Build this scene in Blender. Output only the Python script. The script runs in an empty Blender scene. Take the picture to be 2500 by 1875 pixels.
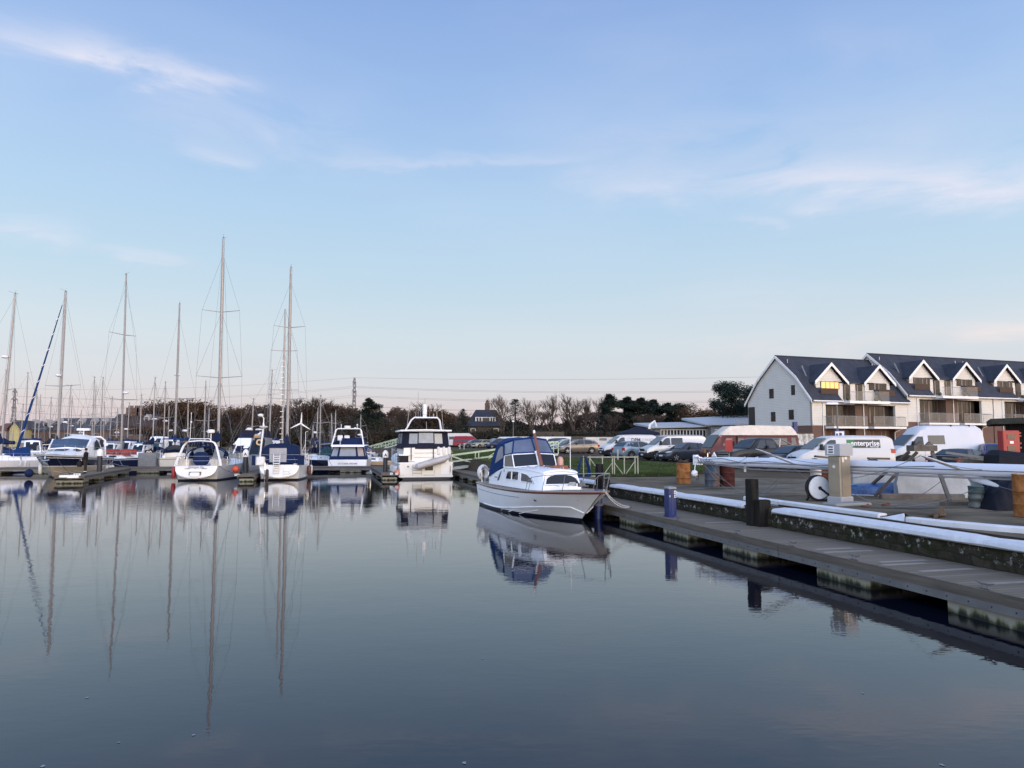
import bpy, bmesh, math, random
from math import sin, cos, tan, pi, radians, sqrt, atan2, exp
from mathutils import Vector, Matrix, noise
random.seed(7)
S = bpy.context.scene
C = S.collection
# ---------------- camera ----------------
F = 1805.0; TH = radians(4.45); CZ = 2.8
cd = bpy.data.cameras.new('camera'); cam = bpy.data.objects.new('camera', cd); C.objects.link(cam)
cd.lens = 36 * F / 2500; cd.sensor_width = 36; cd.clip_end = 6000; cd.clip_start = 0.1
cam.location = (0, 0, CZ); cam.rotation_euler = (pi / 2 + TH, 0, 0)
S.camera = cam
S.view_settings.view_transform = 'Standard'; S.view_settings.look = 'None'
S.view_settings.exposure = 0.0; S.view_settings.gamma = 1
S.cycles.max_bounces = 6; S.cycles.transparent_max_bounces = 8
def ray(px, py):
    a = (px - 1250) / F; b = (937.5 - py) / F
    return Vector((a, cos(TH) - b * sin(TH), sin(TH) + b * cos(TH)))
def onz(px, py, z):
    d = ray(px, py); k = (z - CZ) / d.z
    return Vector((d.x * k, d.y * k, z))
def ony(px, py, Y):
    d = ray(px, py); k = Y / d.y
    return Vector((d.x * k, Y, CZ + d.z * k))
def X(px, Y, py=1078):            # lateral position of a column of the view at distance Y
    return ony(px, py, Y).x
def Z(py, Y, px=1250):
    return ony(px, py, Y).z
# ---------------- world ----------------
def srgb(r, g, b):
    f = lambda c: ((c / 255 + .055) / 1.055) ** 2.4 if c > 10 else c / 255 / 12.92
    return (f(r), f(g), f(b), 1)
W = bpy.data.worlds.new('World'); S.world = W; W.use_nodes = True
nt = W.node_tree; nt.nodes.clear(); N = nt.nodes.new; LK = nt.links.new
def M_(op, a, b=None, c=None, clamp=False):
    n = N('ShaderNodeMath'); n.operation = op; n.use_clamp = clamp
    for i, v in enumerate((a, b, c)):
        if v is None: continue
        if isinstance(v, (int, float)): n.inputs[i].default_value = v
        else: LK(v, n.inputs[i])
    return n.outputs[0]
tc = N('ShaderNodeTexCoord'); sp = N('ShaderNodeSeparateXYZ'); LK(tc.outputs['Generated'], sp.inputs[0])
el = M_('ARCSINE', sp.outputs[2]); az = M_('ARCTAN2', sp.outputs[0], sp.outputs[1])
elp = M_('MAXIMUM', el, 0.0)
rmp = N('ShaderNodeValToRGB'); LK(M_('DIVIDE', elp, pi / 2), rmp.inputs[0])
def el_of(py): return max(0, math.degrees(math.asin(ray(1250, py).normalized().z)))
stops = [(0, (204, 190, 200)), (el_of(1010) / 90, (213, 203, 209)), (el_of(930) / 90, (208, 214, 223)), (el_of(830) / 90, (205, 218, 228)),
         (el_of(700) / 90, (189, 213, 231)), (el_of(520) / 90, (176, 206, 235)), (el_of(300) / 90, (158, 190, 233)), (el_of(0) / 90, (139, 171, 224)),
         (.55, (122, 148, 198)), (1, (112, 134, 178))]
cr = rmp.color_ramp
while len(cr.elements) < len(stops): cr.elements.new(.5)
for e, (p, c) in zip(cr.elements, stops): e.position = p; e.color = srgb(*c)
# the sun has just set behind the camera on the right: warm afterglow low in that part of the sky
SUN_AZ = radians(137)
glow = M_('MULTIPLY', M_('POWER', M_('MAXIMUM', M_('COSINE', M_('SUBTRACT', az, SUN_AZ)), 0.0), 1.3),
          M_('POWER', 2.718, M_('MULTIPLY', elp, -2.6)))
mixg = N('ShaderNodeMix'); mixg.data_type = 'RGBA'; mixg.blend_type = 'ADD'; mixg.inputs[0].default_value = 1
gl = N('ShaderNodeMix'); gl.data_type = 'RGBA'; LK(glow, gl.inputs[0]); gl.inputs[6].default_value = (0, 0, 0, 1); gl.inputs[7].default_value = (1.5, 1.02, .58, 1)
LK(rmp.outputs[0], mixg.inputs[6]); LK(gl.outputs[2], mixg.inputs[7])
# peach tint low in the east on the right side of the view
pe = M_('MULTIPLY', M_('SMOOTH_MAX', 0, M_('SINE', M_('ADD', az, .35)), .1), M_('POWER', 2.718, M_('MULTIPLY', elp, -24.0)), clamp=True)
mp = N('ShaderNodeMix'); mp.data_type = 'RGBA'; LK(M_('MULTIPLY', pe, .62), mp.inputs[0]); LK(mixg.outputs[2], mp.inputs[6]); mp.inputs[7].default_value = srgb(238, 214, 200)
# clouds: cirrus streaks, laid out by compass direction and height
cmb = N('ShaderNodeCombineXYZ'); LK(az, cmb.inputs[0]); LK(M_('MULTIPLY', el, 3.4), cmb.inputs[1])
nz = N('ShaderNodeTexNoise'); LK(cmb.outputs[0], nz.inputs[0]); nz.inputs['Scale'].default_value = 5; nz.inputs['Detail'].default_value = 9; nz.inputs['Roughness'].default_value = .58; nz.inputs['Distortion'].default_value = .5
nz2 = N('ShaderNodeTexNoise'); LK(cmb.outputs[0], nz2.inputs[0]); nz2.inputs['Scale'].default_value = 1.7; nz2.inputs['Detail'].default_value = 5
def azel(px, py):
    d = ray(px, py).normalized(); return math.atan2(d.x, d.y), math.asin(d.z)
wisps = [(-60, 75, 260, 130, 34, .55), (200, 110, 620, 215, 26, .75), (330, 240, 900, 330, 60, .26), (440, 355, 640, 400, 24, .36), (830, 378, 1420, 385, 16, .32),
         (1380, 450, 2080, 425, 42, .26), (1900, 430, 2650, 420, 40, .62), (2260, 470, 2480, 490, 34, .22), (1790, 545, 1920, 538, 14, .42), (1930, 500, 2050, 492, 10, .3),
         (-40, 555, 200, 580, 26, .5), (230, 612, 460, 640, 15, .5), (1300, 340, 2500, 330, 110, .26), (2330, 830, 2600, 790, 30, .9), (1700, 850, 2500, 780, 34, .3), (1950, 80, 2300, 110, 60, .12), (1600, 700, 2400, 640, 60, .10)]
tot = None
nzw = M_('MULTIPLY', M_('SUBTRACT', nz.outputs[0], .5), 1.0)
for (x1, y1, x2, y2, w, s) in wisps:
    a1, e1 = azel(x1, y1); a2, e2 = azel(x2, y2)
    ca, ce = (a1 + a2) / 2, (e1 + e2) / 2; th = math.atan2(e2 - e1, a2 - a1); hl = math.hypot(a2 - a1, e2 - e1) / 2 * 1.0; hw = w / F
    da = M_('SUBTRACT', az, ca); de = M_('ADD', M_('SUBTRACT', el, ce), M_('MULTIPLY', nzw, .10))
    u = M_('DIVIDE', M_('ADD', M_('MULTIPLY', da, cos(th)), M_('MULTIPLY', de, sin(th))), hl)
    v = M_('DIVIDE', M_('SUBTRACT', M_('MULTIPLY', de, cos(th)), M_('MULTIPLY', da, sin(th))), hw)
    u2 = M_('MULTIPLY', u, u); g = M_('POWER', 2.718, M_('MULTIPLY', M_('ADD', M_('MULTIPLY', u2, u2), M_('MULTIPLY', v, v)), -1.0))
    g = M_('MULTIPLY', g, s); tot = g if tot is None else M_('ADD', tot, g)
fib = M_('MULTIPLY', M_('SUBTRACT', nz.outputs[0], .32), 3.0, clamp=True)
tot = M_('MULTIPLY', M_('MULTIPLY', tot, fib), 1.35)
veil = M_('MULTIPLY', M_('SUBTRACT', nz2.outputs[0], .46), 1.1, clamp=True)
tot = M_('ADD', tot, M_('MULTIPLY', veil, .5), clamp=True)
mc = N('ShaderNodeMix'); mc.data_type = 'RGBA'; LK(M_('MULTIPLY', tot, .9), mc.inputs[0]); LK(mp.outputs[2], mc.inputs[6]); ccl = N('ShaderNodeMix'); ccl.data_type = 'RGBA'; LK(M_('MULTIPLY', el, 4.5, clamp=True), ccl.inputs[0]); ccl.inputs[6].default_value = srgb(243, 222, 206); ccl.inputs[7].default_value = srgb(228, 228, 242); LK(ccl.outputs[2], mc.inputs[7])
# a little of the physical sky underneath
sky = N('ShaderNodeTexSky'); sky.sky_type = 'NISHITA'; sky.sun_disc = False; sky.sun_elevation = radians(3); sky.sun_rotation = SUN_AZ
sm = N('ShaderNodeMix'); sm.data_type = 'RGBA'; sm.blend_type = 'ADD'; sm.inputs[0].default_value = .02; LK(mc.outputs[2], sm.inputs[6]); LK(sky.outputs[0], sm.inputs[7])
wb_ = N('ShaderNodeMix'); wb_.data_type = 'RGBA'; wb_.blend_type = 'MULTIPLY'; wb_.inputs[0].default_value = 1; LK(sm.outputs[2], wb_.inputs[6])
wq = M_('MULTIPLY', M_('SUBTRACT', 1.0, M_('COSINE', az)), .5); wf = M_('ADD', 1.0, M_('MULTIPLY', M_('POWER', wq, 2.0), 2.5)); wf = M_('ADD', wf, M_('MULTIPLY', M_('MAXIMUM', M_('SUBTRACT', el, .75), 0.0), .3))
cw = N('ShaderNodeCombineXYZ'); [LK(wf, cw.inputs[i]) for i in range(3)]; LK(cw.outputs[0], wb_.inputs[7])
bg = N('ShaderNodeBackground'); LK(wb_.outputs[2], bg.inputs[0]); bg.inputs[1].default_value = 1.0
wo = N('ShaderNodeOutputWorld'); LK(bg.outputs[0], wo.inputs[0])
W.cycles.sampling_method = 'MANUAL'; W.cycles.sample_map_resolution = 512
# ---------------- sun (afterglow, very soft) ----------------
sl = bpy.data.lights.new('sun', 'SUN'); sl.energy = .8; sl.angle = radians(30); sl.color = (1, .77, .50)
so = bpy.data.objects.new('sun', sl); C.objects.link(so)
dsun = Vector((sin(SUN_AZ) * cos(radians(7)), cos(SUN_AZ) * cos(radians(7)), sin(radians(7))))
so.rotation_euler = dsun.to_track_quat('Z', 'Y').to_euler()
# ---------------- materials ----------------
MC = {}
def mat(name, col, rough=.6, metal=0, var=.18, scale=3.0, bump=0, bscale=None, col2=None, spec=.5, emit=None, es=1, coat=0, stretch=None, contrast=1.0):
    if name in MC: return MC[name]
    if rough >= .55 and spec == .5: spec = .18
    m = bpy.data.materials.new(name); m.use_nodes = True; t = m.node_tree; n = t.nodes; b = n['Principled BSDF']
    b.inputs['Roughness'].default_value = rough; b.inputs['Metallic'].default_value = metal
    b.inputs['Specular IOR Level'].default_value = spec
    if coat: b.inputs['Coat Weight'].default_value = coat; b.inputs['Coat Roughness'].default_value = .05
    c = n.new('ShaderNodeTexCoord'); src = c.outputs['Object']
    if stretch:
        mpn = n.new('ShaderNodeMapping'); mpn.inputs['Scale'].default_value = stretch; t.links.new(src, mpn.inputs[0]); src = mpn.outputs[0]
    nx = n.new('ShaderNodeTexNoise'); nx.inputs['Scale'].default_value = scale; nx.inputs['Detail'].default_value = 6; nx.inputs['Roughness'].default_value = .62
    t.links.new(src, nx.inputs[0])
    r = n.new('ShaderNodeValToRGB'); r.color_ramp.elements[0].position = .5 - .22 / contrast; r.color_ramp.elements[1].position = .5 + .22 / contrast
    k = 1 - var
    r.color_ramp.elements[0].color = (col[0] * k, col[1] * k, col[2] * k, 1)
    c2 = col2 if col2 else tuple(min(1, x * (1 + var * .5)) for x in col)
    r.color_ramp.elements[1].color = (c2[0], c2[1], c2[2], 1)
    t.links.new(nx.outputs[0], r.inputs[0]); t.links.new(r.outputs[0], b.inputs['Base Color'])
    if bump:
        bn = n.new('ShaderNodeBump'); bn.inputs['Strength'].default_value = bump; bn.inputs['Distance'].default_value = .02
        n2 = n.new('ShaderNodeTexNoise'); n2.inputs['Scale'].default_value = bscale or scale * 6; n2.inputs['Detail'].default_value = 5
        t.links.new(src, n2.inputs[0]); t.links.new(n2.outputs[0], bn.inputs['Height']); t.links.new(bn.outputs[0], b.inputs['Normal'])
    if emit: b.inputs['Emission Color'].default_value = (*emit, 1); b.inputs['Emission Strength'].default_value = es
    MC[name] = m; return m
def nodes_of(m): t = m.node_tree; return t, t.nodes, t.nodes['Principled BSDF']
white = mat('gelcoat_white', (.74, .74, .74), .28, var=.07, scale=1.2, coat=.3)
cream = mat('gelcoat_cream', (.66, .64, .59), .32, var=.08, scale=1.5)
greyh = mat('gelcoat_grey', (.52, .53, .54), .35, var=.08)
navyh = mat('hull_navy', (.012, .018, .05), .15, var=.1, coat=.5)
canvas = mat('canvas_navy', (.007, .017, .06), .85, var=.3, scale=5, bump=.5)
canvasb = mat('canvas_blue', (.008, .032, .12), .85, var=.3, scale=4, bump=.5)
canvasd = mat('canvas_dark', (.012, .014, .03), .85, var=.3, scale=4, bump=.4)
glass = mat('dark_glass', (.012, .016, .022), .05, var=.2, spec=.25)
glassl = mat('pale_vinyl', (.20, .23, .27), .18, var=.25, scale=2.5)
glassm = mat('mid_glass', (.04, .05, .065), .08, var=.3, scale=2, spec=.35)
alu = mat('mast_aluminium', (.27, .26, .255), .5, .25, var=.14)
alud = mat('mast_grey', (.26, .24, .23), .5, .3, var=.15)
steel = mat('stainless', (.55, .56, .58), .25, .8, var=.1)
wire = mat('rigging_wire', (.13, .13, .14), .5, .2, var=.1)
ropem = mat('rope_white', (.45, .44, .41), .8, var=.2, scale=12)
roped = mat('rope_dark', (.05, .05, .055), .85, var=.2)
antif = mat('antifoul_navy', (.008, .012, .028), .5, var=.3)
black = mat('black_rubber', (.018, .018, .02), .7, var=.3)
varn = mat('varnished_wood', (.16, .045, .016), .25, var=.35, scale=6, stretch=(1, 8, 8), coat=.4)
teak = mat('deck_grey_teak', (.26, .235, .20), .75, var=.25, scale=4, bump=.2)
redm = mat('red_plastic', (.28, .016, .016), .45, var=.2)
orange = mat('orange_plastic', (.42, .06, .025), .5, var=.2)
fenderm = mat('fender_white', (.60, .59, .56), .45, var=.15, scale=5)
white2 = mat('painted_white', (.68, .68, .68), .5, var=.12, scale=4)
greyp = mat('plastic_grey', (.16, .17, .18), .55, var=.2)
hoodw = mat('boot_stripe', (.012, .018, .05), .3, var=.1)
# ---------------- mesh builder ----------------
class MB:
    def __init__(s): s.v = []; s.f = []; s.m = []; s.k = 0
    def add(s, vs, fs, m=None):
        o = len(s.v); s.v += [tuple(v) for v in vs]; k = s.k if m is None else m
        for f in fs: s.f.append([i + o for i in f]); s.m.append(k)
        return s
    def hexa(s, b, t, m=None):      # bottom 4, top 4 points
        return s.add(list(b) + list(t), [(0, 3, 2, 1), (4, 5, 6, 7), (0, 1, 5, 4), (1, 2, 6, 5), (2, 3, 7, 6), (3, 0, 4, 7)], m)
    def box(s, x0, x1, y0, y1, z0, z1, m=None):
        return s.hexa([(x0, y0, z0), (x1, y0, z0), (x1, y1, z0), (x0, y1, z0)], [(x0, y0, z1), (x1, y0, z1), (x1, y1, z1), (x0, y1, z1)], m)
    def rbox(s, x0, x1, y0, y1, z0, z1, r=.02, m=None):   # box with chamfered vertical and top edges
        r = min(r, (x1 - x0) / 2.1, (y1 - y0) / 2.1)
        def ring(z, q): return [(x0 + q + r, y0 + q, z), (x1 - q - r, y0 + q, z), (x1 - q, y0 + q + r, z), (x1 - q, y1 - q - r, z), (x1 - q - r, y1 - q, z), (x0 + q + r, y1 - q, z), (x0 + q, y1 - q - r, z), (x0 + q, y0 + q + r, z)]
        rs = ring(z0, 0) + ring(z1 - r, 0) + ring(z1, r * .7)
        fs = [tuple(range(7, -1, -1)), tuple(range(16, 24))]
        for k in (0, 8):
            for i in range(8): j = (i + 1) % 8; fs.append((k + i, k + j, k + 8 + j, k + 8 + i))
        return s.add(rs, fs, m)
    def bar(s, p, q, w, h=None, m=None, up=(0, 0, 1)):
        p = Vector(p); q = Vector(q); h = h or w; d = (q - p).normalized(); u = Vector(up)
        if abs(d.dot(u)) > .95: u = Vector((1, 0, 0))
        a = d.cross(u).normalized() * (w / 2); b = a.cross(d).normalized() * (h / 2)
        return s.hexa([p - a - b, p + a - b, p + a + b, p - a + b], [q - a - b, q + a - b, q + a + b, q - a + b], m)
    def tube(s, pts, r, n=6, m=None, cap=True, rr=None):
        pts = [Vector(p) for p in pts]; L = len(pts); vs = []; pa = None
        for i, p in enumerate(pts):
            d = (pts[min(i + 1, L - 1)] - pts[max(i - 1, 0)]).normalized()
            if pa is None:
                u = Vector((0, 0, 1)) if abs(d.z) < .9 else Vector((1, 0, 0)); pa = d.cross(u).normalized()
            else:
                pa = (pa - d * pa.dot(d)).normalized()
            b = d.cross(pa); q = rr[i] if rr else r
            for k in range(n): t = 2 * pi * k / n; vs.append(p + (pa * cos(t) + b * sin(t)) * q)
        fs = []
        for i in range(L - 1):
            for k in range(n): j = (k + 1) % n; fs.append((i * n + k, i * n + j, (i + 1) * n + j, (i + 1) * n + k))
        if cap: fs.append(tuple(range(n - 1, -1, -1))); fs.append(tuple((L - 1) * n + k for k in range(n)))
        return s.add(vs, fs, m)
    def lathe(s, prof, c=(0, 0, 0), n=16, axis='z', m=None):   # prof: (r, h)
        vs = []; fs = []
        for (r, h) in prof:
            for k in range(n):
                t = 2 * pi * k / n; a, b = r * cos(t), r * sin(t)
                p = (a, b, h) if axis == 'z' else ((h, a, b) if axis == 'x' else (a, h, b))
                vs.append((p[0] + c[0], p[1] + c[1], p[2] + c[2]))
        for i in range(len(prof) - 1):
            for k in range(n): j = (k + 1) % n; fs.append((i * n + k, i * n + j, (i + 1) * n + j, (i + 1) * n + k))
        fs.append(tuple(range(n - 1, -1, -1))); fs.append(tuple((len(prof) - 1) * n + k for k in range(n)))
        return s.add(vs, fs, m)
    def ball(s, c, r, n=8, m=None, sz=1, sx=1):
        pr = [(max(.001, r * sin(pi * i / n)) * sx, -r * cos(pi * i / n) * sz) for i in range(n + 1)]
        return s.lathe(pr, c, max(8, n), 'z', m)
    def prism(s, poly, h0, h1, axis='y', m=None):    # poly of (a,b); axis y: (a,h,b); axis x: (h,a,b); z: (a,b,h)
        n = len(poly); q = lambda a, b, h: (a, h, b) if axis == 'y' else ((h, a, b) if axis == 'x' else (a, b, h))
        vs = [q(a, b, h0) for a, b in poly] + [q(a, b, h1) for a, b in poly]
        fs = [tuple(range(n)), tuple(range(2 * n - 1, n - 1, -1))] + [(i, i + n, (i + 1) % n + n, (i + 1) % n) for i in range(n)]
        return s.add(vs, fs, m)
    def slab(s, quad, off=.01, th=.02, m=None):      # thin solid standing off a 3-D polygon along its normal
        q = [Vector(p) for p in quad]; n = Vector((0, 0, 0))
        for i in range(len(q)):
            a, b = q[i], q[(i + 1) % len(q)]; n += a.cross(b)
        n.normalize(); k = len(q)
        vs = [p + n * (off - th) for p in q] + [p + n * off for p in q]
        fs = [tuple(range(k - 1, -1, -1)), tuple(range(k, 2 * k))] + [(i, (i + 1) % k, (i + 1) % k + k, i + k) for i in range(k)]
        return s.add(vs, fs, m)
    def panel(s, quad, u0, u1, v0, v1, off=.01, th=.02, m=None):   # rectangle in a quad's own coordinates
        A, B, D, E = [Vector(p) for p in quad]
        f = lambda u, v: A.lerp(B, u).lerp(E.lerp(D, u), v)
        return s.slab([f(u0, v0), f(u1, v0), f(u1, v1), f(u0, v1)], off, th, m)
    def loft(s, rings, m=None, closed=True, caps=True):
        n = len(rings[0]); vs = [p for r in rings for p in r]; fs = []
        for i in range(len(rings) - 1):
            for k in range(n if closed else n - 1): j = (k + 1) % n; fs.append((i * n + k, i * n + j, (i + 1) * n + j, (i + 1) * n + k))
        if caps and closed: fs.append(tuple(range(n - 1, -1, -1))); fs.append(tuple((len(rings) - 1) * n + k for k in range(n)))
        return s.add(vs, fs, m)
    def mesh(s, name, mats, smooth=False, fix=True):
        me = bpy.data.meshes.new(name); me.from_pydata(s.v, [], s.f)
        for mm in (mats if isinstance(mats, (list, tuple)) else [mats]): me.materials.append(mm)
        me.polygons.foreach_set('material_index', s.m)
        if fix and len(s.f) < 60000:
            bm = bmesh.new(); bm.from_mesh(me); bmesh.ops.recalc_face_normals(bm, faces=bm.faces); bm.to_mesh(me); bm.free()
        if smooth:
            me.polygons.foreach_set('use_smooth', [True] * len(me.polygons))
            if smooth != 'all': me.set_sharp_from_angle(angle=radians(40))
        me.update(); return me
    def build(s, name, mats, parent=None, smooth=True, fix=True, loc=None):
        o = bpy.data.objects.new(name, s.mesh(name, mats, smooth, fix)); C.objects.link(o)
        if parent is not None: o.parent = parent
        if loc is not None: o.location = loc
        return o
def tag(o, label=None, cat=None, group=None, kind=None):
    for k, v in (('label', label), ('category', cat), ('group', group), ('kind', kind)):
        if v: o[k] = v
    return o
def thing(name, label, cat, loc=(0, 0, 0), rz=0, group=None):
    o = bpy.data.objects.new(name, None); C.objects.link(o); o.location = loc; o.rotation_euler = (0, 0, rz); o.empty_display_size = .1
    return tag(o, label, cat, group)
def kids(o): return [c for c in bpy.data.objects if c.parent == o]
def copy_tree(o, parent=None):
    c = o.copy(); C.objects.link(c)
    if parent is not None: c.parent = parent
    for ch in kids(o): copy_tree(ch, c)
    return c
def text_mb(body, size, bold=.0, ext=.004, align='CENTER', space=1.0, italic=0):
    cu = bpy.data.curves.new('txt', 'FONT'); cu.body = body; cu.size = size; cu.align_x = align; cu.align_y = 'CENTER'; cu.extrude = ext; cu.offset = bold; cu.space_character = space; cu.shear = italic; cu.resolution_u = 3
    ob = bpy.data.objects.new('txt', cu); C.objects.link(ob)
    bpy.context.view_layer.update()
    me = bpy.data.meshes.new_from_object(ob.evaluated_get(bpy.context.evaluated_depsgraph_get()))
    mb = MB(); mb.add([v.co[:] for v in me.vertices], [tuple(p.vertices) for p in me.polygons])
    bpy.data.objects.remove(ob); bpy.data.curves.remove(cu); bpy.data.meshes.remove(me)
    return mb
def remap(mb, fn): mb.v = [tuple(fn(*p)) for p in mb.v]; return mb
def catenary(p, q, sag, n=10):
    p = Vector(p); q = Vector(q)
    return [p.lerp(q, i / n) - Vector((0, 0, sag * 4 * (i / n) * (1 - i / n))) for i in range(n + 1)]
def head(dx, dy): return atan2(dy, dx)
# =============== ground, water, quay ===============
BP = [(-40, 1.0), (33, 1.0), (45, 1.2), (58, 1.32), (80, 1.55), (130, 1.66), (400, 2.0), (3000, 2.5)]
def gz(y):
    for (a, za), (b, zb) in zip(BP, BP[1:]):
        if y <= b: return za + (zb - za) * (y - a) / (b - a)
    return BP[-1][1]
def xq(y): return 12.08 - .258 * y       # outer face of the quay wall
def sheet(name, rows, off, m, kind='structure', nx=1, skirt=None):
    ys = sorted(set([r[0] for r in rows] + [b[0] for b in BP if rows[0][0] < b[0] < rows[-1][0]]))
    def at(y):
        for r, q in zip(rows, rows[1:]):
            if r[0] <= y <= q[0]: t = (y - r[0]) / (q[0] - r[0]); return (r[1] + (q[1] - r[1]) * t, r[2] + (q[2] - r[2]) * t)
    vs = []; fs = []
    for y in ys:
        a, b = at(y); z = gz(y) + off
        if skirt: vs.append((a - skirt(y), y, -2.0))
        for i in range(nx + 1): vs.append((a + (b - a) * i / nx, y, z))
    w = nx + 1 + (1 if skirt else 0)
    for j in range(len(ys) - 1):
        for i in range(w - 1): fs.append((j * w + i, j * w + i + 1, (j + 1) * w + i + 1, (j + 1) * w + i))
    mb = MB(); mb.add(vs, fs); return tag(mb.build(name, m, None, smooth=False), kind=kind)
# water
wm = bpy.data.materials.new('water'); wm.use_nodes = True; t, n, b = nodes_of(wm)
b.inputs['Base Color'].default_value = (.003, .0045, .010, 1); b.inputs['Roughness'].default_value = .015; b.inputs['IOR'].default_value = 1.42; b.inputs['Specular IOR Level'].default_value = .5
g = n.new('ShaderNodeNewGeometry'); mpg = n.new('ShaderNodeMapping'); t.links.new(g.outputs['Position'], mpg.inputs[0]); mpg.inputs['Scale'].default_value = (.8, 1.15, 1)
w1 = n.new('ShaderNodeTexNoise'); w1.inputs['Scale'].default_value = 1.1; w1.inputs['Detail'].default_value = 2.5; t.links.new(mpg.outputs[0], w1.inputs[0])
mpf = n.new('ShaderNodeMapping'); t.links.new(g.outputs['Position'], mpf.inputs[0]); mpf.inputs['Scale'].default_value = (3.2, 8.5, 1)
w2 = n.new('ShaderNodeTexNoise'); w2.inputs['Scale'].default_value = 1.3; w2.inputs['Detail'].default_value = 2; t.links.new(mpf.outputs[0], w2.inputs[0])
w3 = n.new('ShaderNodeTexNoise'); w3.inputs['Scale'].default_value = .07; w3.inputs['Detail'].default_value = 2; t.links.new(g.outputs['Position'], w3.inputs[0])
def mm(op, a, bb, clamp=False):
    q = n.new('ShaderNodeMath'); q.operation = op; q.use_clamp = clamp
    for i, v in enumerate((a, bb)):
        if isinstance(v, (int, float)): q.inputs[i].default_value = v
        else: t.links.new(v, q.inputs[i])
    return q.outputs[0]
patch = mm('MULTIPLY', mm('SUBTRACT', w3.outputs[0], .47), 6.0, True)
hgt = mm('ADD', mm('MULTIPLY', w1.outputs[0], .0030), mm('MULTIPLY', w2.outputs[0], mm('ADD', mm('MULTIPLY', patch, 0.0011), .0006)))
bn = n.new('ShaderNodeBump'); bn.inputs['Distance'].default_value = 1.0; bn.inputs['Strength'].default_value = 1.0; t.links.new(hgt, bn.inputs['Height']); t.links.new(bn.outputs[0], b.inputs['Normal'])
mb = MB(); mb.add([(-900, -60, 0), (400, -60, 0), (400, 900, 0), (-900, 900, 0)], [(0, 1, 2, 3)])
tag(mb.build('water', wm, None, smooth=False), kind='structure')
mud = mat('mud_bed', (.03, .03, .025), .9)
mb = MB(); mb.add([(-2000, -60, -2.0), (1500, -60, -2.0), (1500, 3000, -2.0), (-2000, 3000, -2.0)], [(0, 1, 2, 3)])
tag(mb.build('harbour_bed', mud, None, smooth=False), kind='structure')
# land
tarm = mat('tarmac_gravel', (.085, .066, .045), .95, var=.45, scale=.35, bump=.5, bscale=30, contrast=1.4, spec=.12)
def shore(y):
    pts = [(-40, 12.08 + .258 * 40 + .06), (36, 2.9), (64, -4.2), (90, -8), (108, -13), (128, -26), (150, -60), (152, -700), (3000, -2500)]
    for (a, xa), (b_, xb) in zip(pts, pts[1:]):
        if y <= b_: return xa + (xb - xa) * (y - a) / (b_ - a)
ys = [-40, 0, 20, 36, 50, 64, 78, 90, 108, 128, 150, 152, 400, 3000]
sheet('ground', [(y, shore(y), 60 + max(0, y) * 1.5) for y in ys], 0, tarm, skirt=lambda y: 0 if y < 36.5 else (1.6 if y < 64 else 3))
grassm = mat('grass', (.048, .052, .018), .95, var=.35, scale=.55, contrast=1.5, bump=.8, bscale=40, col2=(.062, .10, .028))
grassd = mat('grass_dry', (.055, .065, .022), .95, var=.5, scale=.8, bump=.6, bscale=30)
mudb = mat('bank_mud', (.05, .05, .028), .95, var=.5, scale=1.5, bump=.8)
sheet('grass_bank', [(36.6, 4.6, 6.6), (37.6, 3.2, 8.3), (39, 2.3, 9.7), (42, 1.5, 12.6), (46, .45, 13.0), (50, -.6, 12.0), (53, -1.4, 10.6), (57, -2.4, 8.6), (64, -4.1, 4.5), (75, -5.8, 1.5), (90, -7.9, -.5), (104, -11.5, -3.5), (112, -15.5, -8)], .03, grassm, nx=6)
# grass blades standing along the bank: uncountable
def grass_tufts(name, rows, cnt, off, m, label, hmax=.16):
    mb = MB(); random.seed(3)
    for _ in range(cnt):
        i = random.choices(range(len(rows) - 1), [max(.01, (rows[k + 1][0] - rows[k][0]) / rows[k][0] ** 1.6) for k in range(len(rows) - 1)])[0]; r, q = rows[i], rows[i + 1]; t = random.random()
        y = r[0] + (q[0] - r[0]) * t; a = r[1] + (q[1] - r[1]) * t; b_ = r[2] + (q[2] - r[2]) * t
        x = random.uniform(a, b_); h = random.uniform(.05, hmax); w = .02; an = random.uniform(0, pi); lx = random.uniform(-.05, .05)
        z = gz(y) + off
        mb.add([(x - w * cos(an), y - w * sin(an), z), (x + w * cos(an), y + w * sin(an), z), (x + lx, y, z + h)], [(0, 1, 2)])
    return tag(mb.build(name, m, None, smooth=False, fix=False), kind='stuff', label=label, cat='grass')
GR = [(36.8, 4.6, 6.4), (37.6, 3.2, 8.1), (39, 2.3, 9.5), (42, 1.5, 12.4), (46, .45, 12.8), (50, -.6, 11.8), (57, -2.4, 8.4), (64, -4.1, 4.3), (90, -7.9, -.7)]
grass_tufts('grass', GR, 26000, .03, grassm, 'short green grass on the bank between pontoon and car park')
# verge in front of the flats
sheet('lawn', [(72, 28, 50), (82.4, 24, 50)], .02, grassm, nx=2)
# concrete apron of the quay
conc = mat('apron_concrete', (.12, .097, .066), .95, var=.4, scale=.5, bump=.5, bscale=18, col2=(.18, .15, .108), spec=.12, contrast=1.5)
sheet('quay_apron', [(-8, xq(-8) + .5, 34), (20, xq(20) + .5, 34), (30, xq(30) + .5, 26), (34.5, xq(34.5) + .5, 17), (36.4, xq(36.4) + .5, 8)], .012, conc, nx=4)
conc2 = mat('apron_slab', (.25, .25, .245), .8, var=.25, scale=1.2, bump=.3)
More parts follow.
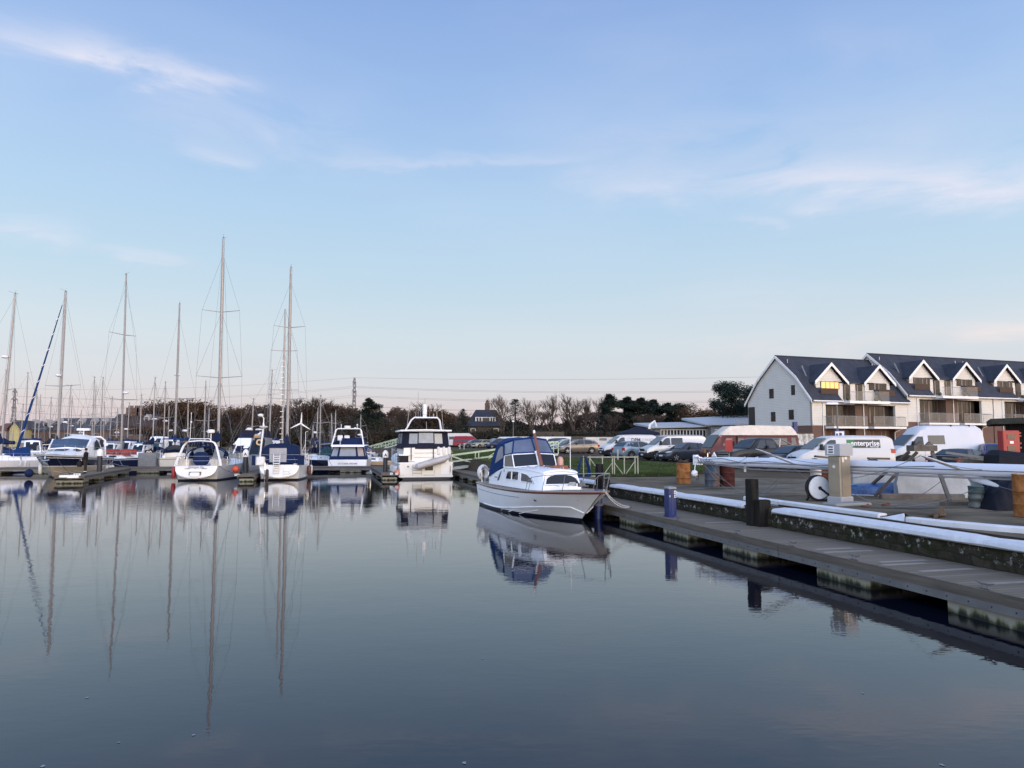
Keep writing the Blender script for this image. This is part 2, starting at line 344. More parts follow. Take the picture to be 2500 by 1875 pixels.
# --- quay wall of stone under a white-painted coping
wallm = bpy.data.materials.new('quay_stone'); wallm.use_nodes = True; t, n, b = nodes_of(wallm); b.inputs['Roughness'].default_value = .95; b.inputs['Specular IOR Level'].default_value = .1
g = n.new('ShaderNodeTexCoord')
br = n.new('ShaderNodeTexBrick'); br.inputs['Scale'].default_value = 1.0; br.inputs['Brick Width'].default_value = .42; br.inputs['Row Height'].default_value = .17; br.inputs['Mortar Size'].default_value = .018
br.inputs['Color1'].default_value = (.052, .044, .034, 1); br.inputs['Color2'].default_value = (.032, .028, .022, 1); br.inputs['Mortar'].default_value = (.026, .024, .018, 1)
sepn = n.new('ShaderNodeSeparateXYZ'); t.links.new(g.outputs['Object'], sepn.inputs[0]); cmbn = n.new('ShaderNodeCombineXYZ')
nd = n.new('ShaderNodeTexNoise'); nd.inputs['Scale'].default_value = 1.6; nd.inputs['Detail'].default_value = 5; t.links.new(g.outputs['Object'], nd.inputs[0])
def mth(op, a, bb, clamp=False, N_=n, T_=t):
    q = N_.new('ShaderNodeMath'); q.operation = op; q.use_clamp = clamp
    for i, v in enumerate((a, bb)):
        if isinstance(v, (int, float)): q.inputs[i].default_value = v
        else: T_.links.new(v, q.inputs[i])
    return q.outputs[0]
t.links.new(mth('ADD', sepn.outputs[0], mth('MULTIPLY', nd.outputs[0], .5)), cmbn.inputs[0]); t.links.new(mth('ADD', sepn.outputs[2], mth('MULTIPLY', nd.outputs[0], .35)), cmbn.inputs[1])
t.links.new(cmbn.outputs[0], br.inputs[0])
al = n.new('ShaderNodeTexNoise'); al.inputs['Scale'].default_value = 3.2; al.inputs['Detail'].default_value = 8; al.inputs['Roughness'].default_value = .7; t.links.new(g.outputs['Object'], al.inputs[0])
mxa = n.new('ShaderNodeMix'); mxa.data_type = 'RGBA'; t.links.new(mth('MULTIPLY', mth('SUBTRACT', al.outputs[0], .46), 6, True), mxa.inputs[0]); t.links.new(br.outputs[0], mxa.inputs[6]); mxa.inputs[7].default_value = (.020, .023, .010, 1)
# white flaking lime high on the wall
li = n.new('ShaderNodeTexNoise'); li.inputs['Scale'].default_value = 5.5; li.inputs['Detail'].default_value = 9; li.inputs['Roughness'].default_value = .75; t.links.new(g.outputs['Object'], li.inputs[0])
zone = mth('MULTIPLY', mth('SUBTRACT', .16, mth('ABSOLUTE', mth('SUBTRACT', sepn.outputs[2], .76), 0)), 9, True)
lm = mth('MULTIPLY', mth('MULTIPLY', mth('SUBTRACT', li.outputs[0], .56), 12, True), zone)
mxl = n.new('ShaderNodeMix'); mxl.data_type = 'RGBA'; t.links.new(lm, mxl.inputs[0]); t.links.new(mxa.outputs[2], mxl.inputs[6]); mxl.inputs[7].default_value = (.42, .42, .40, 1)
t.links.new(mxl.outputs[2], b.inputs['Base Color'])
bn = n.new('ShaderNodeBump'); bn.inputs['Strength'].default_value = 1; bn.inputs['Distance'].default_value = .05; t.links.new(mth('ADD', al.outputs[0], mth('MULTIPLY', br.outputs[1], -.6)), bn.inputs['Height']); t.links.new(bn.outputs[0], b.inputs['Normal'])
HQ = head(-.258, 1)
Q0 = Vector((xq(-8), -8, 0)); QL = (36.6 + 8) * sqrt(1 + .258 ** 2)
qd = Vector((-.258, 1, 0)).normalized(); qr = Vector((1, .258, 0)).normalized()   # along the quay / landwards
copm = mat('coping_white', (.56, .57, .59), .6, var=.16, scale=6, bump=.2)
# make white coping dirty towards its lower edge in patches
q = thing('quay_wall', 'dark stone quay wall with white painted coping along the pontoon', 'quay wall', Q0, HQ)
# local: x along quay, -y landwards
mb = MB(); nn = 90; random.seed(5)
ys_ = [i * QL / nn for i in range(nn + 1)]
zs = [-2, .15, .35, .5, .62, .72, .82, .9]
vs = []; fs = []
for i, xx in enumerate(ys_):
    for j, z in enumerate(zs): vs.append((xx, -.02 + noise.noise(Vector((xx * 1.7, z * 5, 3))) * .045 - .05, z))
for i in range(nn):
    for j in range(len(zs) - 1): a = i * len(zs) + j; fs.append((a, a + 1, a + len(zs) + 1, a + len(zs)))
mb.add(vs, fs); mb.box(0, QL, -.75, -.14, -2, .9); mb.box(QL, QL + .02, -.6, -.06, -2, .9)
mb.build('stonework', wallm, q, smooth=False, fix=False)
# coping in long painted lengths, gaps at the timber piles
def quay_s(y): return (y + 8) * sqrt(1 + .258 ** 2)
def coping(x0, x1, name='coping'):
    mb = MB(); L = x1 - x0; k = max(2, int(L / .5)); rings = []
    for i in range(k + 1):
        x = x0 + L * i / k; w = noise.noise(Vector((x * .8, 1, 0))) * .018; e = .0 if 0 < i < k else .02
        rings.append([(x, .02 + w, .90), (x, .06 + w - e, .93 + e / 2), (x, .05 + w - e, 1.0 - e), (x, .01 + w - e, 1.035 - e), (x, -.36, 1.06 - e), (x, -.40, 1.02), (x, -.40, .90)])
    mb.loft(rings); return mb.build(name, copm, q)
coping(0, quay_s(13.6)); coping(quay_s(13.6) + .006, quay_s(19.9)); coping(quay_s(21.35), quay_s(25.2)); coping(quay_s(25.2) + .008, quay_s(28.9)); coping(quay_s(28.9) + .008, quay_s(31.0))
coping(quay_s(32.6), quay_s(36.5))
# second white timber lying behind the coping, with a dark rail between
rub = mat('white_rubber_fender', (.60, .61, .63), .5, var=.16, scale=3)
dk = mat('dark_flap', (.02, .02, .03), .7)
def beam(pts, label, w=.26, h=.12, name='fender_beam'):
    mb = MB(); pp = [Vector(p) for p in pts]; rings = []
    for i, p in enumerate(pp):
        d = (pp[min(i + 1, len(pp) - 1)] - pp[max(0, i - 1)]).normalized(); a = Vector((d.y, -d.x, 0))
        rings.append([p - a * w / 2, p - a * w / 2 + Vector((0, 0, h * .8)), p - a * w * .35 + Vector((0, 0, h)), p + a * w * .35 + Vector((0, 0, h)), p + a * w / 2 + Vector((0, 0, h * .8)), p + a * w / 2])
    mb.loft(rings); o = mb.build(name, rub, None); return tag(o, label, 'fender beam', group='white fender beams on the quay')
def qpt(s_y, off, z=1.014): return Vector((xq(s_y), s_y, z)) + qr * off     # point landward of the quay face
beam([qpt(22.6, .98), qpt(20.9, .98)], 'short white fender beam behind the tall timber pile on the quay')
beam([qpt(20.86, .98), qpt(19, 1.0), qpt(17.15, 1.0)], 'long white fender beam between fuel pump and coping')
beam([qpt(16.35, 1.0), qpt(15.6, 1.12), qpt(14.6, 1.5), qpt(13.6, 2.0), qpt(12.4, 2.7), qpt(11, 3.5)], 'white fender beam bending away from the coping at the right')
# folded end piece lifting off the ground
f = thing('fender_end', 'folded white fender end with dark underside on the quay', 'fender end')
mb = MB(); a, b_, c_ = qpt(17.05, .85, 1.02), qpt(17.0, 1.15, 1.03), qpt(16.5, 1.0, 1.19)
mb.slab([a + Vector((0, 0, .02)), qpt(16.35, .86, 1.03), c_], .01, .02); mb.build('flap', rub, f, smooth=False)
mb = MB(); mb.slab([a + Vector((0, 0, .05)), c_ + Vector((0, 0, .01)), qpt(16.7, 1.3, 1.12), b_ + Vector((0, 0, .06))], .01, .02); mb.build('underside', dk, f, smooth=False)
ra = mat('rusty_rail', (.05, .035, .028), .8, var=.4)
mb = MB(); mb.bar(qpt(20.5, .62, 1.035), qpt(10, .62, 1.035), .06, .05); mb.bar(qpt(20.3, .74, 1.03), qpt(10, .74, 1.03), .02, .03)
tag(mb.build('quay_rail', ra, None), 'thin dark steel rail set in the quay between coping and beam', 'rail')
# --- pontoon alongside
def plankmat(name, w, c1, c2, axis=0):
    m = bpy.data.materials.new(name); m.use_nodes = True; t, n, b = nodes_of(m); b.inputs['Roughness'].default_value = .9; b.inputs['Specular IOR Level'].default_value = .15
    g = n.new('ShaderNodeTexCoord'); s_ = n.new('ShaderNodeSeparateXYZ'); t.links.new(g.outputs['Object'], s_.inputs[0])
    k = mth('DIVIDE', s_.outputs[axis], w, N_=n, T_=t); fl = mth('FLOOR', k, 0, N_=n, T_=t); fr = mth('FRACT', k, 0, N_=n, T_=t)
    wn = n.new('ShaderNodeTexWhiteNoise'); wn.noise_dimensions = '1D'; t.links.new(fl, wn.inputs['W'])
    gr = n.new('ShaderNodeTexNoise'); gr.inputs['Scale'].default_value = 2.5; gr.inputs['Detail'].default_value = 8; gr.inputs['Roughness'].default_value = .7
    t.links.new(g.outputs['Object'], gr.inputs[0])
    mx = n.new('ShaderNodeMix'); mx.data_type = 'RGBA'; mx.inputs[6].default_value = (*c1, 1); mx.inputs[7].default_value = (*c2, 1)
    v = mth('ADD', mth('MULTIPLY', wn.outputs[0], .55, N_=n, T_=t), mth('MULTIPLY', gr.outputs[0], .45, N_=n, T_=t), N_=n, T_=t); t.links.new(v, mx.inputs[0])
    gap = mth('LESS_THAN', fr, .07, N_=n, T_=t); mx2 = n.new('ShaderNodeMix'); mx2.data_type = 'RGBA'; t.links.new(gap, mx2.inputs[0]); t.links.new(mx.outputs[2], mx2.inputs[6]); mx2.inputs[7].default_value = (c1[0] * .3, c1[1] * .3, c1[2] * .3, 1)
    t.links.new(mx2.outputs[2], b.inputs['Base Color'])
    bn = n.new('ShaderNodeBump'); bn.inputs['Strength'].default_value = .6; bn.inputs['Distance'].default_value = .006; t.links.new(mth('SUBTRACT', gr.outputs[0], mth('MULTIPLY', gap, 2, N_=n, T_=t), N_=n, T_=t), bn.inputs['Height']); t.links.new(bn.outputs[0], b.inputs['Normal'])
    return m
plank = plankmat('pontoon_planks', .145, (.125, .104, .078), (.205, .172, .135))
plankl = mat('plank_pale', (.245, .225, .195), .8, var=.15, scale=5)
fasc = mat('pontoon_fascia_wood', (.115, .10, .082), .85, var=.4, scale=1.5, stretch=(.6, 3, 8), bump=.3)
galv = mat('galvanised', (.16, .16, .16), .55, .25, var=.3, scale=2)
flo = bpy.data.materials.new('float_concrete'); flo.use_nodes = True; t, n, b = nodes_of(flo); b.inputs['Roughness'].default_value = .9
g = n.new('ShaderNodeTexCoord'); s_ = n.new('ShaderNodeSeparateXYZ'); t.links.new(g.outputs['Object'], s_.inputs[0])
mpz = n.new('ShaderNodeMapping'); mpz.inputs['Scale'].default_value = (5, 5, 1.2); t.links.new(g.outputs['Object'], mpz.inputs[0])
ns = n.new('ShaderNodeTexNoise'); ns.inputs['Scale'].default_value = 1.4; ns.inputs['Detail'].default_value = 7; t.links.new(mpz.outputs[0], ns.inputs[0])
k = mth('ADD', mth('MULTIPLY', s_.outputs[2], 7, N_=n, T_=t), mth('MULTIPLY', mth('SUBTRACT', ns.outputs[0], .5, N_=n, T_=t), 2.4, N_=n, T_=t), N_=n, T_=t)
cr_ = n.new('ShaderNodeValToRGB'); t.links.new(k, cr_.inputs[0]); e = cr_.color_ramp.elements; e[0].position = .1; e[0].color = (.008, .010, .007, 1); e[1].position = .95; e[1].color = (.25, .24, .20, 1)
e2 = cr_.color_ramp.elements.new(.45); e2.color = (.06, .066, .03, 1); e3 = cr_.color_ramp.elements.new(.65); e3.color = (.17, .165, .115, 1)
t.links.new(cr_.outputs[0], b.inputs['Base Color'])
PD = Vector((-.2535, 1, 0)).normalized(); PN = Vector((1, .2535, 0)).normalized()
def nearx(y): return 10.243 - .2535 * y
def pontoon(name, label, p0, heading, L, w, floats, joints=(), z=.5, fw=1.5, cat='pontoon', pale=(), group=None, bolts=True, y0=None):
    """p0: start on the left-hand edge, runs along +x of the local frame, width towards -y"""
    o = thing(name, label, cat, p0, heading, group=group); y0 = 0 if y0 is None else y0
    mb = MB(); segs = [0] + list(joints) + [L]
    for a, b_ in zip(segs, segs[1:]): mb.box(a + .012, b_ - .012, y0 - w + .05, y0 - .05, z - .04, z)
    mb.build('deck', plank, o, smooth=False)
    mb = MB()
    for a, b_ in zip(segs, segs[1:]):
        for yy in (y0 - .048, y0 - w): mb.box(a + .02, b_ - .02, yy, yy + .048, z - .15, z + .012)
    for xx in (-.05, L): mb.box(xx, xx + .05, y0 - w, y0, z - .16, z + .006)
    mb.build('edge_board', fasc, o, smooth=False)
    mb = MB()
    for a, b_ in zip(segs, segs[1:]):
        for yy in (y0 - .035, y0 - w + .005): mb.box(a + .01, b_ - .01, yy, yy + .03, z - .29, z - .153)
    if bolts:
        mb.k = 1
        for i in range(int(L / .42)):
            x = .2 + i * .42; mb.lathe([(.014, y0 - .008), (.012, y0 + .003)], (x, 0, z - .22), 6, 'y')
    mb.build('steel_beam', [galv, black], o, smooth=False)
    for fx in floats:
        mb = MB(); mb.rbox(fx - fw / 2, fx + fw / 2, y0 - w + .1, y0 - .1, -.45, z - .292, .03); mb.build('float', flo, o, smooth=False)
    if pale:
        for (a, wd, u0, u1) in pale: mb = MB(); mb.box(a, a + wd, y0 - w * u1, y0 - w * u0, z + .001, z + .004); mb.build('replaced_plank', plankl, o, smooth=False)
    return o
pstart = Vector((nearx(4), 4, 0)); k = sqrt(1 + .2535 ** 2)
fy = [8.3 + 3.4 * i for i in range(17)]; fy[1] = 11.7; fy[2] = 14.95; fy[3] = 18.6; fy[4] = 21.95; fy[5] = 25.3
def ps(y): return (y - 4) * k
pontoon('pontoon', 'long grey planked pontoon along the stone quay wall', pstart, head(-.2535, 1), ps(63.5), 1.96, [ps(y) for y in fy if y < 63], joints=[ps(16.85), ps(29), ps(41), ps(53)], fw=1.55,
        pale=[(ps(15.9), .14, .15, .62), (ps(15.5), .14, .1, .7), (ps(14.2), .14, .22, .75), (ps(13.9), .14, .12, .6), (ps(13.2), .14, .2, .78), (ps(12.0), .14, .25, .9), (ps(11.0), .14, .5, .95), (ps(21), .14, .3, .9), (ps(24), .14, .1, .6)])
# cleats on its edge
def cleat_mesh():
    mb = MB()
    for x in (-.05, .05): mb.tube([(x, 0, 0), (x, 0, .07)], .014, 6)
    mb.tube([(-.17, 0, .10), (-.08, 0, .075), (.08, 0, .075), (.17, 0, .10)], .015, 6, rr=[.008, .016, .016, .008]); mb.box(-.1, .1, -.03, .03, 0, .012)
    return mb
cm = cleat_mesh().mesh('cleat', galv, True)
cl_lab = {25.2: 'galvanised cleat with the white mooring rope made fast round it', 21.8: 'galvanised cleat on the pontoon edge just right of the blue pedestal', 18.7: 'galvanised cleat on the pontoon edge before the tall timber pile',
          16.5: 'galvanised cleat just right of the dark pontoon joint', 14.6: 'galvanised cleat beside the pale replaced planks', 11.75: 'largest and nearest galvanised cleat at the right end of the pontoon'}
for y, lb in cl_lab.items():
    o = bpy.data.objects.new('cleat', cm); C.objects.link(o); o.location = (nearx(y) + .12, y, .512); o.rotation_euler = (0, 0, HQ); tag(o, lb, 'cleat', group='cleats along the pontoon edge')
# timber fender piles against the wall
timb = mat('black_timber', (.008, .008, .008), .9, var=.5, scale=2, stretch=(6, 6, .6), bump=.6, col2=(.024, .022, .02), spec=.15)
def pile(y, top, label, bt):
    o = thing('timber_pile', label, 'timber pile', (xq(y), y, 0), HQ, group='dark timber piles against the quay')
    mb = MB(); mb.rbox(-.14, .14, .02, .28, -.6, top, .02); mb.build('post', timb, o, smooth=False)
    mb = MB(); mb.rbox(-.40, -.15, -.18, .20, -.6, bt, .03); mb.build('fender_block', timb, o, smooth=False)
    return o
pile(20.6, 1.77, 'tall black timber pile with short block standing before the quay coping', 1.22)
pile(31.8, 1.85, 'black timber pile with block behind the bow of the wooden cruiser', 1.22)
# blue sleeved steel pile in front of the pontoon
bl = mat('blue_plastic', (.004, .018, .11), .45, var=.25, scale=2)
o = thing('mooring_pile', 'blue sleeved steel pile at the pontoon edge beside the cruiser bow', 'mooring pile', (X(1459, 27.2), 27.2, 0))
mb = MB(); mb.lathe([(.15, -1), (.15, 1.02), (.13, 1.06)], n=20); mb.build('sleeve', bl, o)
mb = MB(); mb.lathe([(.17, .46), (.19, .47), (.19, .55), (.17, .56)], n=16); mb.build('guide_ring', galv, o)
# service pedestal
py_ = 22.9; o = thing('service_pedestal', 'square blue power and water pedestal with pale cap on the pontoon', 'service pedestal', (nearx(py_) + .42, py_, .512), HQ - pi / 2 + .02)
mb = MB(); mb.rbox(-.13, .13, -.155, .155, .0, .84, .012); mb.box(-.145, .145, -.17, .17, 0, .03); mb.build('body', bl, o, smooth=False)
capm = mat('cap_grey', (.20, .22, .24), .4); mb = MB(); mb.rbox(-.14, .14, -.165, .165, .842, .90, .02); mb.build('cap', capm, o, smooth=False)
mb = MB(); mb.box(.045, .12, -.164, -.158, .70, .79); mb.box(.055, .12, -.164, -.158, .58, .67); mb.box(-.115, -.07, -.164, -.158, .6, .65); mb.build('sticker', white2, o, smooth=False)
mb = MB(); mb.box(.06, .105, -.167, -.1645, .725, .765); mb.box(.075, .115, -.167, -.1645, .595, .65); mb.box(-.105, -.08, -.167, -.1645, .61, .64); mb.box(.0, .006, -.160, -.1565, .05, .8); mb.build('print', greyp, o, smooth=False)
# =============== hull generator ===============
def lerp(a, b, t): return a + (b - a) * t
def smooth(t): t = max(0, min(1, t)); return t * t * (3 - 2 * t)
class Hull:
    """x forward from -L/2 (stern) to the stem; v 0 waterline .. 1 sheer"""
    def __init__(s, L, B, fs, fm, fb, over=1.0, stern=.85, trans=.1, flare=.25, full=.45, deep=.35, fine=.30, ex=2.3):
        s.ex = ex
        s.L, s.B, s.fs, s.fm, s.fb, s.over, s.stern, s.trans, s.flare, s.full, s.deep, s.fine = L, B, fs, fm, fb, over, stern, trans, flare, full, deep, fine
    def sheer(s, t):
        return s.fs * (1 - t) * (1 - 2 * t) * 1 + 4 * s.fm * t * (1 - t) + s.fb * t * (2 * t - 1) if True else 0
    def half(s, t):
        a = s.full
        if t < a: return s.B / 2 * lerp(s.stern, 1, sin(pi / 2 * t / a))
        q = (t - a) / (1 - a); return s.B / 2 * max(.012, (1 - q ** s.ex) ** .85)
    def p(s, t, v, side=1):
        sh = s.sheer(t); z = v * sh if v >= 0 else v
        xs = lerp(-s.L / 2 + s.trans * (1 - v), s.L / 2 - s.over * (1 - max(v, -.3)) ** .9, t)
        fl = lerp(s.flare * .5, s.flare + s.fine * smooth((t - .45) / .55), t)
        w = 1 - fl * (1 - max(0, min(1, v))) ** 1.35
        if v < 0: w *= max(0.02, 1 + v * 1.8)
        return Vector((xs, s.half(t) * w * side, z))
    def build(s, parent, mats, bands, nt_=22, name='hull', vs=(-.45, -.2, 0, .1, .22, .4, .6, .8, .93, 1.0), deckmat=None, camber=.05, smooth_=True):
        mb = MB(); vs = list(vs); n = len(vs)
        for side in (1, -1):
            pts = [s.p(i / nt_, v, side) for i in range(nt_ + 1) for v in vs]
            for j in range(n - 1):
                mi = bands(vs[j], vs[j + 1]); fs = []
                for i in range(nt_): a = i * n + j; fs.append((a, a + 1, a + n + 1, a + n))
                mb.add(pts, fs, mi) if j == 0 else mb.__class__.add(mb, [], [tuple(q + base for q in f) for f in fs], mi) if False else None
                if j == 0: base = len(mb.v) - len(pts)
                else:
                    for f in fs: mb.f.append([q + base for q in f]); mb.m.append(mi)
        # transom
        for j in range(n - 1):
            a, b, c, d = s.p(0, vs[j], 1), s.p(0, vs[j], -1), s.p(0, vs[j + 1], -1), s.p(0, vs[j + 1], 1)
            mb.add([a, b, c, d], [(0, 1, 2, 3)], bands(vs[j], vs[j + 1]))
        o = mb.build(name, mats, parent, smooth=smooth_)
        if deckmat:
            mb = MB(); pts = []; fs = []
            for i in range(nt_ + 1):
                l, r = s.p(i / nt_, .985, 1), s.p(i / nt_, .985, -1)
                for k in range(5): q = l.lerp(r, k / 4); q.z += camber * sin(pi * k / 4) * (l.y / (s.B / 2)); pts.append(q)
            for i in range(nt_):
                for k in range(4): a = i * 5 + k; fs.append((a, a + 1, a + 6, a + 5))
            mb.add(pts, fs); mb.build('deck', deckmat, parent)
        return o
    def rail(s, mb, v, r, t0=0, t1=1, n=20, off=0, m=None, sides=(1, -1), nn=5, dz=0):
        for sd in sides:
            pts = []
            for i in range(n + 1):
                t = t0 + (t1 - t0) * i / n; vv = v(t) if callable(v) else v; q = s.p(t, vv, sd); q.y += off * sd; q.z += dz; pts.append(q)
            mb.tube(pts, r, nn, m)
    def guard(s, parent, t0, t1, h=.6, n=6, inset=.06, mid=True, m=steel, r=.014, name='guard_rail', vv=1.0):
        mb = MB(); top = {1: [], -1: []}
        for sd in (1, -1):
            for i in range(n + 1):
                q = s.p(t0 + (t1 - t0) * i / n, vv, sd); q.y -= inset * sd; tp = q + Vector((0, 0, h)); mb.tube([q, tp], r, 5); top[sd].append(tp)
            mb.tube(top[sd], r * .8, 4)
            if mid: mb.tube([q - Vector((0, 0, h * .5)) for q in top[sd]], r * .6, 3)
        return mb, top
def band(b0=.1, mi_low=1, mi_up=0): return lambda a, b: mi_low if b <= b0 + 1e-6 else mi_up
# shared deck-saloon shapes: frustum-like house given by plan outlines at two heights
def house(mb, x0, x1, w0, w1, z0, z1, rf=.3, rb=.1, ins=.12, nose=.0, m=None, crown=.06):
    """x0 aft, x1 front, w0/w1 half widths aft/front, rakes front/back"""
    b = [(x0, -w0, z0), (x1, -w1, z0), (x1 + nose, 0, z0), (x1, w1, z0), (x0, w0, z0)]
    tp = [(x0 + rb, -w0 + ins, z1), (x1 - rf, -w1 + ins, z1), (x1 - rf + nose * .8, 0, z1 + crown * .5), (x1 - rf, w1 - ins, z1), (x0 + rb, w0 - ins, z1)]
    n = 5; vs = b + tp + [(x0 + rb, 0, z1 + crown), (x1 - rf, 0, z1 + crown)]
    fs = [tuple(range(4, -1, -1))] + [(i, (i + 1) % n, (i + 1) % n + n, i + n) for i in range(n)] + [(5, 6, 11, 10), (6, 7, 11), (7, 8, 11), (8, 9, 10, 11), (5, 10, 9)]
    mb.add(vs, fs, m)
    return b, tp
def side_quad(b, tp, sd):    # quad aft-bottom, front-bottom, front-top, aft-top
    return (b[0], b[1], tp[1], tp[0]) if sd < 0 else (b[3], b[4], tp[4], tp[3])
def fender(name, label, loc, m=fenderm, s=.11, L=.55, group='fenders hanging over the boats sides', cat='fender', rope=.5):
    o = thing(name, label, cat, loc, group=group)
    mb = MB(); mb.lathe([(.02, -L), (s * .7, -L * .97), (s, -L * .85), (s, -L * .15), (s * .6, -.03), (.025, 0)], n=12); mb.build('body', m, o)
    mb = MB(); mb.tube([(0, 0, -.01), (0, 0, rope)], .012, 4); mb.build('lanyard', ropem, o)
    return o
def ballf(label, loc, m, r=.26):
    o = thing('ball_fender', label, 'fender', loc); mb = MB(); mb.ball((0, 0, 0), r, 10, sz=1.05); mb.build('body', m, o)
    mb = MB(); mb.lathe([(.05, r * .95), (.05, r * 1.2), (.03, r * 1.25)], n=8); mb.tube([(0, 0, r), (0, 0, r * 1.2 + .5)], .012, 4); mb.build('eye', roped, o); return o

# =============== wooden cruiser in the foreground ===============
HB = head(.342, -.94)
wc = thing('wooden_cruiser', 'white wooden cabin cruiser with blue canopy moored alongside the near pontoon', 'motor boat', (1.345, 29.33, 0), HB)
paint = mat('boat_paint_white', (.76, .775, .80), .35, var=.07, scale=1.3, bump=.03, coat=.25)
H = Hull(9.75, 3.15, 1.00, .96, 1.13, ex=2.9, over=1.75, stern=.86, trans=.03, flare=.20, full=.42, fine=.52)
H.build(wc, [paint, antif, hoodw], lambda a, b: 1 if b <= .1 else 0, nt_=30, vs=(-.45, -.2, 0, .1, .2, .32, .45, .6, .75, .9, .97, 1.0), deckmat=teak, camber=.025)
mb = MB(); H.rail(mb, .985, .03, n=30, off=.014, nn=6, dz=-.01); H.rail(mb, .94, .018, 0, 1, n=30, off=.008); mb.build('rubbing_strake', varn, wc)
mb = MB(); H.rail(mb, .72, .010, .03, .62, off=.0); mb.build('stripe', hoodw, wc)
mb = MB()   # knuckle and spray rails on the bow
H.rail(mb, lambda t: .12 + .34 * smooth((t - .3) / .62), .028, .12, .93, n=26, off=.006)
H.rail(mb, lambda t: .46 - .2 * (t - .93) / .07, .028, .93, .995, n=4, off=.006)
for a, b_ in ((.42, .53), (.52, .64), (.62, .76)): H.rail(mb, lambda t, a=a, b_=b_: .04 + (t - a) / (b_ - a) * .24, .015, a, b_, n=6, off=.004)
mb.build('spray_rail', paint, wc)
mb = MB()   # small swift-like bird badge and bow flash
for sd in (-1,):
    q = H.p(.74, .66, sd); d = (H.p(.76, .66, sd) - q).normalized(); u = Vector((0, 0, 1)); nrm = d.cross(u).normalized() * -.0
    bird = [(-.12, .05), (-.03, .02), (0, .09), (.03, .02), (.13, .0), (.04, -.03), (.02, -.06), (-.02, -.03)]
    nr = Vector((d.y, -d.x, 0)).normalized()
    if nr.y > 0: nr = -nr
    mb.add([q + d * a + u * c_ + nr * .02 for a, c_ in bird], [tuple(range(8))])
    q = H.p(.945, .70, sd); d = (H.p(.965, .72, sd) - q).normalized(); nr = Vector((d.y, -d.x, 0)).normalized(); nr = nr if nr.y < 0 else -nr
    mb.add([q + nr * .02, q + d * .18 + nr * .02 + u * .04, q + d * .1 + nr * .02 + u * .05], [(0, 1, 2)])
mb.build('hull_badge', hoodw, wc, smooth=False)
# trunk cabin: plan outline rings
def ringz(xs_w, z): return [Vector((x, -w, z)) for x, w in xs_w] + [Vector((x, w, z)) for x, w in reversed(xs_w)]
dk_z = lambda x: H.sheer((x + 4.87) / 9.75) * .985
mb = MB()
low = [(-4.0, 1.06), (-3.0, 1.10), (-2.0, 1.10), (-1.0, 1.07), (0, 1.02), (.8, .97), (1.35, .90), (1.62, .80)]
topz = [(-4.0, 1.02), (-3.0, 1.05), (-2.0, 1.05), (-1.0, 1.00), (0, .92), (.7, .84), (1.15, .76), (1.38, .68)]
zt = [1.30, 1.52, 1.72, 1.73, 1.71, 1.68, 1.64, 1.60]
n = len(low); vs = []; zl = .97
for side in (-1, 1):
    for (x, w) in low: vs.append((x, w * side, zl))
    for (x, w), z in zip(topz, zt): vs.append((x, w * side, z))
    for (x, w), z in zip(topz, zt): vs.append((x - .013, w * side * .86, z + .035))
    for (x, w), z in zip(topz, zt): vs.append((x - .028, w * side * .45, z + .075))
for z, (x, w) in zip(zt, topz): vs.append((x - .034, 0, z + .09))
S4 = 4 * n; fs = []
for s_ in (0, 1):
    o_ = s_ * S4
    for r_ in range(3):
        for i in range(n - 1):
            a = o_ + r_ * n + i
            if r_ >= 1 and i < 2: continue          # cockpit is open aft
            fs.append((a, a + 1, a + n + 1, a + n))
    for i in range(2, n - 1): a = o_ + 3 * n + i; c_ = 2 * S4 + i; fs.append((a, a + 1, c_ + 1, c_))
    for r_ in range(3): a = o_ + r_ * n + n - 1
fs.append([n - 1, 2 * n - 1, 3 * n - 1, 4 * n - 1, 2 * S4 + n - 1, S4 + 4 * n - 1, S4 + 3 * n - 1, S4 + 2 * n - 1, S4 + n - 1])
mb.add(vs, fs)
mb.box(-4.02, -3.96, -1.04, 1.04, .9, 1.28); mb.box(-2.02, -1.96, -1.03, 1.03, .9, 1.72)
mb.build('cabin', paint, wc)
mb = MB()   # eyebrow trim along cabin roof edge
for sd in (-1, 1): mb.tube([(x, (w + .012) * sd, z + .01) for (x, w), z in zip(topz[2:], zt[2:])], .022, 5)
mb.tube([(topz[-1][0] + .02, w * .1 * (topz[-1][1]) * 1.0, 1.61 + .085 * (1 - (w / 10) ** 2)) for w in range(-10, 11, 2)], .02, 5)
mb.build('roof_trim', paint, wc)
def ysd(x, z, lo=low, tp=topz, zz=zt):
    for i in range(n - 1):
        if x <= lo[i + 1][0] or i == n - 2:
            t = (x - lo[i][0]) / (lo[i + 1][0] - lo[i][0]); wl = lerp(lo[i][1], lo[i + 1][1], t); wt = lerp(tp[i][1], tp[i + 1][1], t); z1 = lerp(zz[i], zz[i + 1], t)
            return lerp(wl, wt, (z - .97) / (z1 - .97))
for sd in (-1, 1):
    for poly, mt in (([(-1.75, 1.27), (-1.12, 1.27), (-1.12, 1.60), (-1.45, 1.60), (-1.62, 1.5)], glass), ([(-1.06, 1.27), (-.42, 1.27), (-.42, 1.60), (-1.06, 1.61)], glass), ([(-.20, 1.25), (.95, 1.22), (.72, 1.40), (.3, 1.53), (-.20, 1.58)], glassm)):
        mb = MB(); mb.slab([(x, (ysd(x, z) + .006) * sd, z) for x, z in (poly if sd < 0 else poly[::-1])], .006, .02); w_ = mb.build('side_window', mt, wc, smooth=False)
        mb = MB(); pp = [Vector((x, (ysd(x, z) + .016) * sd, z)) for x, z in poly]; mb.tube(pp + [pp[0]], .016, 4); mb.build('window_frame', paint, w_)
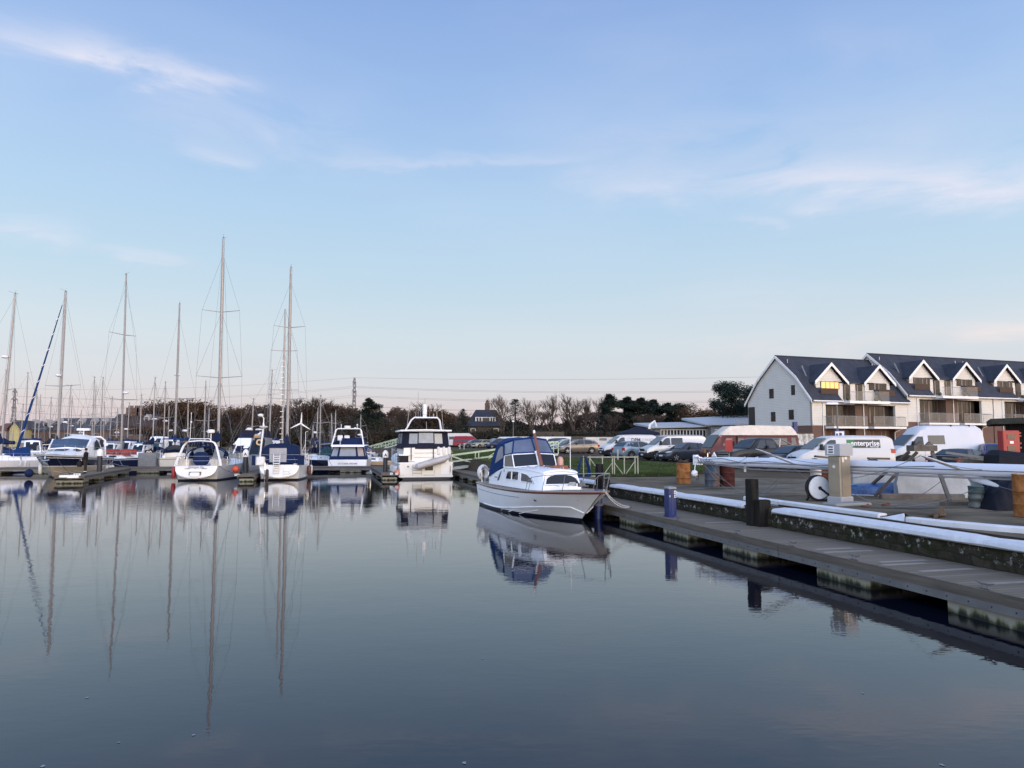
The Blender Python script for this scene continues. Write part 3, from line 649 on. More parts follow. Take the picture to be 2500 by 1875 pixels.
# round port and scooped air intake
mb = MB(); y_ = ysd(-1.95, 1.62); mb.lathe([(.05, -y_ - .02), (.05, -y_ + .01)], (-1.95, 0, 1.60), 12, 'y'); mb.build('porthole', steel, wc)
mb = MB(); mb.slab([(-2.75, -ysd(-2.7, 1.2) - .012, 1.16), (-2.55, -ysd(-2.5, 1.2) - .012, 1.18), (-2.28, -ysd(-2.3, 1.5) - .012, 1.58), (-2.42, -ysd(-2.4, 1.5) - .012, 1.5), (-2.6, -ysd(-2.6, 1.4) - .012, 1.36)], .01, .02); mb.build('air_scoop', hoodw, wc)
# front window
fa = [Vector((1.62, -.80, .97)), Vector((1.62, .80, .97)), Vector((1.38, .68, 1.60)), Vector((1.38, -.68, 1.60))]
pts = [(.04, .36), (.96, .36), (.93, .72), (.82, .88), (.62, .97), (.38, .97), (.18, .88), (.07, .72)]
def fpt(u, v): return fa[0].lerp(fa[1], u).lerp(fa[3].lerp(fa[2], u), v)
mb = MB(); mb.slab([fpt(u, v) for u, v in pts], .03, .02); w_ = mb.build('front_window', glass, wc, smooth=False)
mb = MB(); pp = [fpt(u, v) + Vector((.03, 0, 0)) for u, v in pts]; mb.tube(pp + [pp[0]], .026, 5); mb.tube([fpt(-.02, 1.03) + Vector((.02, 0, 0)), fpt(.15, 1.14) + Vector((.04, 0, 0)), fpt(.5, 1.2) + Vector((.05, 0, 0)), fpt(.85, 1.14) + Vector((.04, 0, 0)), fpt(1.02, 1.03) + Vector((.02, 0, 0))], .03, 5); mb.build('window_frame', paint, w_)
# windscreen: two panes and frame
wb = [Vector((-1.35, -1.0, 1.72)), Vector((-.80, -.72, 1.80)), Vector((-.62, 0, 1.83)), Vector((-.80, .72, 1.80)), Vector((-1.35, 1.0, 1.72))]
wt = [Vector((-1.55, -.98, 2.24)), Vector((-1.08, -.68, 2.30)), Vector((-.95, 0, 2.33)), Vector((-1.08, .68, 2.30)), Vector((-1.55, .98, 2.24))]
wb[0] = Vector((-2.1, -1.02, 1.74)); wt[0] = Vector((-2.1, -1.0, 2.2)); wb[4] = Vector((-2.1, 1.02, 1.74)); wt[4] = Vector((-2.1, 1.0, 2.2))
wb[1] = Vector((-1.1, -.93, 1.76)); wb[3] = Vector((-1.1, .93, 1.76)); wt[1] = Vector((-1.38, -.92, 2.27)); wt[3] = Vector((-1.38, .92, 2.27)); wb[2] = Vector((-.80, 0, 1.84)); wt[2] = Vector((-1.08, 0, 2.32))
for i in (1, 2):
    mb = MB(); mb.slab([wb[i], wb[i + 1], wt[i + 1], wt[i]], .0, .012); mb.build('windscreen_pane', glass, wc, smooth=False)
curtain = mat('cabin_curtain', (.20, .18, .15), .7, var=.3, scale=20, stretch=(6, 1, .3))
for i in (0, 3):
    mb = MB(); mb.slab([wb[i], wb[i + 1], wt[i + 1], wt[i]], .0, .012); mb.build('side_screen', curtain, wc, smooth=False)
mb = MB(); mb.tube(wb, .022, 5); mb.tube(wt, .022, 5)
for i in range(5): mb.tube([wb[i], wt[i]], .026, 5)
mb.build('windscreen_frame', paint, wc)
# canvas canopy with vinyl panes: front face, side faces, roof, sloping rear
ct = [Vector((-2.25, -.96, 2.74)), Vector((-1.75, -.72, 2.88)), Vector((-1.62, 0, 2.98)), Vector((-1.75, .72, 2.88)), Vector((-2.25, .96, 2.74))]
cr1 = [Vector((-3.15, -.98, 2.66)), Vector((-3.1, -.55, 2.92)), Vector((-3.1, 0, 2.97)), Vector((-3.1, .55, 2.92)), Vector((-3.15, .98, 2.66))]
cf = [Vector((-4.02, -1.08, 1.26)), Vector((-3.98, -.55, 1.34)), Vector((-3.98, 0, 1.36)), Vector((-3.98, .55, 1.34)), Vector((-4.02, 1.08, 1.26))]
cm2 = [a.lerp(b, .5) + Vector((-.10, 0, .06)) for a, b in zip(cr1, cf)]
mb = MB()
def strip(mb, A, B):
    k = len(A); mb.add(list(A) + list(B), [(i, i + 1, k + i + 1, k + i) for i in range(k - 1)])
strip(mb, ct, cr1); strip(mb, cr1, cm2); strip(mb, cm2, cf)
mid = [a.lerp(b, .12) for a, b in zip(wt, ct)]; strip(mb, wt, mid)
mid2 = [a.lerp(b, .90) for a, b in zip(wt, ct)]; strip(mb, mid2, ct)
for sd in (0, 4):
    y = -1 if sd == 0 else 1
    mb.add([wt[sd], ct[sd], cr1[sd], cm2[sd], cf[sd], Vector((-3.0, y * 1.07, 1.52)), Vector((-2.15, y * 1.04, 1.76))], [(0, 1, 2, 3, 4, 5, 6)])
for i in range(5): mb.tube([wt[i], ct[i]], .035, 5)
mb.tube(ct, .03, 5); mb.tube(cr1, .03, 5)
mb.build('canopy', canvasb, wc)
vin = mat('tinted_vinyl', (.085, .11, .17), .14, var=.3, scale=1.5)
for i in range(4):
    a, b_, c_, d_ = mid[i], mid[i + 1], mid2[i + 1], mid2[i]
    mb = MB(); mb.panel([a, b_, c_, d_], .02, .98, 0, 1, .004, .01); mb.build('canopy_pane', vin if i in (1, 2) else glassl, wc, smooth=False)
for y in (-1, 1):
    pl = [(-2.3, 2.28), (-2.35, 2.62), (-2.7, 2.62), (-3.0, 2.42), (-3.15, 2.05), (-2.9, 2.0)]
    pl = [(-2.22, 2.12), (-2.3, 2.58), (-2.55, 2.60), (-2.85, 2.45), (-3.1, 2.1), (-3.18, 1.86)]
    yy = lambda x, z: y * (1.07 - (z - 1.5) * .075 + .006)
    mb = MB(); mb.slab([(x, yy(x, z), z) for x, z in (pl if y > 0 else pl[::-1])], .012, .02); mb.build('side_pane', glassl, wc, smooth=False)
# varnished mast raked aft, lamp on top
mb = MB(); mb.tube([(-.55, .04, 1.80), (-1.35, .04, 3.12)], .07, 8, rr=[.085, .055]); o = mb.build('mast', varn, wc)
mb = MB(); mb.lathe([(.04, 0), (.05, .05), (.05, .12), (.02, .16)], (-1.37, .04, 3.12), 10); mb.build('mast_lamp', white2, o)
mb = MB(); mb.tube([(-.62, -.03, 1.86), (-.95, -.05, 2.36)], .03, 6); mb.lathe([(.045, 0), (.05, .08)], (-.97, -.05, 2.34), 10); mb.build('wiper_motor', white2, wc)
# hatch, hand rails, deck gear
mb = MB(); mb.rbox(-.30, .60, .05, .70, 1.74, 1.87, .02); o = mb.build('hatch', varn, wc, smooth=False); mb = MB(); mb.box(-.2, .5, .14, .61, 1.872, 1.878); mb.build('hatch_pane', glass, o)
for i, (x, y) in enumerate(((-.35, -.62), (.15, -.45), (.55, -.25), (.75, .35))):
    mb = MB(); z0 = 1.76; mb.tube([(x - .16, y, z0), (x - .13, y, z0 + .06), (x + .13, y, z0 + .06), (x + .16, y, z0 - .01)], .012, 5); mb.build('grab_rail', steel, wc)
mb = MB(); mb.rbox(2.0, 2.3, -.45, -.05, 1.16, 1.22, .03); mb.build('deck_hatch', white2, wc)
mb = MB()
for k_ in range(14): t_ = k_ * 1.1; mb.tube([(2.35 + .16 * cos(t_ + i * .5) * (1 - k_ * .03), .05 + .13 * sin(t_ + i * .5), 1.20 + k_ * .008) for i in range(5)], .016, 4)
mb.build('rope_coil', ropem, wc)
mb = MB(); mb.tube([(2.75, .35, 1.18), (3.3, .12, 1.24)], .025, 6); mb.tube([(2.72, .22, 1.2), (2.78, .5, 1.2)], .02, 6); mb.box(2.5, 2.62, .2, .45, 1.16, 1.30); mb.tube([(2.56, .32, 1.25), (2.56, .32, 1.42)], .03, 6); mb.build('anchor', galv, wc)
# pulpit rail
pr = []; mb = MB()
for t_ in (.68, .78, .88, .95): pr.append(H.p(t_, 1, -1) + Vector((0, .07, .0)))
rl = [H.p(.64, 1, -1) + Vector((0, .1, .02)), H.p(.655, 1, -1) + Vector((0, .1, .32)), H.p(.69, 1, -1) + Vector((0, .08, .5)), H.p(.78, 1, -1) + Vector((0, .06, .58)), H.p(.88, 1, -1) + Vector((.05, 0, .6)), H.p(.95, 1, -1) + Vector((.1, -.02, .62)), H.p(1, 1, -1) + Vector((.12, 0, .62))]
full = rl + [Vector((q.x, -q.y, q.z)) for q in reversed(rl[:-1])]
mb.tube(full, .014, 6)
for i in range(2, 6):
    for sd in (1, -1): a = rl[i]; b_ = H.p([0, 0, .69, .78, .88, .95][i] - .012, 1, -1) + Vector((-.10, .05, 0)); mb.tube([(a.x, a.y * sd, a.z), (b_.x, b_.y * sd, b_.z)], .012, 5)
mb.tube([rl[-1] + Vector((0, 0, 0)), H.p(.985, 1, 1) + Vector((0, 0, 0))], .012, 5)
mb.build('pulpit', steel, wc)
mb = MB()
for sd in (-1, 1): mb.tube([(-4.7, sd * 1.15, .98), (-4.75, sd * 1.15, 1.55), (-4.2, sd * 1.17, 1.6)], .014, 5); mb.tube([(-4.2, sd * 1.17, 1.6), (-4.2, sd * 1.17, 1.0)], .014, 5)
mb.tube([(-4.75, -1.15, 1.55), (-4.8, 0, 1.6), (-4.75, 1.15, 1.55)], .014, 5); mb.build('stern_rail', steel, wc)
# whip aerial, horseshoe buoy on the stern rail
mb = MB(); mb.tube([(.15, .98, 1.65), (.12, .99, 2.95)], .016, 5); mb.build('whip_aerial', white2, wc)
hb = thing('horseshoe_lifebuoy', 'white horseshoe lifebuoy hung on the stern rail of the wooden cruiser', 'lifebuoy', wc.matrix_basis @ Vector((-4.72, -1.0, 1.42)) if False else (0, 0, 0))
R_ = Matrix.Rotation(HB, 4, 'Z'); base = Vector((1.345, 29.33, 0)) + (R_ @ Vector((-4.70, -1.10, 1.42))); hb.location = base; hb.rotation_euler = (0, 0, HB + .35)
mb = MB(); mb.tube([(.0, .24 * cos(a), .28 * sin(a) + .0) for a in [radians(-60 + 300 * i / 16) for i in range(17)]], .08, 8); mb.build('float', fenderm, hb)
mb = MB(); mb.tube([(.095, .24 * cos(a), .28 * sin(a)) for a in [radians(-40 + 260 * i / 12) for i in range(13)]], .014, 4); mb.build('strap', steel, hb)
# pink round fender stowed behind the windscreen, port side
o = thing('round_fender', 'faded pink fender standing beside the cruiser windscreen', 'fender', Vector((1.345, 29.33, 0)) + (R_ @ Vector((-1.4, 1.22, 1.78))), HB)
mb = MB(); mb.lathe([(.03, -.42), (.12, -.36), (.14, -.2), (.14, .25), (.1, .36), (.03, .4)], n=12); mb.tube([(0, 0, -.4), (0, 0, -.82)], .02, 5); mb.build('body', mat('faded_pink', (.50, .27, .22), .5), o)
mb = MB(); mb.box(-3.15, -2.8, -ysd(-2.9, 1.3) - .012, -ysd(-2.9, 1.3) - .004, 1.27, 1.31); mb.build('name_plate', greyp, wc, smooth=False)
bowp = Vector((1.345, 29.33, 0)) + (R_ @ Vector((4.72, .1, 1.2)))
for k_, (yy, dx, sg, lb) in enumerate(((25.2, .12, .38, 'outer white mooring rope sagging from the cruiser bow to the cleat'), (25.45, .18, .26, 'inner white mooring rope sagging from the cruiser bow to the cleat'))):
    mb = MB(); p1 = Vector((nearx(yy) + dx, yy, .60)); pts = catenary(bowp + Vector((.03 * k_, 0, 0)), p1, sg * .55, 14)
    pts = [Vector((q.x, q.y, max(q.z, .53 if q.x > nearx(q.y) + .03 else .2))) for q in pts]
    mb.tube(pts, .016, 5); tag(mb.build('mooring_rope', ropem, None), lb, 'mooring rope', group='mooring ropes of the wooden cruiser')
# =============== pontoons of the marina ===============
def axis_loc(px, Y, z=0): return Vector((X(px, Y), Y, z))
# main walkway across the view
wa, wb2 = Vector((-56, 63.2, 0)), Vector((-10.6, 67.6, 0))
dw = (wb2 - wa); hw_ = head(dw.x, dw.y); Lw = dw.length
pontoon('walkway', 'main grey planked walkway running across the marina behind the finger pontoons', wa + Vector((-sin(hw_), cos(hw_), 0)) * 2.2, hw_, Lw, 2.2, [2 + i * 4.4 for i in range(int(Lw / 4.4))], joints=[Lw / 4, Lw / 2, Lw * 3 / 4], fw=1.9, bolts=False, z=.52)
def finger(label, end, start, w, n):
    d = start - end; h = head(d.x, d.y); L = d.length
    return pontoon('finger_pontoon', label, end + Vector((-sin(h), cos(h), 0)) * w / 2, h, L, w, [.9 + i * (L - 1.8) / (n - 1) for i in range(n)], fw=1.5, bolts=False, group='finger pontoons of the marina', cat='finger pontoon')
F1e, F1s = Vector((-29.5, 49.6, 0)), Vector((-33.9, 64.2, 0))
finger('finger pontoon with the person standing on it, beside the navy motor cruiser', F1e, F1s, 1.8, 4)
F2e, F2s = Vector((-18.55, 51.9, 0)), Vector((-21.2, 65.6, 0))
finger('finger pontoon ending between the two yachts with their sterns to the water', F2e, F2s, 1.15, 3)
F3e, F3s = Vector((-8.85, 54.0, 0)), Vector((-12.0, 66.5, 0))
finger('finger pontoon on the left of the big aft cabin cruiser', F3e, F3s, 1.25, 3)
sg = mat('sign_white', (.72, .72, .70), .5)
def plate(px, py, Y, w, txt, label, z=None):
    p = ony(px, py, Y); o = thing('number_plate', label, 'number plate', p, 0)
    mb = MB(); mb.box(-w / 2, w / 2, -.01, .01, -.07, .07); mb.build('plate', sg, o, smooth=False)
    t_ = text_mb(txt, .10, .003, .002); remap(t_, lambda x, y, z_: (x, -.014 + z_, y)); t_.build('digits', black, o, smooth=False)
plate(579, 1159.5, 51.80, .34, '38  40', 'white berth number plate on the end of the finger pontoon right of the grey yacht')
plate(955.5, 1156.6, 53.9, .20, '41', 'left berth number plate on the finger pontoon beside the big cruiser')
plate(969, 1156.8, 53.9, .20, '42', 'right berth number plate on the finger pontoon beside the big cruiser')
plate(188, 1158.6, 48.5, .45, '34  36', 'white berth plate on the end of the finger pontoon in front of the navy cruiser')
# steel piles with white caps
def mpile(px, Y, top, r, label, letter=None, capm_=white2):
    o = thing('mooring_pile', label, 'mooring pile', axis_loc(px, Y), group='steel mooring piles with white caps')
    mb = MB(); mb.lathe([(r, -1), (r, top - .55)], n=18); mb.build('tube', mat('pile_black', (.012, .013, .02), .5, var=.4), o)
    mb = MB(); mb.lathe([(r + .05, top - .56), (r + .05, top - .18), (r * .5, top - .02), (.02, top)], n=8); mb.build('cap', capm_, o)
    if letter:
        t_ = text_mb(letter, .30, .01, .002); remap(t_, lambda x, y, z: (x + (.05), -(r + .055) + z, y + top - .38)); t_.build('letter', black, o, smooth=False)
mpile(601, 54.4, 2.25, .17, 'black pile with a white cap lettered A beside the stern of the grey yacht', 'A')
mpile(941.5, 56.3, 2.15, .17, 'black pile with a white cap lettered A at the left of the big cruiser', 'A')
mpile(245.5, 57.3, 2.25, .19, 'black pile with a white cap standing in front of the navy motor cruiser')
mpile(887, 96, 2.6, .2, 'distant pile with a round white top beyond the marina walkway')

# =============== sailing yachts ===============
def yacht(label, px, Y, top, hd, L=11, B=3.5, hullm=white, detail=2, mastx=.06, hood=canvas, stripe=None, spread=(.42, .72), radar=None, genoa=None, group=None, boomcover=canvas, mr=.085, mlean=0, bimini=False, fb=(1.0, 1.0, 1.25), mastm=alu, sprw=None, boomz=1.55, boomL=.36):
    m0 = axis_loc(px, Y); mx = mastx * L; R = Matrix.Rotation(hd, 4, 'Z')
    o = thing('sailing_yacht', label, 'sailing yacht', m0 - (R @ Vector((mx, 0, 0))), hd, group)
    H = Hull(L, B, *fb, over=L * .085, stern=.74, trans=.45 if detail > 1 else .2, flare=.12, full=.45, fine=.35)
    H.build(o, [hullm, antif, stripe or hullm], lambda a, b: 1 if b <= .1 else (2 if .87 < b < .92 else 0), nt_=18 if detail > 1 else 10, vs=(-.4, 0, .1, .25, .5, .8, .86, .90, .96, 1.0) if detail > 1 else (-.3, .1, .5, .86, .90, 1.0), deckmat=white2, camber=.04)
    dz = H.sheer(.5)
    # coachroof
    mb = MB(); b1, t1 = house(mb, -L * .13, L * .26, B * .30, B * .17, dz - .02, dz + .42, rf=.9, rb=.05, ins=.12, crown=.06, nose=.15); ch = mb.build('coachroof', white, o)
    for sd in (-1, 1):
        q = side_quad(b1, t1, sd); mb = MB()
        if sd < 0: q = (q[0], q[1], q[2], q[3])
        mb.panel(q, .12, .42, .35, .75, .008, .015); mb.panel(q, .5, .75, .35, .72, .008, .015); mb.build('window', glass, o, smooth=False)
    # cockpit coaming and well
    mb = MB(); mb.box(-L * .42, -L * .14, B * .24, B * .30, dz - .05, dz + .28); mb.box(-L * .42, -L * .14, -B * .30, -B * .24, dz - .05, dz + .28); mb.build('coaming', white, o)
    if hood:
        mb = MB(); x0, x1 = -L * .20, -L * .06; zc = dz + .36; rg = []
        for (x, wf, hf) in ((x1, .24, .0), (x1 - .18, .27, .45), (x0 + .35, .30, .82), (x0, .31, .86)):
            rg.append([(x, B * wf * cos(a), zc + hf * max(0, sin(a)) ** .8) for a in [pi * i / 8 for i in range(9)]])
        mb.loft(rg, closed=False, caps=False); mb.build('sprayhood', hood, o)
        if detail > 1:
            mb = MB()
            for i in (2, 4): mb.slab([rg[1][i], rg[1][i + 2], rg[2][i + 2], rg[2][i]], .02, .02)
            mb.build('hood_window', glassl, o, smooth=False)
    # mast and standing rigging
    zt = top; zb = dz + .40; rk = mlean
    ml = lambda z: mx + rk * (z - zb) / (zt - zb)
    mb = MB(); mb.tube([(ml(zb), 0, zb), (ml(zt * .8), 0, zt * .8), (ml(zt), 0, zt)], mr, 8, rr=[mr, mr * .95, mr * .7]); ms = mb.build('mast', mastm, o)
    mb = MB(); mb.tube([(ml(zt), 0, zt), (ml(zt) - .05, 0, zt + .35)], .012, 4); mb.tube([(ml(zt) + .1, -.02, zt + .1), (ml(zt) + .55, -.1, zt + .22)], .01, 4); mb.tube([(ml(zt) - .25, 0, zt + .06), (ml(zt) + .1, 0, zt + .06)], .014, 4); mb.box(ml(zt) - .06, ml(zt) + .06, -.05, .05, zt, zt + .12); mb.build('masthead_gear', greyp, ms)
    wr = MB(); wr_r = .009 if Y < 80 else .012
    tips = []
    for k_, fz in enumerate(spread):
        z = zb + (zt - zb) * fz; w = (sprw or B * .36) * (1 - .18 * k_); tip = []
        for sd in (-1, 1):
            mb = MB(); e_ = Vector((ml(z) - .25, w * sd, z + .12)); mb.tube([(ml(z), 0, z), e_], .028, 5, rr=[.04, .022]); mb.build('spreader', mastm, ms); tip.append(e_)
        tips.append(tip)
    hnd = .93 if detail > 1 else .97
    for sd, s_ in ((-1, 0), (1, 1)):
        chn = Vector((mx - .15, B * .46 * sd, dz)); pts = [chn] + [t_[s_] for t_ in tips] + [Vector((ml(zt * hnd), 0, zt * hnd))]; wr.tube(pts, wr_r, 3)
        if tips: wr.tube([Vector((mx + .3, B * .40 * sd, dz)), Vector((ml(tips[0][0].z), 0, tips[0][0].z - .1))], wr_r, 3)
        if len(tips) > 1: wr.tube([tips[0][s_], Vector((ml(tips[1][0].z), 0, tips[1][0].z - .1))], wr_r, 3)
        if tips and detail > 1: wr.tube([Vector((mx - .6, B * .44 * sd, dz)), Vector((ml(tips[0][0].z), 0, tips[0][0].z - .15))], wr_r, 3)
    stem = Vector((L / 2 - .25, 0, H.sheer(1))); tp_ = Vector((ml(zt * .985), 0, zt * .985))
    wr.tube([stem, tp_], wr_r, 3)
    wr.tube([tp_, Vector((-L * .30, 0, dz + 3.5)), Vector((-L / 2 + .5, B * .3, dz))], wr_r, 3); wr.tube([Vector((-L * .30, 0, dz + 3.5)), Vector((-L / 2 + .5, -B * .3, dz))], wr_r, 3)
    if detail > 1: wr.tube([Vector((mx - .1, .12, zb)), Vector((ml(zt) - .12, .08, zt))], wr_r * .9, 3); wr.tube([Vector((mx + .25, -.2, zb)), Vector((ml(zt) + .1, -.05, zt))], wr_r * .9, 3)
    wr.build('rigging', wire, o, smooth=False, fix=False)
    if genoa:
        mb = MB(); a_ = stem.lerp(tp_, .05); b_ = stem.lerp(tp_, .93); n_ = 14
        mb.tube([a_.lerp(b_, i / n_) for i in range(n_ + 1)], .1, 8, rr=[.035 + .095 * (1 - i / n_) for i in range(n_ + 1)]); mb.build('furled_genoa', genoa, o)
        mb = MB(); n_ = 9
        for i in range(1, n_): c_ = a_.lerp(b_, i / n_); d_ = (b_ - a_).normalized(); mb.tube([c_ - d_ * .25 + Vector((0, -.15, 0)), c_ + Vector((.16, .0, 0)), c_ + d_ * .25 + Vector((0, .15, 0))], .03, 4)
        mb.build('sheet_wrap', white2, o)
    # boom with sail cover
    bz = dz + boomz; bl_ = L * boomL
    mb = MB(); mb.tube([(mx - .1, 0, bz), (mx - bl_, 0, bz + .1)], .07, 8); bo = mb.build('boom', mastm, ms)
    if boomcover:
        rg = []
        for i in range(8):
            t = i / 7; x = mx + .12 - (bl_ + .05) * t; h = lerp(.95, .22, min(1, t * 1.6) ** .6); w = lerp(.17, .11, t)
            rg.append([(x, -w, bz + .02), (x, -w * .9, bz + h * .5), (x, 0, bz + h), (x, w * .9, bz + h * .5), (x, w, bz + .02), (x, 0, bz - .12)])
        mb = MB(); mb.loft(rg); mb.build('sail_cover', boomcover, bo)
    if radar:
        z = zb + (zt - zb) * radar; mb = MB(); mb.tube([(ml(z), 0, z - .12), (ml(z) + .32, 0, z - .06)], .03, 5); mb.lathe([(.05, -.07), (.26, -.02), (.30, .06), (.27, .15), (.12, .19)], (ml(z) + .38, 0, z), 14); mb.build('radar', white2, ms)
    g_, tps = H.guard(o, .04, .97, h=.62, n=7 if detail > 1 else 4); g_.build('guard_rail', steel, o, fix=False)
    if bimini:
        mb = MB(); mb.rbox(-L * .42, -L * .20, -B * .33, B * .33, dz + 1.75, dz + 1.85, .05)
        for x in (-L * .42, -L * .2):
            for sd in (-1, 1): mb.tube([(x, sd * B * .34, dz), (x + .05, sd * B * .3, dz + 1.75)], .014, 4)
        mb.build('bimini', hood, o)
    return o, H
HD = head(-.249, .969)
# --- grey yacht "Midnight Sky", stern to the water
L_ = 11.8; hd1 = head(-.155, .988)
o1, H1 = yacht('grey hulled yacht named Midnight Sky showing its white sugar scoop stern', 533, 59.4, Z(585, 59.4), hd1, L=L_, B=3.85, hullm=greyh, mastx=.04, hood=canvas, spread=(.36, .66), radar=None, fb=(1.05, 1.12, 1.35), mr=.11, sprw=1.75, mlean=-.35, boomz=1.75)
# transom panel following the stern: a curved white apron with recess
def transom(o, H, m1, m2, top=1.0, low=.16, y=None, out=.55, name='transom'):
    mb = MB(); n_ = 12; rim = []
    for i in range(n_ + 1):
        a = pi * i / n_; yy = cos(a); zz = sin(a) ** .75
        w = H.p(0, top, 1).y; zb_ = H.sheer(0) * low; z = H.sheer(0) * top - (H.sheer(0) * top - zb_) * zz
        x = -H.L / 2 - out * (1 - (z / H.sheer(0)))
        rim.append(Vector((x, yy * w * (1.0), z)))
    inner = [Vector((p.x - .05, p.y * .86, lerp(p.z, H.sheer(0) * .62, .14))) for p in rim]; inner[0].z = inner[-1].z = H.sheer(0) * top
    vs = rim + inner; fs = [(i, i + 1, n_ + 2 + i, n_ + 1 + i) for i in range(n_)]
    mb.add(vs, fs, 0); mb.add(inner, [tuple(range(n_ + 1))], 1)
    hullrim = [Vector((-H.L / 2 + .25, p.y * 1.0, max(p.z, 0) * 1.0)) for p in rim]; mb.add(rim + hullrim, [(i, i + 1, n_ + 2 + i, n_ + 1 + i) for i in range(n_)], 0)
    t_ = mb.build(name, [m1, m2], o, smooth=False); return t_, rim
tr1, rim1 = transom(o1, H1, white, mat('transom_inner', (.66, .63, .60), .4, var=.05))
sx = -L_ / 2
def ontr(mb, H, x_off=-.10, out=.55):      # map (y right as seen from astern -> local -y... , z)
    def fn(a, b, c): return (-H.L / 2 - out * (1 - b / H.sheer(0)) + x_off - c, -a, b)
    return remap(mb, fn)
# seen from astern (looking forward) screen-right is starboard (-y)
t_ = text_mb('Midnight Sky', .21, .0, .003, italic=.3); remap(t_, lambda x, y, z: (x, y + .97, z)); ontr(t_, H1); t_.build('name_lettering', greyp, tr1, smooth=False)
mb = MB(); mb.box(-.42, .42, .28, .66, 0, .02); ontr(mb, H1, -.055); rc = mb.build('locker', mat('recess_tan', (.13, .105, .07), .7), tr1, smooth=False)
mb = MB(); mb.lathe([(.10, -.33), (.15, -.25), (.15, .25), (.10, .33)], n=10, axis='x'); remap(mb, lambda x, y, z: (x, y * 1.0 + .47, z * .3 + .05)); ontr(mb, H1, -.09); mb.build('liferaft', cream, rc)
mb = MB(); mb.box(-.33, .02, .13, .17, 0, .02); mb.box(.30, .36, .16, .22, 0, .05); mb.box(-.75, -.4, .86, .89, 0, .012); mb.box(.4, .75, .86, .89, 0, .012); ontr(mb, H1, -.07); mb.build('vent_slots', black, tr1, smooth=False)
# arch over the cockpit, blue wheel cover, davit and radar post
mb = MB(); ax = sx + .75; Bh = 1.55
for dx in (0, .28): mb.tube([(ax + dx - .45, Bh * 1.02, 1.05), (ax + dx - .1, Bh * .74, 2.45), (ax + dx, Bh * .62, 2.72), (ax + dx, Bh * .5, 2.80), (ax + dx, 0, 2.86), (ax + dx, -Bh * .5, 2.80), (ax + dx, -Bh * .62, 2.72), (ax + dx - .1, -Bh * .74, 2.45), (ax + dx - .45, -Bh * 1.02, 1.05)], .045, 6)
mb.tube([(ax, Bh * .5, 2.86), (ax, Bh * .45, 3.0), (ax, -Bh * .42, 3.0), (ax, -Bh * .5, 2.86)], .03, 5); ar = mb.build('stern_arch', white, o1)
mb = MB(); mb.tube([(ax, -Bh * .48, 2.82), (ax, -Bh * .48, 3.42)], .035, 6); mb.lathe([(.1, 0), (.25, .03), (.27, .15), (.22, .26), (.1, .28)], (ax, -Bh * .48, 3.40), 14); mb.build('radar', white2, ar)
mb = MB(); mb.tube([(ax, Bh * .45, 2.95), (ax, Bh * .42, 4.9)], .02, 5); mb.ball((ax, Bh * .42, 4.2), .07, 6); mb.build('aerial', white2, ar)
mb = MB(); mb.slab([(ax - .3, Bh * .95, 2.75), (ax + 1.1, Bh * .95, 2.72), (ax + 1.1, Bh * .5, 2.8), (ax - .3, Bh * .5, 2.84)], .02, .03); mb.build('solar_panel', greyp, ar, smooth=False)
mb = MB(); mb.lathe([(.05, -.16), (.45, -.12), (.60, 0), (.55, .1), (.2, .2)], (sx + 1.25, 0, 1.55), 18, 'x'); remap(mb, lambda x, y, z: (x, y, min(z, 2.05) if z > 1.0 else z)); mb.build('wheel_cover', canvas, o1)
mb = MB(); mb.tube([(sx + .05, 1.45, 1.1), (sx + .05, 1.42, 1.75), (sx + .05, -1.42, 1.75), (sx + .05, -1.45, 1.1)], .016, 5); mb.tube([(sx + .05, 1.42, 1.42), (sx + .05, -1.42, 1.42)], .012, 5); mb.tube([(sx + .05, .7, 1.1), (sx + .05, .7, 1.75)], .014, 5); mb.build('pushpit', steel, o1)
# big sprayhood/enclosure arch seen from astern
mb = MB(); rg = []
for (x, w, h) in ((sx + 2.7, 1.50, 1.05), (sx + 3.5, 1.45, 1.12), (sx + 4.6, 1.2, .6)): rg.append([(x, w * cos(a), 1.35 + h * max(0, sin(a)) ** .7) for a in [pi * i / 10 for i in range(11)]])
mb.loft(rg[1:], closed=False, caps=False); mb.tube(rg[0], .05, 5); mb.tube(rg[1], .05, 5); mb.tube([rg[1][5], (sx + 4.2, 0, 1.5)], .04, 5); mb.build('cockpit_tent', canvas, o1)
mb = MB(); mb.slab([rg[1][2], rg[1][4], (sx + 3.6, .25, 1.6), (sx + 3.6, 1.0, 1.6)], .03, .02); mb.slab([rg[1][6], rg[1][8], (sx + 3.6, -1.0, 1.6), (sx + 3.6, -.25, 1.6)], .03, .02); mb.build('tent_window', glassl, o1, smooth=False)
mb = MB(); mb.box(sx + .9, sx + 3.6, .75, 1.5, 1.0, 1.5); mb.box(sx + .9, sx + 3.6, -1.5, -.75, 1.0, 1.5); mb.build('cockpit_seat', mat('seat_cream', (.50, .46, .40), .6), o1)
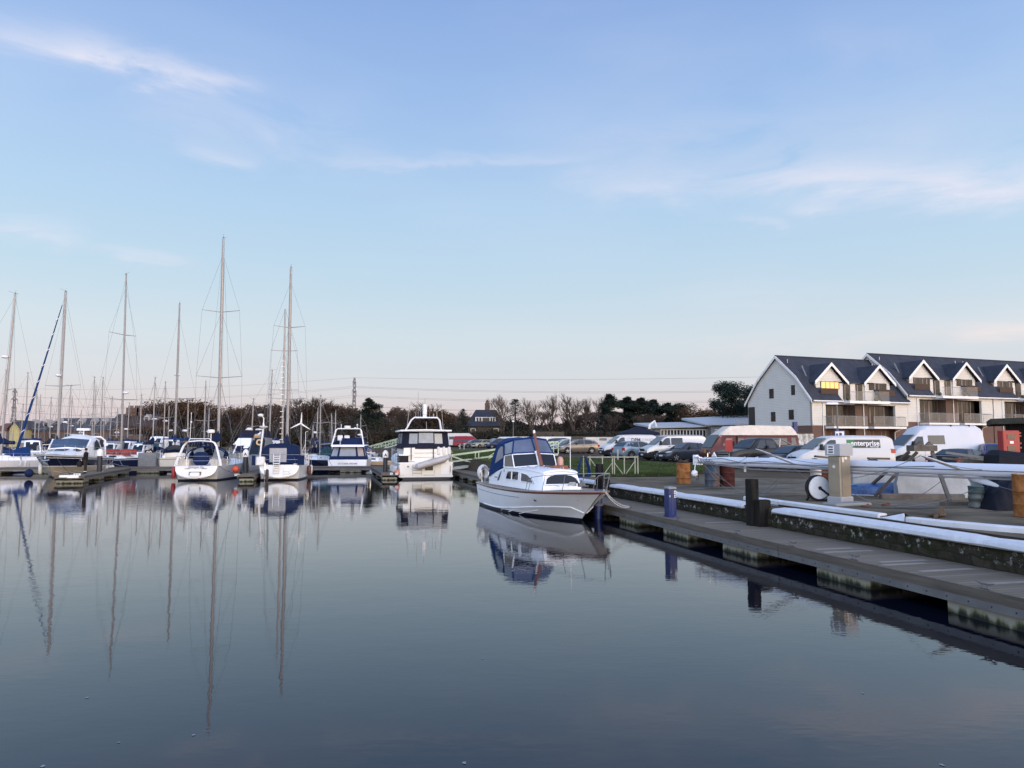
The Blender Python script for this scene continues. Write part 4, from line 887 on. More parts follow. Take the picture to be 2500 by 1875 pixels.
# --- ketch with blue enclosure
hd2 = head(-.22, .975); L2 = 11.2
o2, H2 = yacht('two masted yacht with blue cockpit tent and white boarding steps at its stern', 701, 60.2, Z(655, 60.2), hd2, L=L2, B=3.7, hullm=white, mastx=.10, hood=None, spread=(.30, .68), mlean=-.1, stripe=None, mr=.12, fb=(1.12, 1.15, 1.4), sprw=1.5, boomcover=canvas, boomz=1.5)
o2['category'] = 'ketch'
tr2, rim2 = transom(o2, H2, white, cream, out=.5)
s2 = -L2 / 2
mb = MB(); mb.tube([(s2 + 1.9, 0, 1.4), (s2 + 1.75, 0, Z(752, 55))], .075, 8, rr=[.08, .06]); mz = mb.build('mizzen_mast', alu, o2)
ztz = Z(752, 55)
for fz, w in ((.72, .95), (.46, 1.1)):
    for sd in (-1, 1): mb = MB(); z_ = 1.4 + (ztz - 1.4) * fz; mb.tube([(s2 + 1.85, 0, z_), (s2 + 1.75, sd * w, z_ + .03)], .022, 5); mb.build('spreader', alu, mz)
mb = MB()
for z in range(4, 24): zz = z * .42; mb.box(s2 + 1.68, s2 + 1.95, -.04, .19, zz, zz + .02) if zz < 9 else None
mb.build('mast_steps', steel, mz)
mb = MB()
for sd in (-1, 1): mb.tube([(s2 + 1.6, 1.75 * sd, 1.15), (s2 + 1.75, sd * 1.1, 1.4 + (ztz - 1.4) * .46), (s2 + 1.75, sd * .95, 1.4 + (ztz - 1.4) * .72), (s2 + 1.8, 0, ztz)], .009, 3); mb.tube([(s2 + 1.1, 1.7 * sd, 1.15), (s2 + 1.8, 0, 1.4 + (ztz - 1.4) * .72)], .009, 3)
mb.build('mizzen_rigging', wire, o2, fix=False)
mb = MB(); cx0, cx1 = s2 + .75, s2 + 3.6       # cockpit tent
sec = lambda x, k: [(x, -1.45 * k, 1.2), (x, -1.40 * k, 1.85), (x, -1.18 * k, 2.45), (x, -.8 * k, 2.62), (x, 0, 2.68), (x, .8 * k, 2.62), (x, 1.18 * k, 2.45), (x, 1.40 * k, 1.85), (x, 1.45 * k, 1.2)]
mb.loft([sec(cx0, .95), sec(cx0 + .6, 1.0), sec(cx1, .95), [(cx1 + .9, y * .7, 1.2 + (z - 1.2) * .45) for _, y, z in sec(cx1, 1)]], closed=True); mb.build('cockpit_tent', canvas, o2)
mb = MB(); mb.slab([(cx0 - .0, .78, 1.3), (cx0 - .0, -.42, 1.3), (cx0 - .0, -.42, 2.32), (cx0 - .0, .78, 2.32)], .02, .03); mb.build('tent_window', glassl, o2, smooth=False)
mb = MB(); mb.slab([(cx0 + 1.0, -1.44, 1.35), (cx0 + 2.4, -1.42, 1.35), (cx0 + 2.4, -1.27, 2.2), (cx0 + 1.0, -1.27, 2.2)], .03, .03); mb.build('side_window', glassm, o2, smooth=False)
mb = MB()     # boarding steps and swim ladder
mb.bar((s2 - .35, .42, .45), (s2 - .02, .42, 1.9), .03); mb.bar((s2 - .35, -.02, .45), (s2 - .02, -.02, 1.9), .03)
for i in range(8): t = i / 8; mb.box(s2 - .42 + .33 * t, s2 - .24 + .33 * t, .0, .40, .55 + 1.35 * t, .58 + 1.35 * t)
mb.box(s2 - .40, s2 - .02, .0, .4, 1.2, 1.24); mb.build('boarding_steps', white2, o2, smooth=False)
mb = MB(); 
for yy in (-.35, -.72): mb.bar((s2 - .46, yy, .3), (s2 - .28, yy, .9), .03)
for z in (.35, .55, .75): mb.bar((s2 - .48, -.35, z), (s2 - .48, -.72, z), .03)
mb.build('swim_ladder', steel, o2)
mb = MB(); mb.rbox(s2 - .25, s2 + .15, 1.0, 1.62, 1.12, 1.72, .08); mb.build('cushion_box', fenderm, o2)
mb = MB(); mb.slab([(s2 - .1, -1.25, 1.1), (s2 - .1, -1.72, 1.1), (s2 - .1, -1.72, 1.8), (s2 - .1, -1.25, 1.8)], .01, .02); mb.slab([(s2 - .1, 1.9, 1.1), (s2 - .1, 1.66, 1.1), (s2 - .1, 1.66, 1.8), (s2 - .1, 1.9, 1.8)], .01, .02); dg = mb.build('dodger', canvas, o2, smooth=False)
mb = MB(); mb.tube([(s2 - .05, 1.65, 1.15), (s2 - .05, 1.6, 1.85), (s2 - .05, -1.6, 1.85), (s2 - .05, -1.65, 1.15)], .016, 5); mb.tube([(s2 - .05, 1.62, 1.5), (s2 - .05, -1.62, 1.5)], .012, 5); mb.build('pushpit', steel, o2)
mb = MB(); mb.lathe([(.02, -.28), (.09, -.2), (.13, .0), (.12, .25), (.05, .3)], (0, 0, 0), 10); remap(mb, lambda x, y, z: (s2 - .95 + x * .3, .75 + y, .40 + z * 1.5)); mb.build('rudder', mat('rudder_brown', (.06, .045, .045), .6), o2)
mb = MB(); mb.tube([(s2 - .6, .95, -.3), (s2 - .5, .95, 1.3)], .03, 5); mb.build('vane_post', steel, o2)
# wind generator and pole lights
wgp = MB(); wgp.tube([(s2 + .2, -1.5, 1.1), (s2 + .2, -1.42, 4.05)], .035, 6); wg = wgp.build('generator_pole', alu, o2)
mb = MB(); mb.lathe([(.02, -.12), (.09, -.05), (.09, .25), (.02, .35)], (s2 + .15, -1.42, 4.12), 10, 'x'); mb.slab([(s2 + .5, -1.42, 4.1), (s2 + .75, -1.42, 4.1), (s2 + .75, -1.42, 4.45), (s2 + .6, -1.42, 4.3)], .01, .02)
mb.build('nacelle', white2, wg)
for a in (86, 206, 326):
    mb = MB(); d_ = Vector((0, -cos(radians(a)), sin(radians(a)))); e_ = Vector((s2 + .03, -1.42, 4.12)); nrm = Vector((0, d_.z, -d_.y))
    mb.slab([e_ + nrm * .05, e_ + d_ * .8 + nrm * .02, e_ + d_ * .82 - nrm * .01, e_ + d_ * .1 - nrm * .07], .01, .02); mb.build('blade', white2, wg, smooth=False)
mb = MB(); mb.tube([(s2 + .3, 1.45, 1.1), (s2 + .3, 1.2, 3.9), (s2 + .3, 1.2, 4.1)], .06, 8); mb.lathe([(.02, 0), (.3, .15), (.32, .2), (.1, .24)], (s2 + .3, 1.2, 3.7), 12); mb.ball((s2 + .3, 1.42, 4.7), .2, 8, sz=.6); mb.tube([(s2 + .3, 1.2, 4.0), (s2 + .3, 1.2, 4.5), (s2 + .3, 1.42, 4.75)], .04, 6); mb.build('radar_pole', white2, o2)
mb = MB(); mb.tube([(s2 + .4, -1.75, 1.1), (s2 + .4, -1.75, 3.5), (s2 + .4, -1.9, 3.55)], .02, 5); mb.tube([(s2 + .4, -1.75, 2.6), (s2 + .4, -1.55, 2.1)], .016, 5); mb.build('lifting_pole', white2, o2)
# --- far left yacht with blue hood and pale hull; its port side towards us
o3, H3 = yacht('pale grey yacht with blue sprayhood lying broadside at the left edge', 3, 67.6, Z(716, 67.6), head(-.62, -.78), L=11.5, B=3.6, hullm=mat('hull_pale', (.56, .55, .54), .35, var=.06), mastx=-.02, hood=canvasb, spread=(.40,), radar=.60, mlean=-.5, mr=.10, fb=(1.15, 1.1, 1.35), boomcover=canvas, boomL=.1)
o4, H4 = yacht('yacht with a blue furled headsail wrapped with white rope, behind the navy cruiser', 141, 73.5, Z(712, 73.5), head(-.22, -.97), L=11.5, B=3.6, hullm=white, mastx=.06, spread=(.42,), radar=.48, genoa=canvasb, mlean=-.1, mr=.13, sprw=2.1, boomL=.16)
o5, H5 = yacht('navy blue sailing yacht with white stripe and red gear on deck behind the left walkway', 297, 74.5, Z(670, 74.5), head(.94, -.34), L=10.5, B=3.4, hullm=navyh, mastx=.12, hood=None, spread=(.30, .66), radar=.335, mlean=-.3, stripe=white2, mr=.10, fb=(1.25, 1.1, 1.25), sprw=2.0, boomcover=None)
mb = MB()
for i in range(6): x = -1.8 + i * .75; mb.rbox(x, x + .6, -.75, .75, 1.50, 1.78 + .12 * (i % 3), .05)
mb.build('deck_gear', mat('deck_red', (.30, .06, .045), .7, var=.4), o5)
o6, H6 = yacht('cream hulled yacht with blue cockpit tent behind the grey yacht', 427, 74.5, Z(744, 74.5), head(-.42, .91), L=10.5, B=3.4, hullm=cream, mastx=.08, hood=canvasb, spread=(.36,), radar=.52, mlean=-.35, stripe=greyp, mr=.095, boomcover=canvasb, bimini=True, fb=(1.3, 1.25, 1.45), sprw=1.8)
o7, H7 = yacht('small dark blue yacht with a green tinted windscreen right of the two masted yacht', 781, 74, Z(968, 74), head(-.15, -.99), L=7.5, B=2.6, hullm=navyh, mastx=.05, hood=mat('canvas_green', (.02, .06, .06), .8), spread=(.55,), mlean=0, mr=.055, boomcover=None, fb=(1.0, .95, 1.1), sprw=.85)
# --- distant yachts: each its own thing
far = [(6, 128, 905, 12, white, 'distant yacht with an orange painted mast top at the far left'),
       (60, 96, 912, 10, white, 'distant yacht with a slightly leaning thin mast right of the left pylon'),
       (50, 140, 988, 9, white, 'distant small yacht with short mast just right of the left pylon'),
       (84, 105, 955, 10, greyh, 'distant yacht with thick plain mast left of the blue furled headsail'),
       (93, 130, 966, 9, cream, 'distant yacht with thin mast close behind the blue furled headsail'),
       (121, 112, 972, 9, white, 'distant yacht with bare mast left of the radar mast behind the navy cruiser'),
       (163, 92, 943, 10, white, 'distant yacht with forward raked mast right of the radar mast'),
       (172, 128, 970, 9, greyh, 'distant yacht with wind vane on a thin mast in front of the far brick houses'),
       (224, 104, 922, 11, white, 'left one of a pair of equal tall distant masts above the navy cruiser'),
       (229, 126, 945, 9, navyh, 'distant dark masted yacht between the pair of equal tall masts'),
       (245, 108, 923, 11, white, 'right one of a pair of equal tall distant masts above the navy cruiser'),
       (253, 130, 983, 8, cream, 'distant yacht with short mast right of the pair of tall masts'),
       (267, 118, 970, 9, white, 'distant yacht with mast just left of the tall two spreader mast of the navy yacht'),
       (284, 98, 1000, 8, greyh, 'distant low masted yacht behind the deck of the navy sailing yacht'),
       (341, 93, 966, 9, white, 'distant yacht whose mast leans beside the tall chimneys'),
       (373, 88, 924, 10, white, 'distant yacht with mast standing above the black speed sign'),
       (400, 91, 935, 10, white, 'distant yacht whose mast stands left of the cream yacht mast'),
       (410, 110, 992, 8, white, 'distant yacht with slanting mast against the brown oak crown'),
       (459, 86, 986, 8, white, 'distant small yacht with lamp on its mast left of the grey yacht arch'),
       (498, 90, 933, 10, greyh, 'distant yacht with mast left of the grey yacht mast'),
       (508, 104, 996, 8, cream, 'distant yacht with thick two lamp mast behind the grey yacht radar'),
       (427, 122, 1030, 8, white, 'distant yacht with short white mast close to the cream yacht mast'),
       (613, 84, 975, 9, white, 'distant yacht with white mast behind the white capped pile'),
       (657, 88, 905, 10, white, 'distant yacht with tall mast left of the two masted yacht'),
       (772, 92, 998, 8, greyh, 'distant yacht with short double spreader mast behind the small dark yacht'),
       (763, 80, 1040, 7, cream, 'distant little yacht with very short mast left of the small dark yacht'),
       (812, 96, 1012, 8, white, 'distant yacht, left of two bare masts beside the flybridge boat'),
       (818, 100, 1004, 8, white, 'distant yacht, right of two bare masts beside the flybridge boat'),
       (880, 104, 1014, 8, greyh, 'distant yacht with thin mast right of the flybridge boat'),
       (30, 116, 1000, 8, navyh, 'distant dark hulled yacht below the left pylon'),
       (195, 118, 1004, 8, white, 'distant yacht with low mast above the navy cruiser roof'),
       (310, 112, 985, 8, cream, 'distant yacht right of the navy yacht mast in front of the chimneys')]
random.seed(11)
for i, (px, Y, ty, L, hm, lb) in enumerate(far):
    yacht(lb, px, Y, Z(ty, Y), random.choice([head(-.3, -.95), head(-.25, .97), head(-.5, -.85), head(.9, .3)]) + random.uniform(-.15, .15), L=L, B=L * .32, hullm=hm, detail=1, hood=random.choice([canvas, canvasb, None]), spread=random.choice([(.5,), (.38, .7), (.45,)]),
          radar=random.choice([None, None, .45]), group='distant yachts in the marina', boomcover=random.choice([canvas, canvasb, None, canvas]), mr=.075, mlean=random.choice([0, -.2, .15]), mastm=alud if i % 3 == 1 else alu)
# =============== motor boats ===============
def motor(label, loc, hd, L, B, fb, hullm, deck=white2, low=None, **kw):
    o = thing('motor_boat', label, 'motor boat', loc, hd)
    H = Hull(L, B, *fb, **kw); return o, H
# --- navy hulled sports cruiser, bow to camera
hdn = head(.259, -.966); tipn = Vector((X(110, 55.3), 55.3, 0)); Ln = 12.6
mn = thing('motor_cruiser', 'large motor cruiser with navy topsides, white deck and cream bottom at the left', 'motor cruiser', tipn - Vector((cos(hdn), sin(hdn), 0)) * Ln / 2, hdn)
Hn = Hull(Ln, 3.95, 1.35, 1.55, 1.85, over=2.1, stern=.9, trans=0, flare=.16, full=.4, fine=.62, ex=2.7)
tan_ = mat('hull_cream_tan', (.44, .38, .29), .35, var=.08)
Hn.build(mn, [white, antif, navyh, tan_], lambda a, b: 1 if b <= .06 else (3 if b <= .5 else (2 if b <= .93 else 0)), nt_=30, vs=(-.4, -.1, .06, .15, .3, .42, .5, .65, .86, .93, 1.0), deckmat=white, camber=.18)
mb = MB(); Hn.rail(mb, .5, .03, .3, 1, off=.01); Hn.rail(mb, .86, .025, 0, 1, off=.01)
for a, b_ in ((.55, .8), (.66, .92), (.78, .98)): Hn.rail(mb, lambda t, a=a, b_=b_: .06 + (t - a) / (b_ - a) * .24, .02, a, b_, n=6)
mb.build('spray_rail', white, mn)
# deckhouse: smooth lofted superstructure
mb = MB(); secs = [(-5.4, 1.35, 1.5, .95), (-4.4, 1.6, 1.52, 1.3), (-3.2, 2.0, 1.55, 1.45), (-1.5, 2.05, 1.55, 1.5), (.0, 1.75, 1.6, 1.45)]
rg = []
def arc(x, zt, zb, w, flat=.55): return [(x, w * cos(a) if abs(cos(a)) > .0 else 0, zb + (zt - zb) * max(0, sin(a)) ** flat) for a in [pi * i / 12 for i in range(13)]]
rg = [arc(-4.6, 2.75, 1.5, 1.45), arc(-3.8, 3.25, 1.5, 1.55), arc(-2.4, 3.42, 1.52, 1.6), arc(-.9, 3.30, 1.55, 1.55), arc(-.1, 3.05, 1.6, 1.5), arc(1.0, 2.30, 1.65, 1.42), arc(2.6, 2.12, 1.7, 1.2, .8), arc(4.4, 1.85, 1.72, .7, .8)]
mb.loft(rg, closed=False, caps=False); mb.add(rg[0], [tuple(range(13))]); mb.build('deckhouse', white, mn)
mb = MB()
mb.slab([(.93, 1.28, 2.24), (-.04, 1.32, 2.92), (-.04, 0, 3.04), (1.10, 0, 2.34)], .05, .03); mb.slab([(1.10, 0, 2.34), (-.04, 0, 3.04), (-.04, -1.32, 2.92), (.93, -1.28, 2.24)], .05, .03)
ws = mb.build('windscreen', mat('screen_blue', (.05, .08, .13), .06, var=.4, scale=1), mn)
mb = MB(); mb.tube([(1.0, -1.38, 2.2), (1.16, 0, 2.32), (1.0, 1.38, 2.2)], .05, 6); mb.tube([(1.0, 1.38, 2.2), (-.1, 1.40, 2.98)], .06, 6); mb.tube([(1.0, -1.38, 2.2), (-.1, -1.40, 2.98)], .06, 6); mb.build('screen_frame', white, ws)
for sd in (1, -1):
    mb = MB(); pl = [(-.6, 2.1), (-1.0, 2.75), (-1.5, 2.95), (-2.1, 2.7), (-2.5, 2.1)]; mb.slab([(x, (1.52 - (z - 2.1) * .12) * sd, z) for x, z in (pl[::-1] if sd > 0 else pl)], .07, .04); mb.build('side_window', glassm, mn)
    mb = MB(); pl = [(-2.7, 2.3), (-2.5, 2.85), (-3.0, 3.05), (-3.5, 2.7), (-3.5, 2.3)]; mb.slab([(x, (1.5 - (z - 2.1) * .12) * sd, z) for x, z in (pl[::-1] if sd > 0 else pl)], .08, .05); mb.build('side_window', glassm, mn)
mb = MB(); mb.slab([(2.2, -.5, 2.18), (3.0, -.35, 2.06), (3.0, .35, 2.06), (2.2, .5, 2.18)], .03, .03); mb.build('deck_hatch', glass, mn)
for sd in (1, -1): mb = MB(); mb.slab([(1.5, sd * .75, 2.2), (2.3, sd * .75, 2.12), (2.3, sd * 1.05, 1.98), (1.5, sd * 1.2, 2.05)][::sd], .05, .02); mb.build('deck_hatch', glass, mn)
g_, tp_ = Hn.guard(mn, .35, .97, h=.75, n=7, inset=.1, mid=False); g_.tube([tp_[1][-1], tp_[-1][-1]], .014, 5); g_.build('guard_rail', steel, mn)
mb = MB(); mb.tube([(-3.2, 0, 3.4), (-3.2, 0, 3.75)], .05, 6); mb.rbox(-3.45, -2.95, -.5, .5, 3.75, 3.95, .04); rd = mb.build('radar_scanner', white2, mn)
mb = MB(); mb.lathe([(.1, 0), (.4, .08), (.42, .14), (.2, .2)], (-4.0, -.9, 3.25), 14); mb.build('dome', white2, mn)
mb = MB(); mb.tube([(-4.6, -1.4, 1.6), (-4.9, -1.3, 2.9), (-4.7, -1.0, 3.2), (-4.7, 1.0, 3.2), (-4.9, 1.3, 2.9), (-4.6, 1.4, 1.6)], .09, 8); mb.build('radar_arch', white, mn)
mb = MB(); mb.tube([(5.8, 0, 1.78), (6.1, 0, 1.7), (6.15, 0, 1.5)], .04, 6); mb.tube([(6.1, -.28, 1.42), (6.2, 0, 1.38), (6.1, .28, 1.42)], .04, 6); mb.build('anchor', steel, mn)
mb = MB()
for sd in (1,):
    q = Hn.p(.55, .62, sd); mb.tube([(q.x - .2, q.y + .03, q.z), (q.x, q.y + .04, q.z + .08), (q.x + .25, q.y + .03, q.z), (q.x, q.y + .04, q.z - .08), (q.x - .2, q.y + .03, q.z)], .02, 4)
mb.build('port_light', steel, mn)
def wpt(loc, hd, p): return Vector(loc) + Matrix.Rotation(hd, 4, 'Z') @ Vector(p)
def wp(o, p): return Vector(o.location) + Matrix.Rotation(o.rotation_euler.z, 4, 'Z') @ Vector(p)
# --- aft cabin cruiser, stern to camera, at finger 3
hdk = head(-.235, .972); Lk = 12.5; sk = Vector((X(1041, 55.3), 55.3, 0))
mk = thing('aft_cabin_cruiser', 'big white aft cabin cruiser with navy canopy and grey dinghy on its stern', 'motor cruiser', sk + Vector((cos(hdk), sin(hdk), 0)) * Lk / 2, hdk)
Hk = Hull(Lk, 4.25, 1.25, 1.4, 2.1, over=1.6, stern=.94, trans=0, flare=.10, full=.4, fine=.4, ex=2.6)
Hk.build(mk, [white, antif, hoodw], lambda a, b: 1 if b <= .14 else (2 if .86 <= a and b <= .93 else 0), vs=(-.4, -.1, .14, .3, .5, .7, .86, .90, .96, 1.0), deckmat=white2, camber=.05)
k0 = -Lk / 2
mb = MB(); mb.rbox(k0 - .12, k0 + .1, -2.0, 2.0, .16, .30, .03)
for z0_, z1_ in ((.32, 1.2),): mb.box(k0 - .06, k0 + .05, -1.95, 1.95, z0_, z1_)
st_ = mb.build('transom', cream, mk, smooth=False)
mb = MB(); mb.box(k0 - .09, k0 - .03, -.50, .08, .66, 1.0); mb.build('transom_window', mat('window_brown', (.03, .015, .01), .2), st_)
mb = MB()
for z in (.45, .66, .84): mb.box(k0 - .085, k0 - .05, .35, .98, z, z + .035)
mb.bar((k0 - .08, .35, .3), (k0 - .08, .35, 1.1), .02); mb.bar((k0 - .08, 1.0, .3), (k0 - .08, 1.0, 1.1), .02); mb.build('steps', teak, st_)
mb = MB()
for i in range(4): mb.box(k0 - .1, k0 - .02, -1.65, -1.15, .4 + i * .2, .44 + i * .2)
mb.box(k0 - .075, k0 - .02, -1.7, -1.1, .35, 1.15); mb.build('moulded_steps', white, st_, smooth=False)
mb = MB(); mb.tube([(k0 - .1, -1.8, .5), (k0 - .12, -1.8, 1.0)], .02, 5); mb.tube([(k0 - .07, -.6, .62), (k0 - .07, -.6, .32), (k0 - .07, .2, .32)], .012, 4); mb.lathe([(.07, -.1), (.07, -.06)], (k0, 1.35, .95), 10, 'x'); mb.build('transom_fittings', greyp, st_)
# aft cabin block
mb = MB(); b1, t1 = house(mb, k0 + .15, k0 + 4.6, 1.72, 1.85, 1.2, 2.32, rf=.0, rb=.06, ins=.08, crown=.05); ac = mb.build('aft_cabin', cream, mk, smooth=False)
mb = MB()
for y0_, y1_, z in ((-1.5, -.95, 1.62), (-.75, .9, 1.95), (-.75, .9, 1.62), (.95, 1.5, 1.75)): mb.box(k0 + .14, k0 + .19, y0_, y1_, z, z + .012)
mb.box(k0 + .135, k0 + .18, .85, 1.5, 1.30, 1.33); mb.build('mouldings', greyp, ac)
mb = MB(); mb.tube([(k0 + .12, -.55, 1.4), (k0 + .12, -.55, 2.35)], .03, 5); mb.tube([(k0 + .12, 1.1, 1.4), (k0 + .12, 1.1, 2.35)], .03, 5); mb.tube([(k0 + .1, .2, 1.2), (k0 + .1, .2, 1.25), (k0 - .3, .1, 1.3)], .03, 5)
mb.build('davit', black, mk)
for y0_ in (-.95, -1.35, -1.75): mb = MB(); mb.lathe([(.05, -.32), (.14, -.26), (.15, 0), (.12, .26), (.03, .32)], (k0 + .25, y0_ * 1.0, 2.1), 10); mb.build('stowed_fender', fenderm, mk)
# louvred black engine vents on the quarter
for sd in (1,):
    mb = MB(); mb.box(k0 + .02, k0 + .14, 1.32, 1.95, 1.26, 1.78)
    mb.box(k0 + .1, k0 + 1.6, 1.88, 1.98, 1.26, 1.75); mb.build('vent', black, mk, smooth=False)
    mb = MB()
    for z in (1.36, 1.48, 1.6): mb.box(k0 + .12, k0 + 1.58, 1.975, 1.99, z, z + .02)
    mb.rbox(k0 - .02, k0 + 1.7, 1.28, 2.02, 1.76, 1.84, .02); mb.build('vent_trim', white, mk, smooth=False)
# canopy with windows
mb = MB(); cz0, cz1 = 2.25, 3.55; x0_, x1_ = k0 + .45, k0 + 4.4
sec = lambda x, s_: [(x, -1.82 * s_, cz0), (x, -1.68 * s_, cz1), (x, 1.68 * s_, cz1), (x, 1.82 * s_, cz0)]
b_ = [(x0_, -1.55, cz0), (x1_, -1.8, cz0), (x1_, 1.8, cz0), (x0_, 1.55, cz0)]; bow = [(x0_ - .22, -.9, cz0), (x0_ - .22, .9, cz0)]
pb = [(x0_ + .15, 1.82), (x0_ - .12, 1.35), (x0_ - .30, .6), (x0_ - .30, -.6), (x0_ - .12, -1.35), (x0_ + .15, -1.82)]
vsb = [(x, y, cz0) for x, y in pb] + [(x1_, -1.85, cz0), (x1_, 1.85, cz0)]; vst = [(x + .12, y * .93, cz1) for x, y in pb] + [(x1_, -1.7, cz1), (x1_, 1.7, cz1)]
mb.loft([vsb, vst]); cn = mb.build('canopy', canvasd, mk, smooth=False)
def cface(i, u0, u1, v0=.30, v1=.86, mm_=glassl):
    q = (vsb[i], vsb[i + 1], vst[i + 1], vst[i]); mb = MB(); q = tuple(Vector(p) for p in q); mb.panel(q, u0, u1, v0, v1, -.02, -.0) if False else mb.slab([q[0].lerp(q[1], u0).lerp(q[3].lerp(q[2], u0), v0), q[0].lerp(q[1], u1).lerp(q[3].lerp(q[2], u1), v0), q[0].lerp(q[1], u1).lerp(q[3].lerp(q[2], u1), v1), q[0].lerp(q[1], u0).lerp(q[3].lerp(q[2], u0), v1)], -.02 if False else .0, .0)
    return q
def win_quad(q, u0, u1, v0, v1, m_, parent, name='canopy_window', outward=(-1, 0, 0), off=.014):
    q = [Vector(p) for p in q]; f = lambda u, v: q[0].lerp(q[1], u).lerp(q[3].lerp(q[2], u), v); pts = [f(u0, v0), f(u1, v0), f(u1, v1), f(u0, v1)]
    nn = (pts[1] - pts[0]).cross(pts[3] - pts[0]); 
    if nn.dot(Vector(outward)) < 0: pts = pts[::-1]
    mb = MB(); mb.slab(pts, off, off + .01); return mb.build(name, m_, parent, smooth=False)
for i, (u0, u1) in ((1, (.08, .92)), (3, (.08, .92))): win_quad((vsb[i], vsb[i + 1], vst[i + 1], vst[i]), u0, u1, .30, .88, glassl, cn)
win_quad((vsb[2], vsb[3], vst[3], vst[2]), .02, .98, .34, .92, glassl, cn)
win_quad((vsb[7], vsb[0], vst[0], vst[7]), .62, .96, .3, .88, glassl, cn, outward=(0, 1, 0)); win_quad((vsb[7], vsb[0], vst[0], vst[7]), .15, .5, .3, .88, glassl, cn, outward=(0, 1, 0))
mb = MB(); mb.rbox(x0_ - .35, x1_ + .6, -1.92, 1.92, cz1, cz1 + .12, .05); mb.tube([(x0_ - .36, -1.9, cz1 + .06), (x0_ - .55, 0, cz1 + .10), (x0_ - .36, 1.9, cz1 + .06)], .07, 6); mb.build('hardtop', white, mk)
# forward saloon
mb = MB(); b1, t1 = house(mb, k0 + 4.4, k0 + 9.2, 1.75, 1.3, 1.5, 3.0, rf=1.3, rb=0, ins=.25); fs_ = mb.build('saloon', white, mk, smooth=False)
for sd in (-1, 1): mb = MB(); mb.panel(side_quad(b1, t1, sd), .08, .8, .5, .88, .01, .02); mb.build('window', glass, fs_, smooth=False)
# radar arch
mb = MB(); az1 = 4.62
for dx in (0, .22): mb.tube([(x0_ + .9 + dx, 1.42, cz1 + .1), (x0_ + .5 + dx, 1.02, az1 - .18), (x0_ + .45 + dx, .80, az1), (x0_ + .45 + dx, -.95, az1), (x0_ + .5 + dx, -1.12, az1 - .2), (x0_ + .9 + dx, -1.32, cz1 + .1)], .055, 7)
ra_ = mb.build('radar_arch', white, mk)
ax_ = x0_ + .55
mb = MB(); mb.lathe([(.12, 0), (.17, .05), (.17, .75), (.1, .82)], (ax_, .02, az1 + .18), 14); mb.box(ax_ - .1, ax_ + .1, -.12, .16, az1, az1 + .2); mb.build('radome', white2, ra_)
mb = MB()
for y, z0_, z1_, r in ((.52, az1, az1 + 2.0, .014), (-.9, az1, az1 + .5, .03), (-.65, az1, az1 + .3, .05), (.70, az1, az1 + .45, .02)): mb.tube([(ax_, y, z0_), (ax_, y, z1_)], r, 5)
mb.tube([(ax_, 0, az1 + .9), (ax_, 0, az1 + 1.5)], .02, 5); mb.tube([(ax_, .35, az1), (ax_, .35, az1 + .5), (ax_, -.35, az1 + .5), (ax_, -.35, az1)], .016, 5); mb.build('aerials', alu, ra_)
mb = MB(); mb.tube([(x0_ + .5, 1.40, cz1), (x0_ + .6, 1.15, cz1 + 2.0)], .02, 5); mb.tube([(x0_ + .5, -1.4, cz1), (x0_ + .6, -1.25, cz1 + 2.1)], .02, 5); mb.tube([(x0_, -.05, cz1 + .1), (x0_, -.05, cz1 + .75)], .018, 5); mb.build('whip_aerials', alu, mk)
g_, tp_ = Hk.guard(mk, .02, .95, h=.85, n=9, inset=.05, r=.016); g_.build('guard_rail', steel, mk)
# dinghy slung across the stern
dgo = thing('inflatable_dinghy', 'grey inflatable dinghy tilted across the stern of the aft cabin cruiser', 'dinghy', wp(mk, (k0 - .62, -.45, 1.06)), hdk)
gr_ = mat('dinghy_grey', (.38, .365, .36), .5, var=.2)
A_ = Vector((0, 1.15, -.10)); B_ = Vector((0, -1.15, .55)); d_ = (B_ - A_).normalized(); u_ = Vector((1, 0, 0)); n_ = d_.cross(u_).normalized()
mb = MB(); up_ = Vector((0, 0, 1))
for off in (.0, .42): mb.tube([A_ + u_ * off - d_ * .15, A_ + u_ * off, A_ + u_ * off + d_ * 1.2, B_ + u_ * off - d_ * .45 + up_ * .0, B_ + u_ * (off * .6 + .1) + up_ * .06], .19, 10, rr=[.09, .23, .25, .23, .16])
mb.tube([B_ + u_ * .1 + up_ * .06, B_ + u_ * .21 + up_ * .1 + d_ * .1, B_ + u_ * .35 + up_ * .06], .12, 8); mb.build('tube', gr_, dgo)
mb = MB(); mb.tube([A_ - u_ * .2, A_ + d_ * 1.2 - u_ * .215, B_ - d_ * .45 - u_ * .19, B_ - u_ * .04 + up_ * .06], .025, 4); mb.build('rubbing_strip', greyp, dgo)
mb = MB(); mb.loft([[A_ + d_ * t + u_ * x + Vector((0, 0, z)) for x, z in ((-.1, -.05), (.2, -.24 - .05 * sin(t)), (.5, -.05))] for t in (.1, .8, 1.6, 2.2)], closed=False, caps=False); mb.build('floor', mat('dinghy_floor', (.40, .39, .36), .6), dgo)
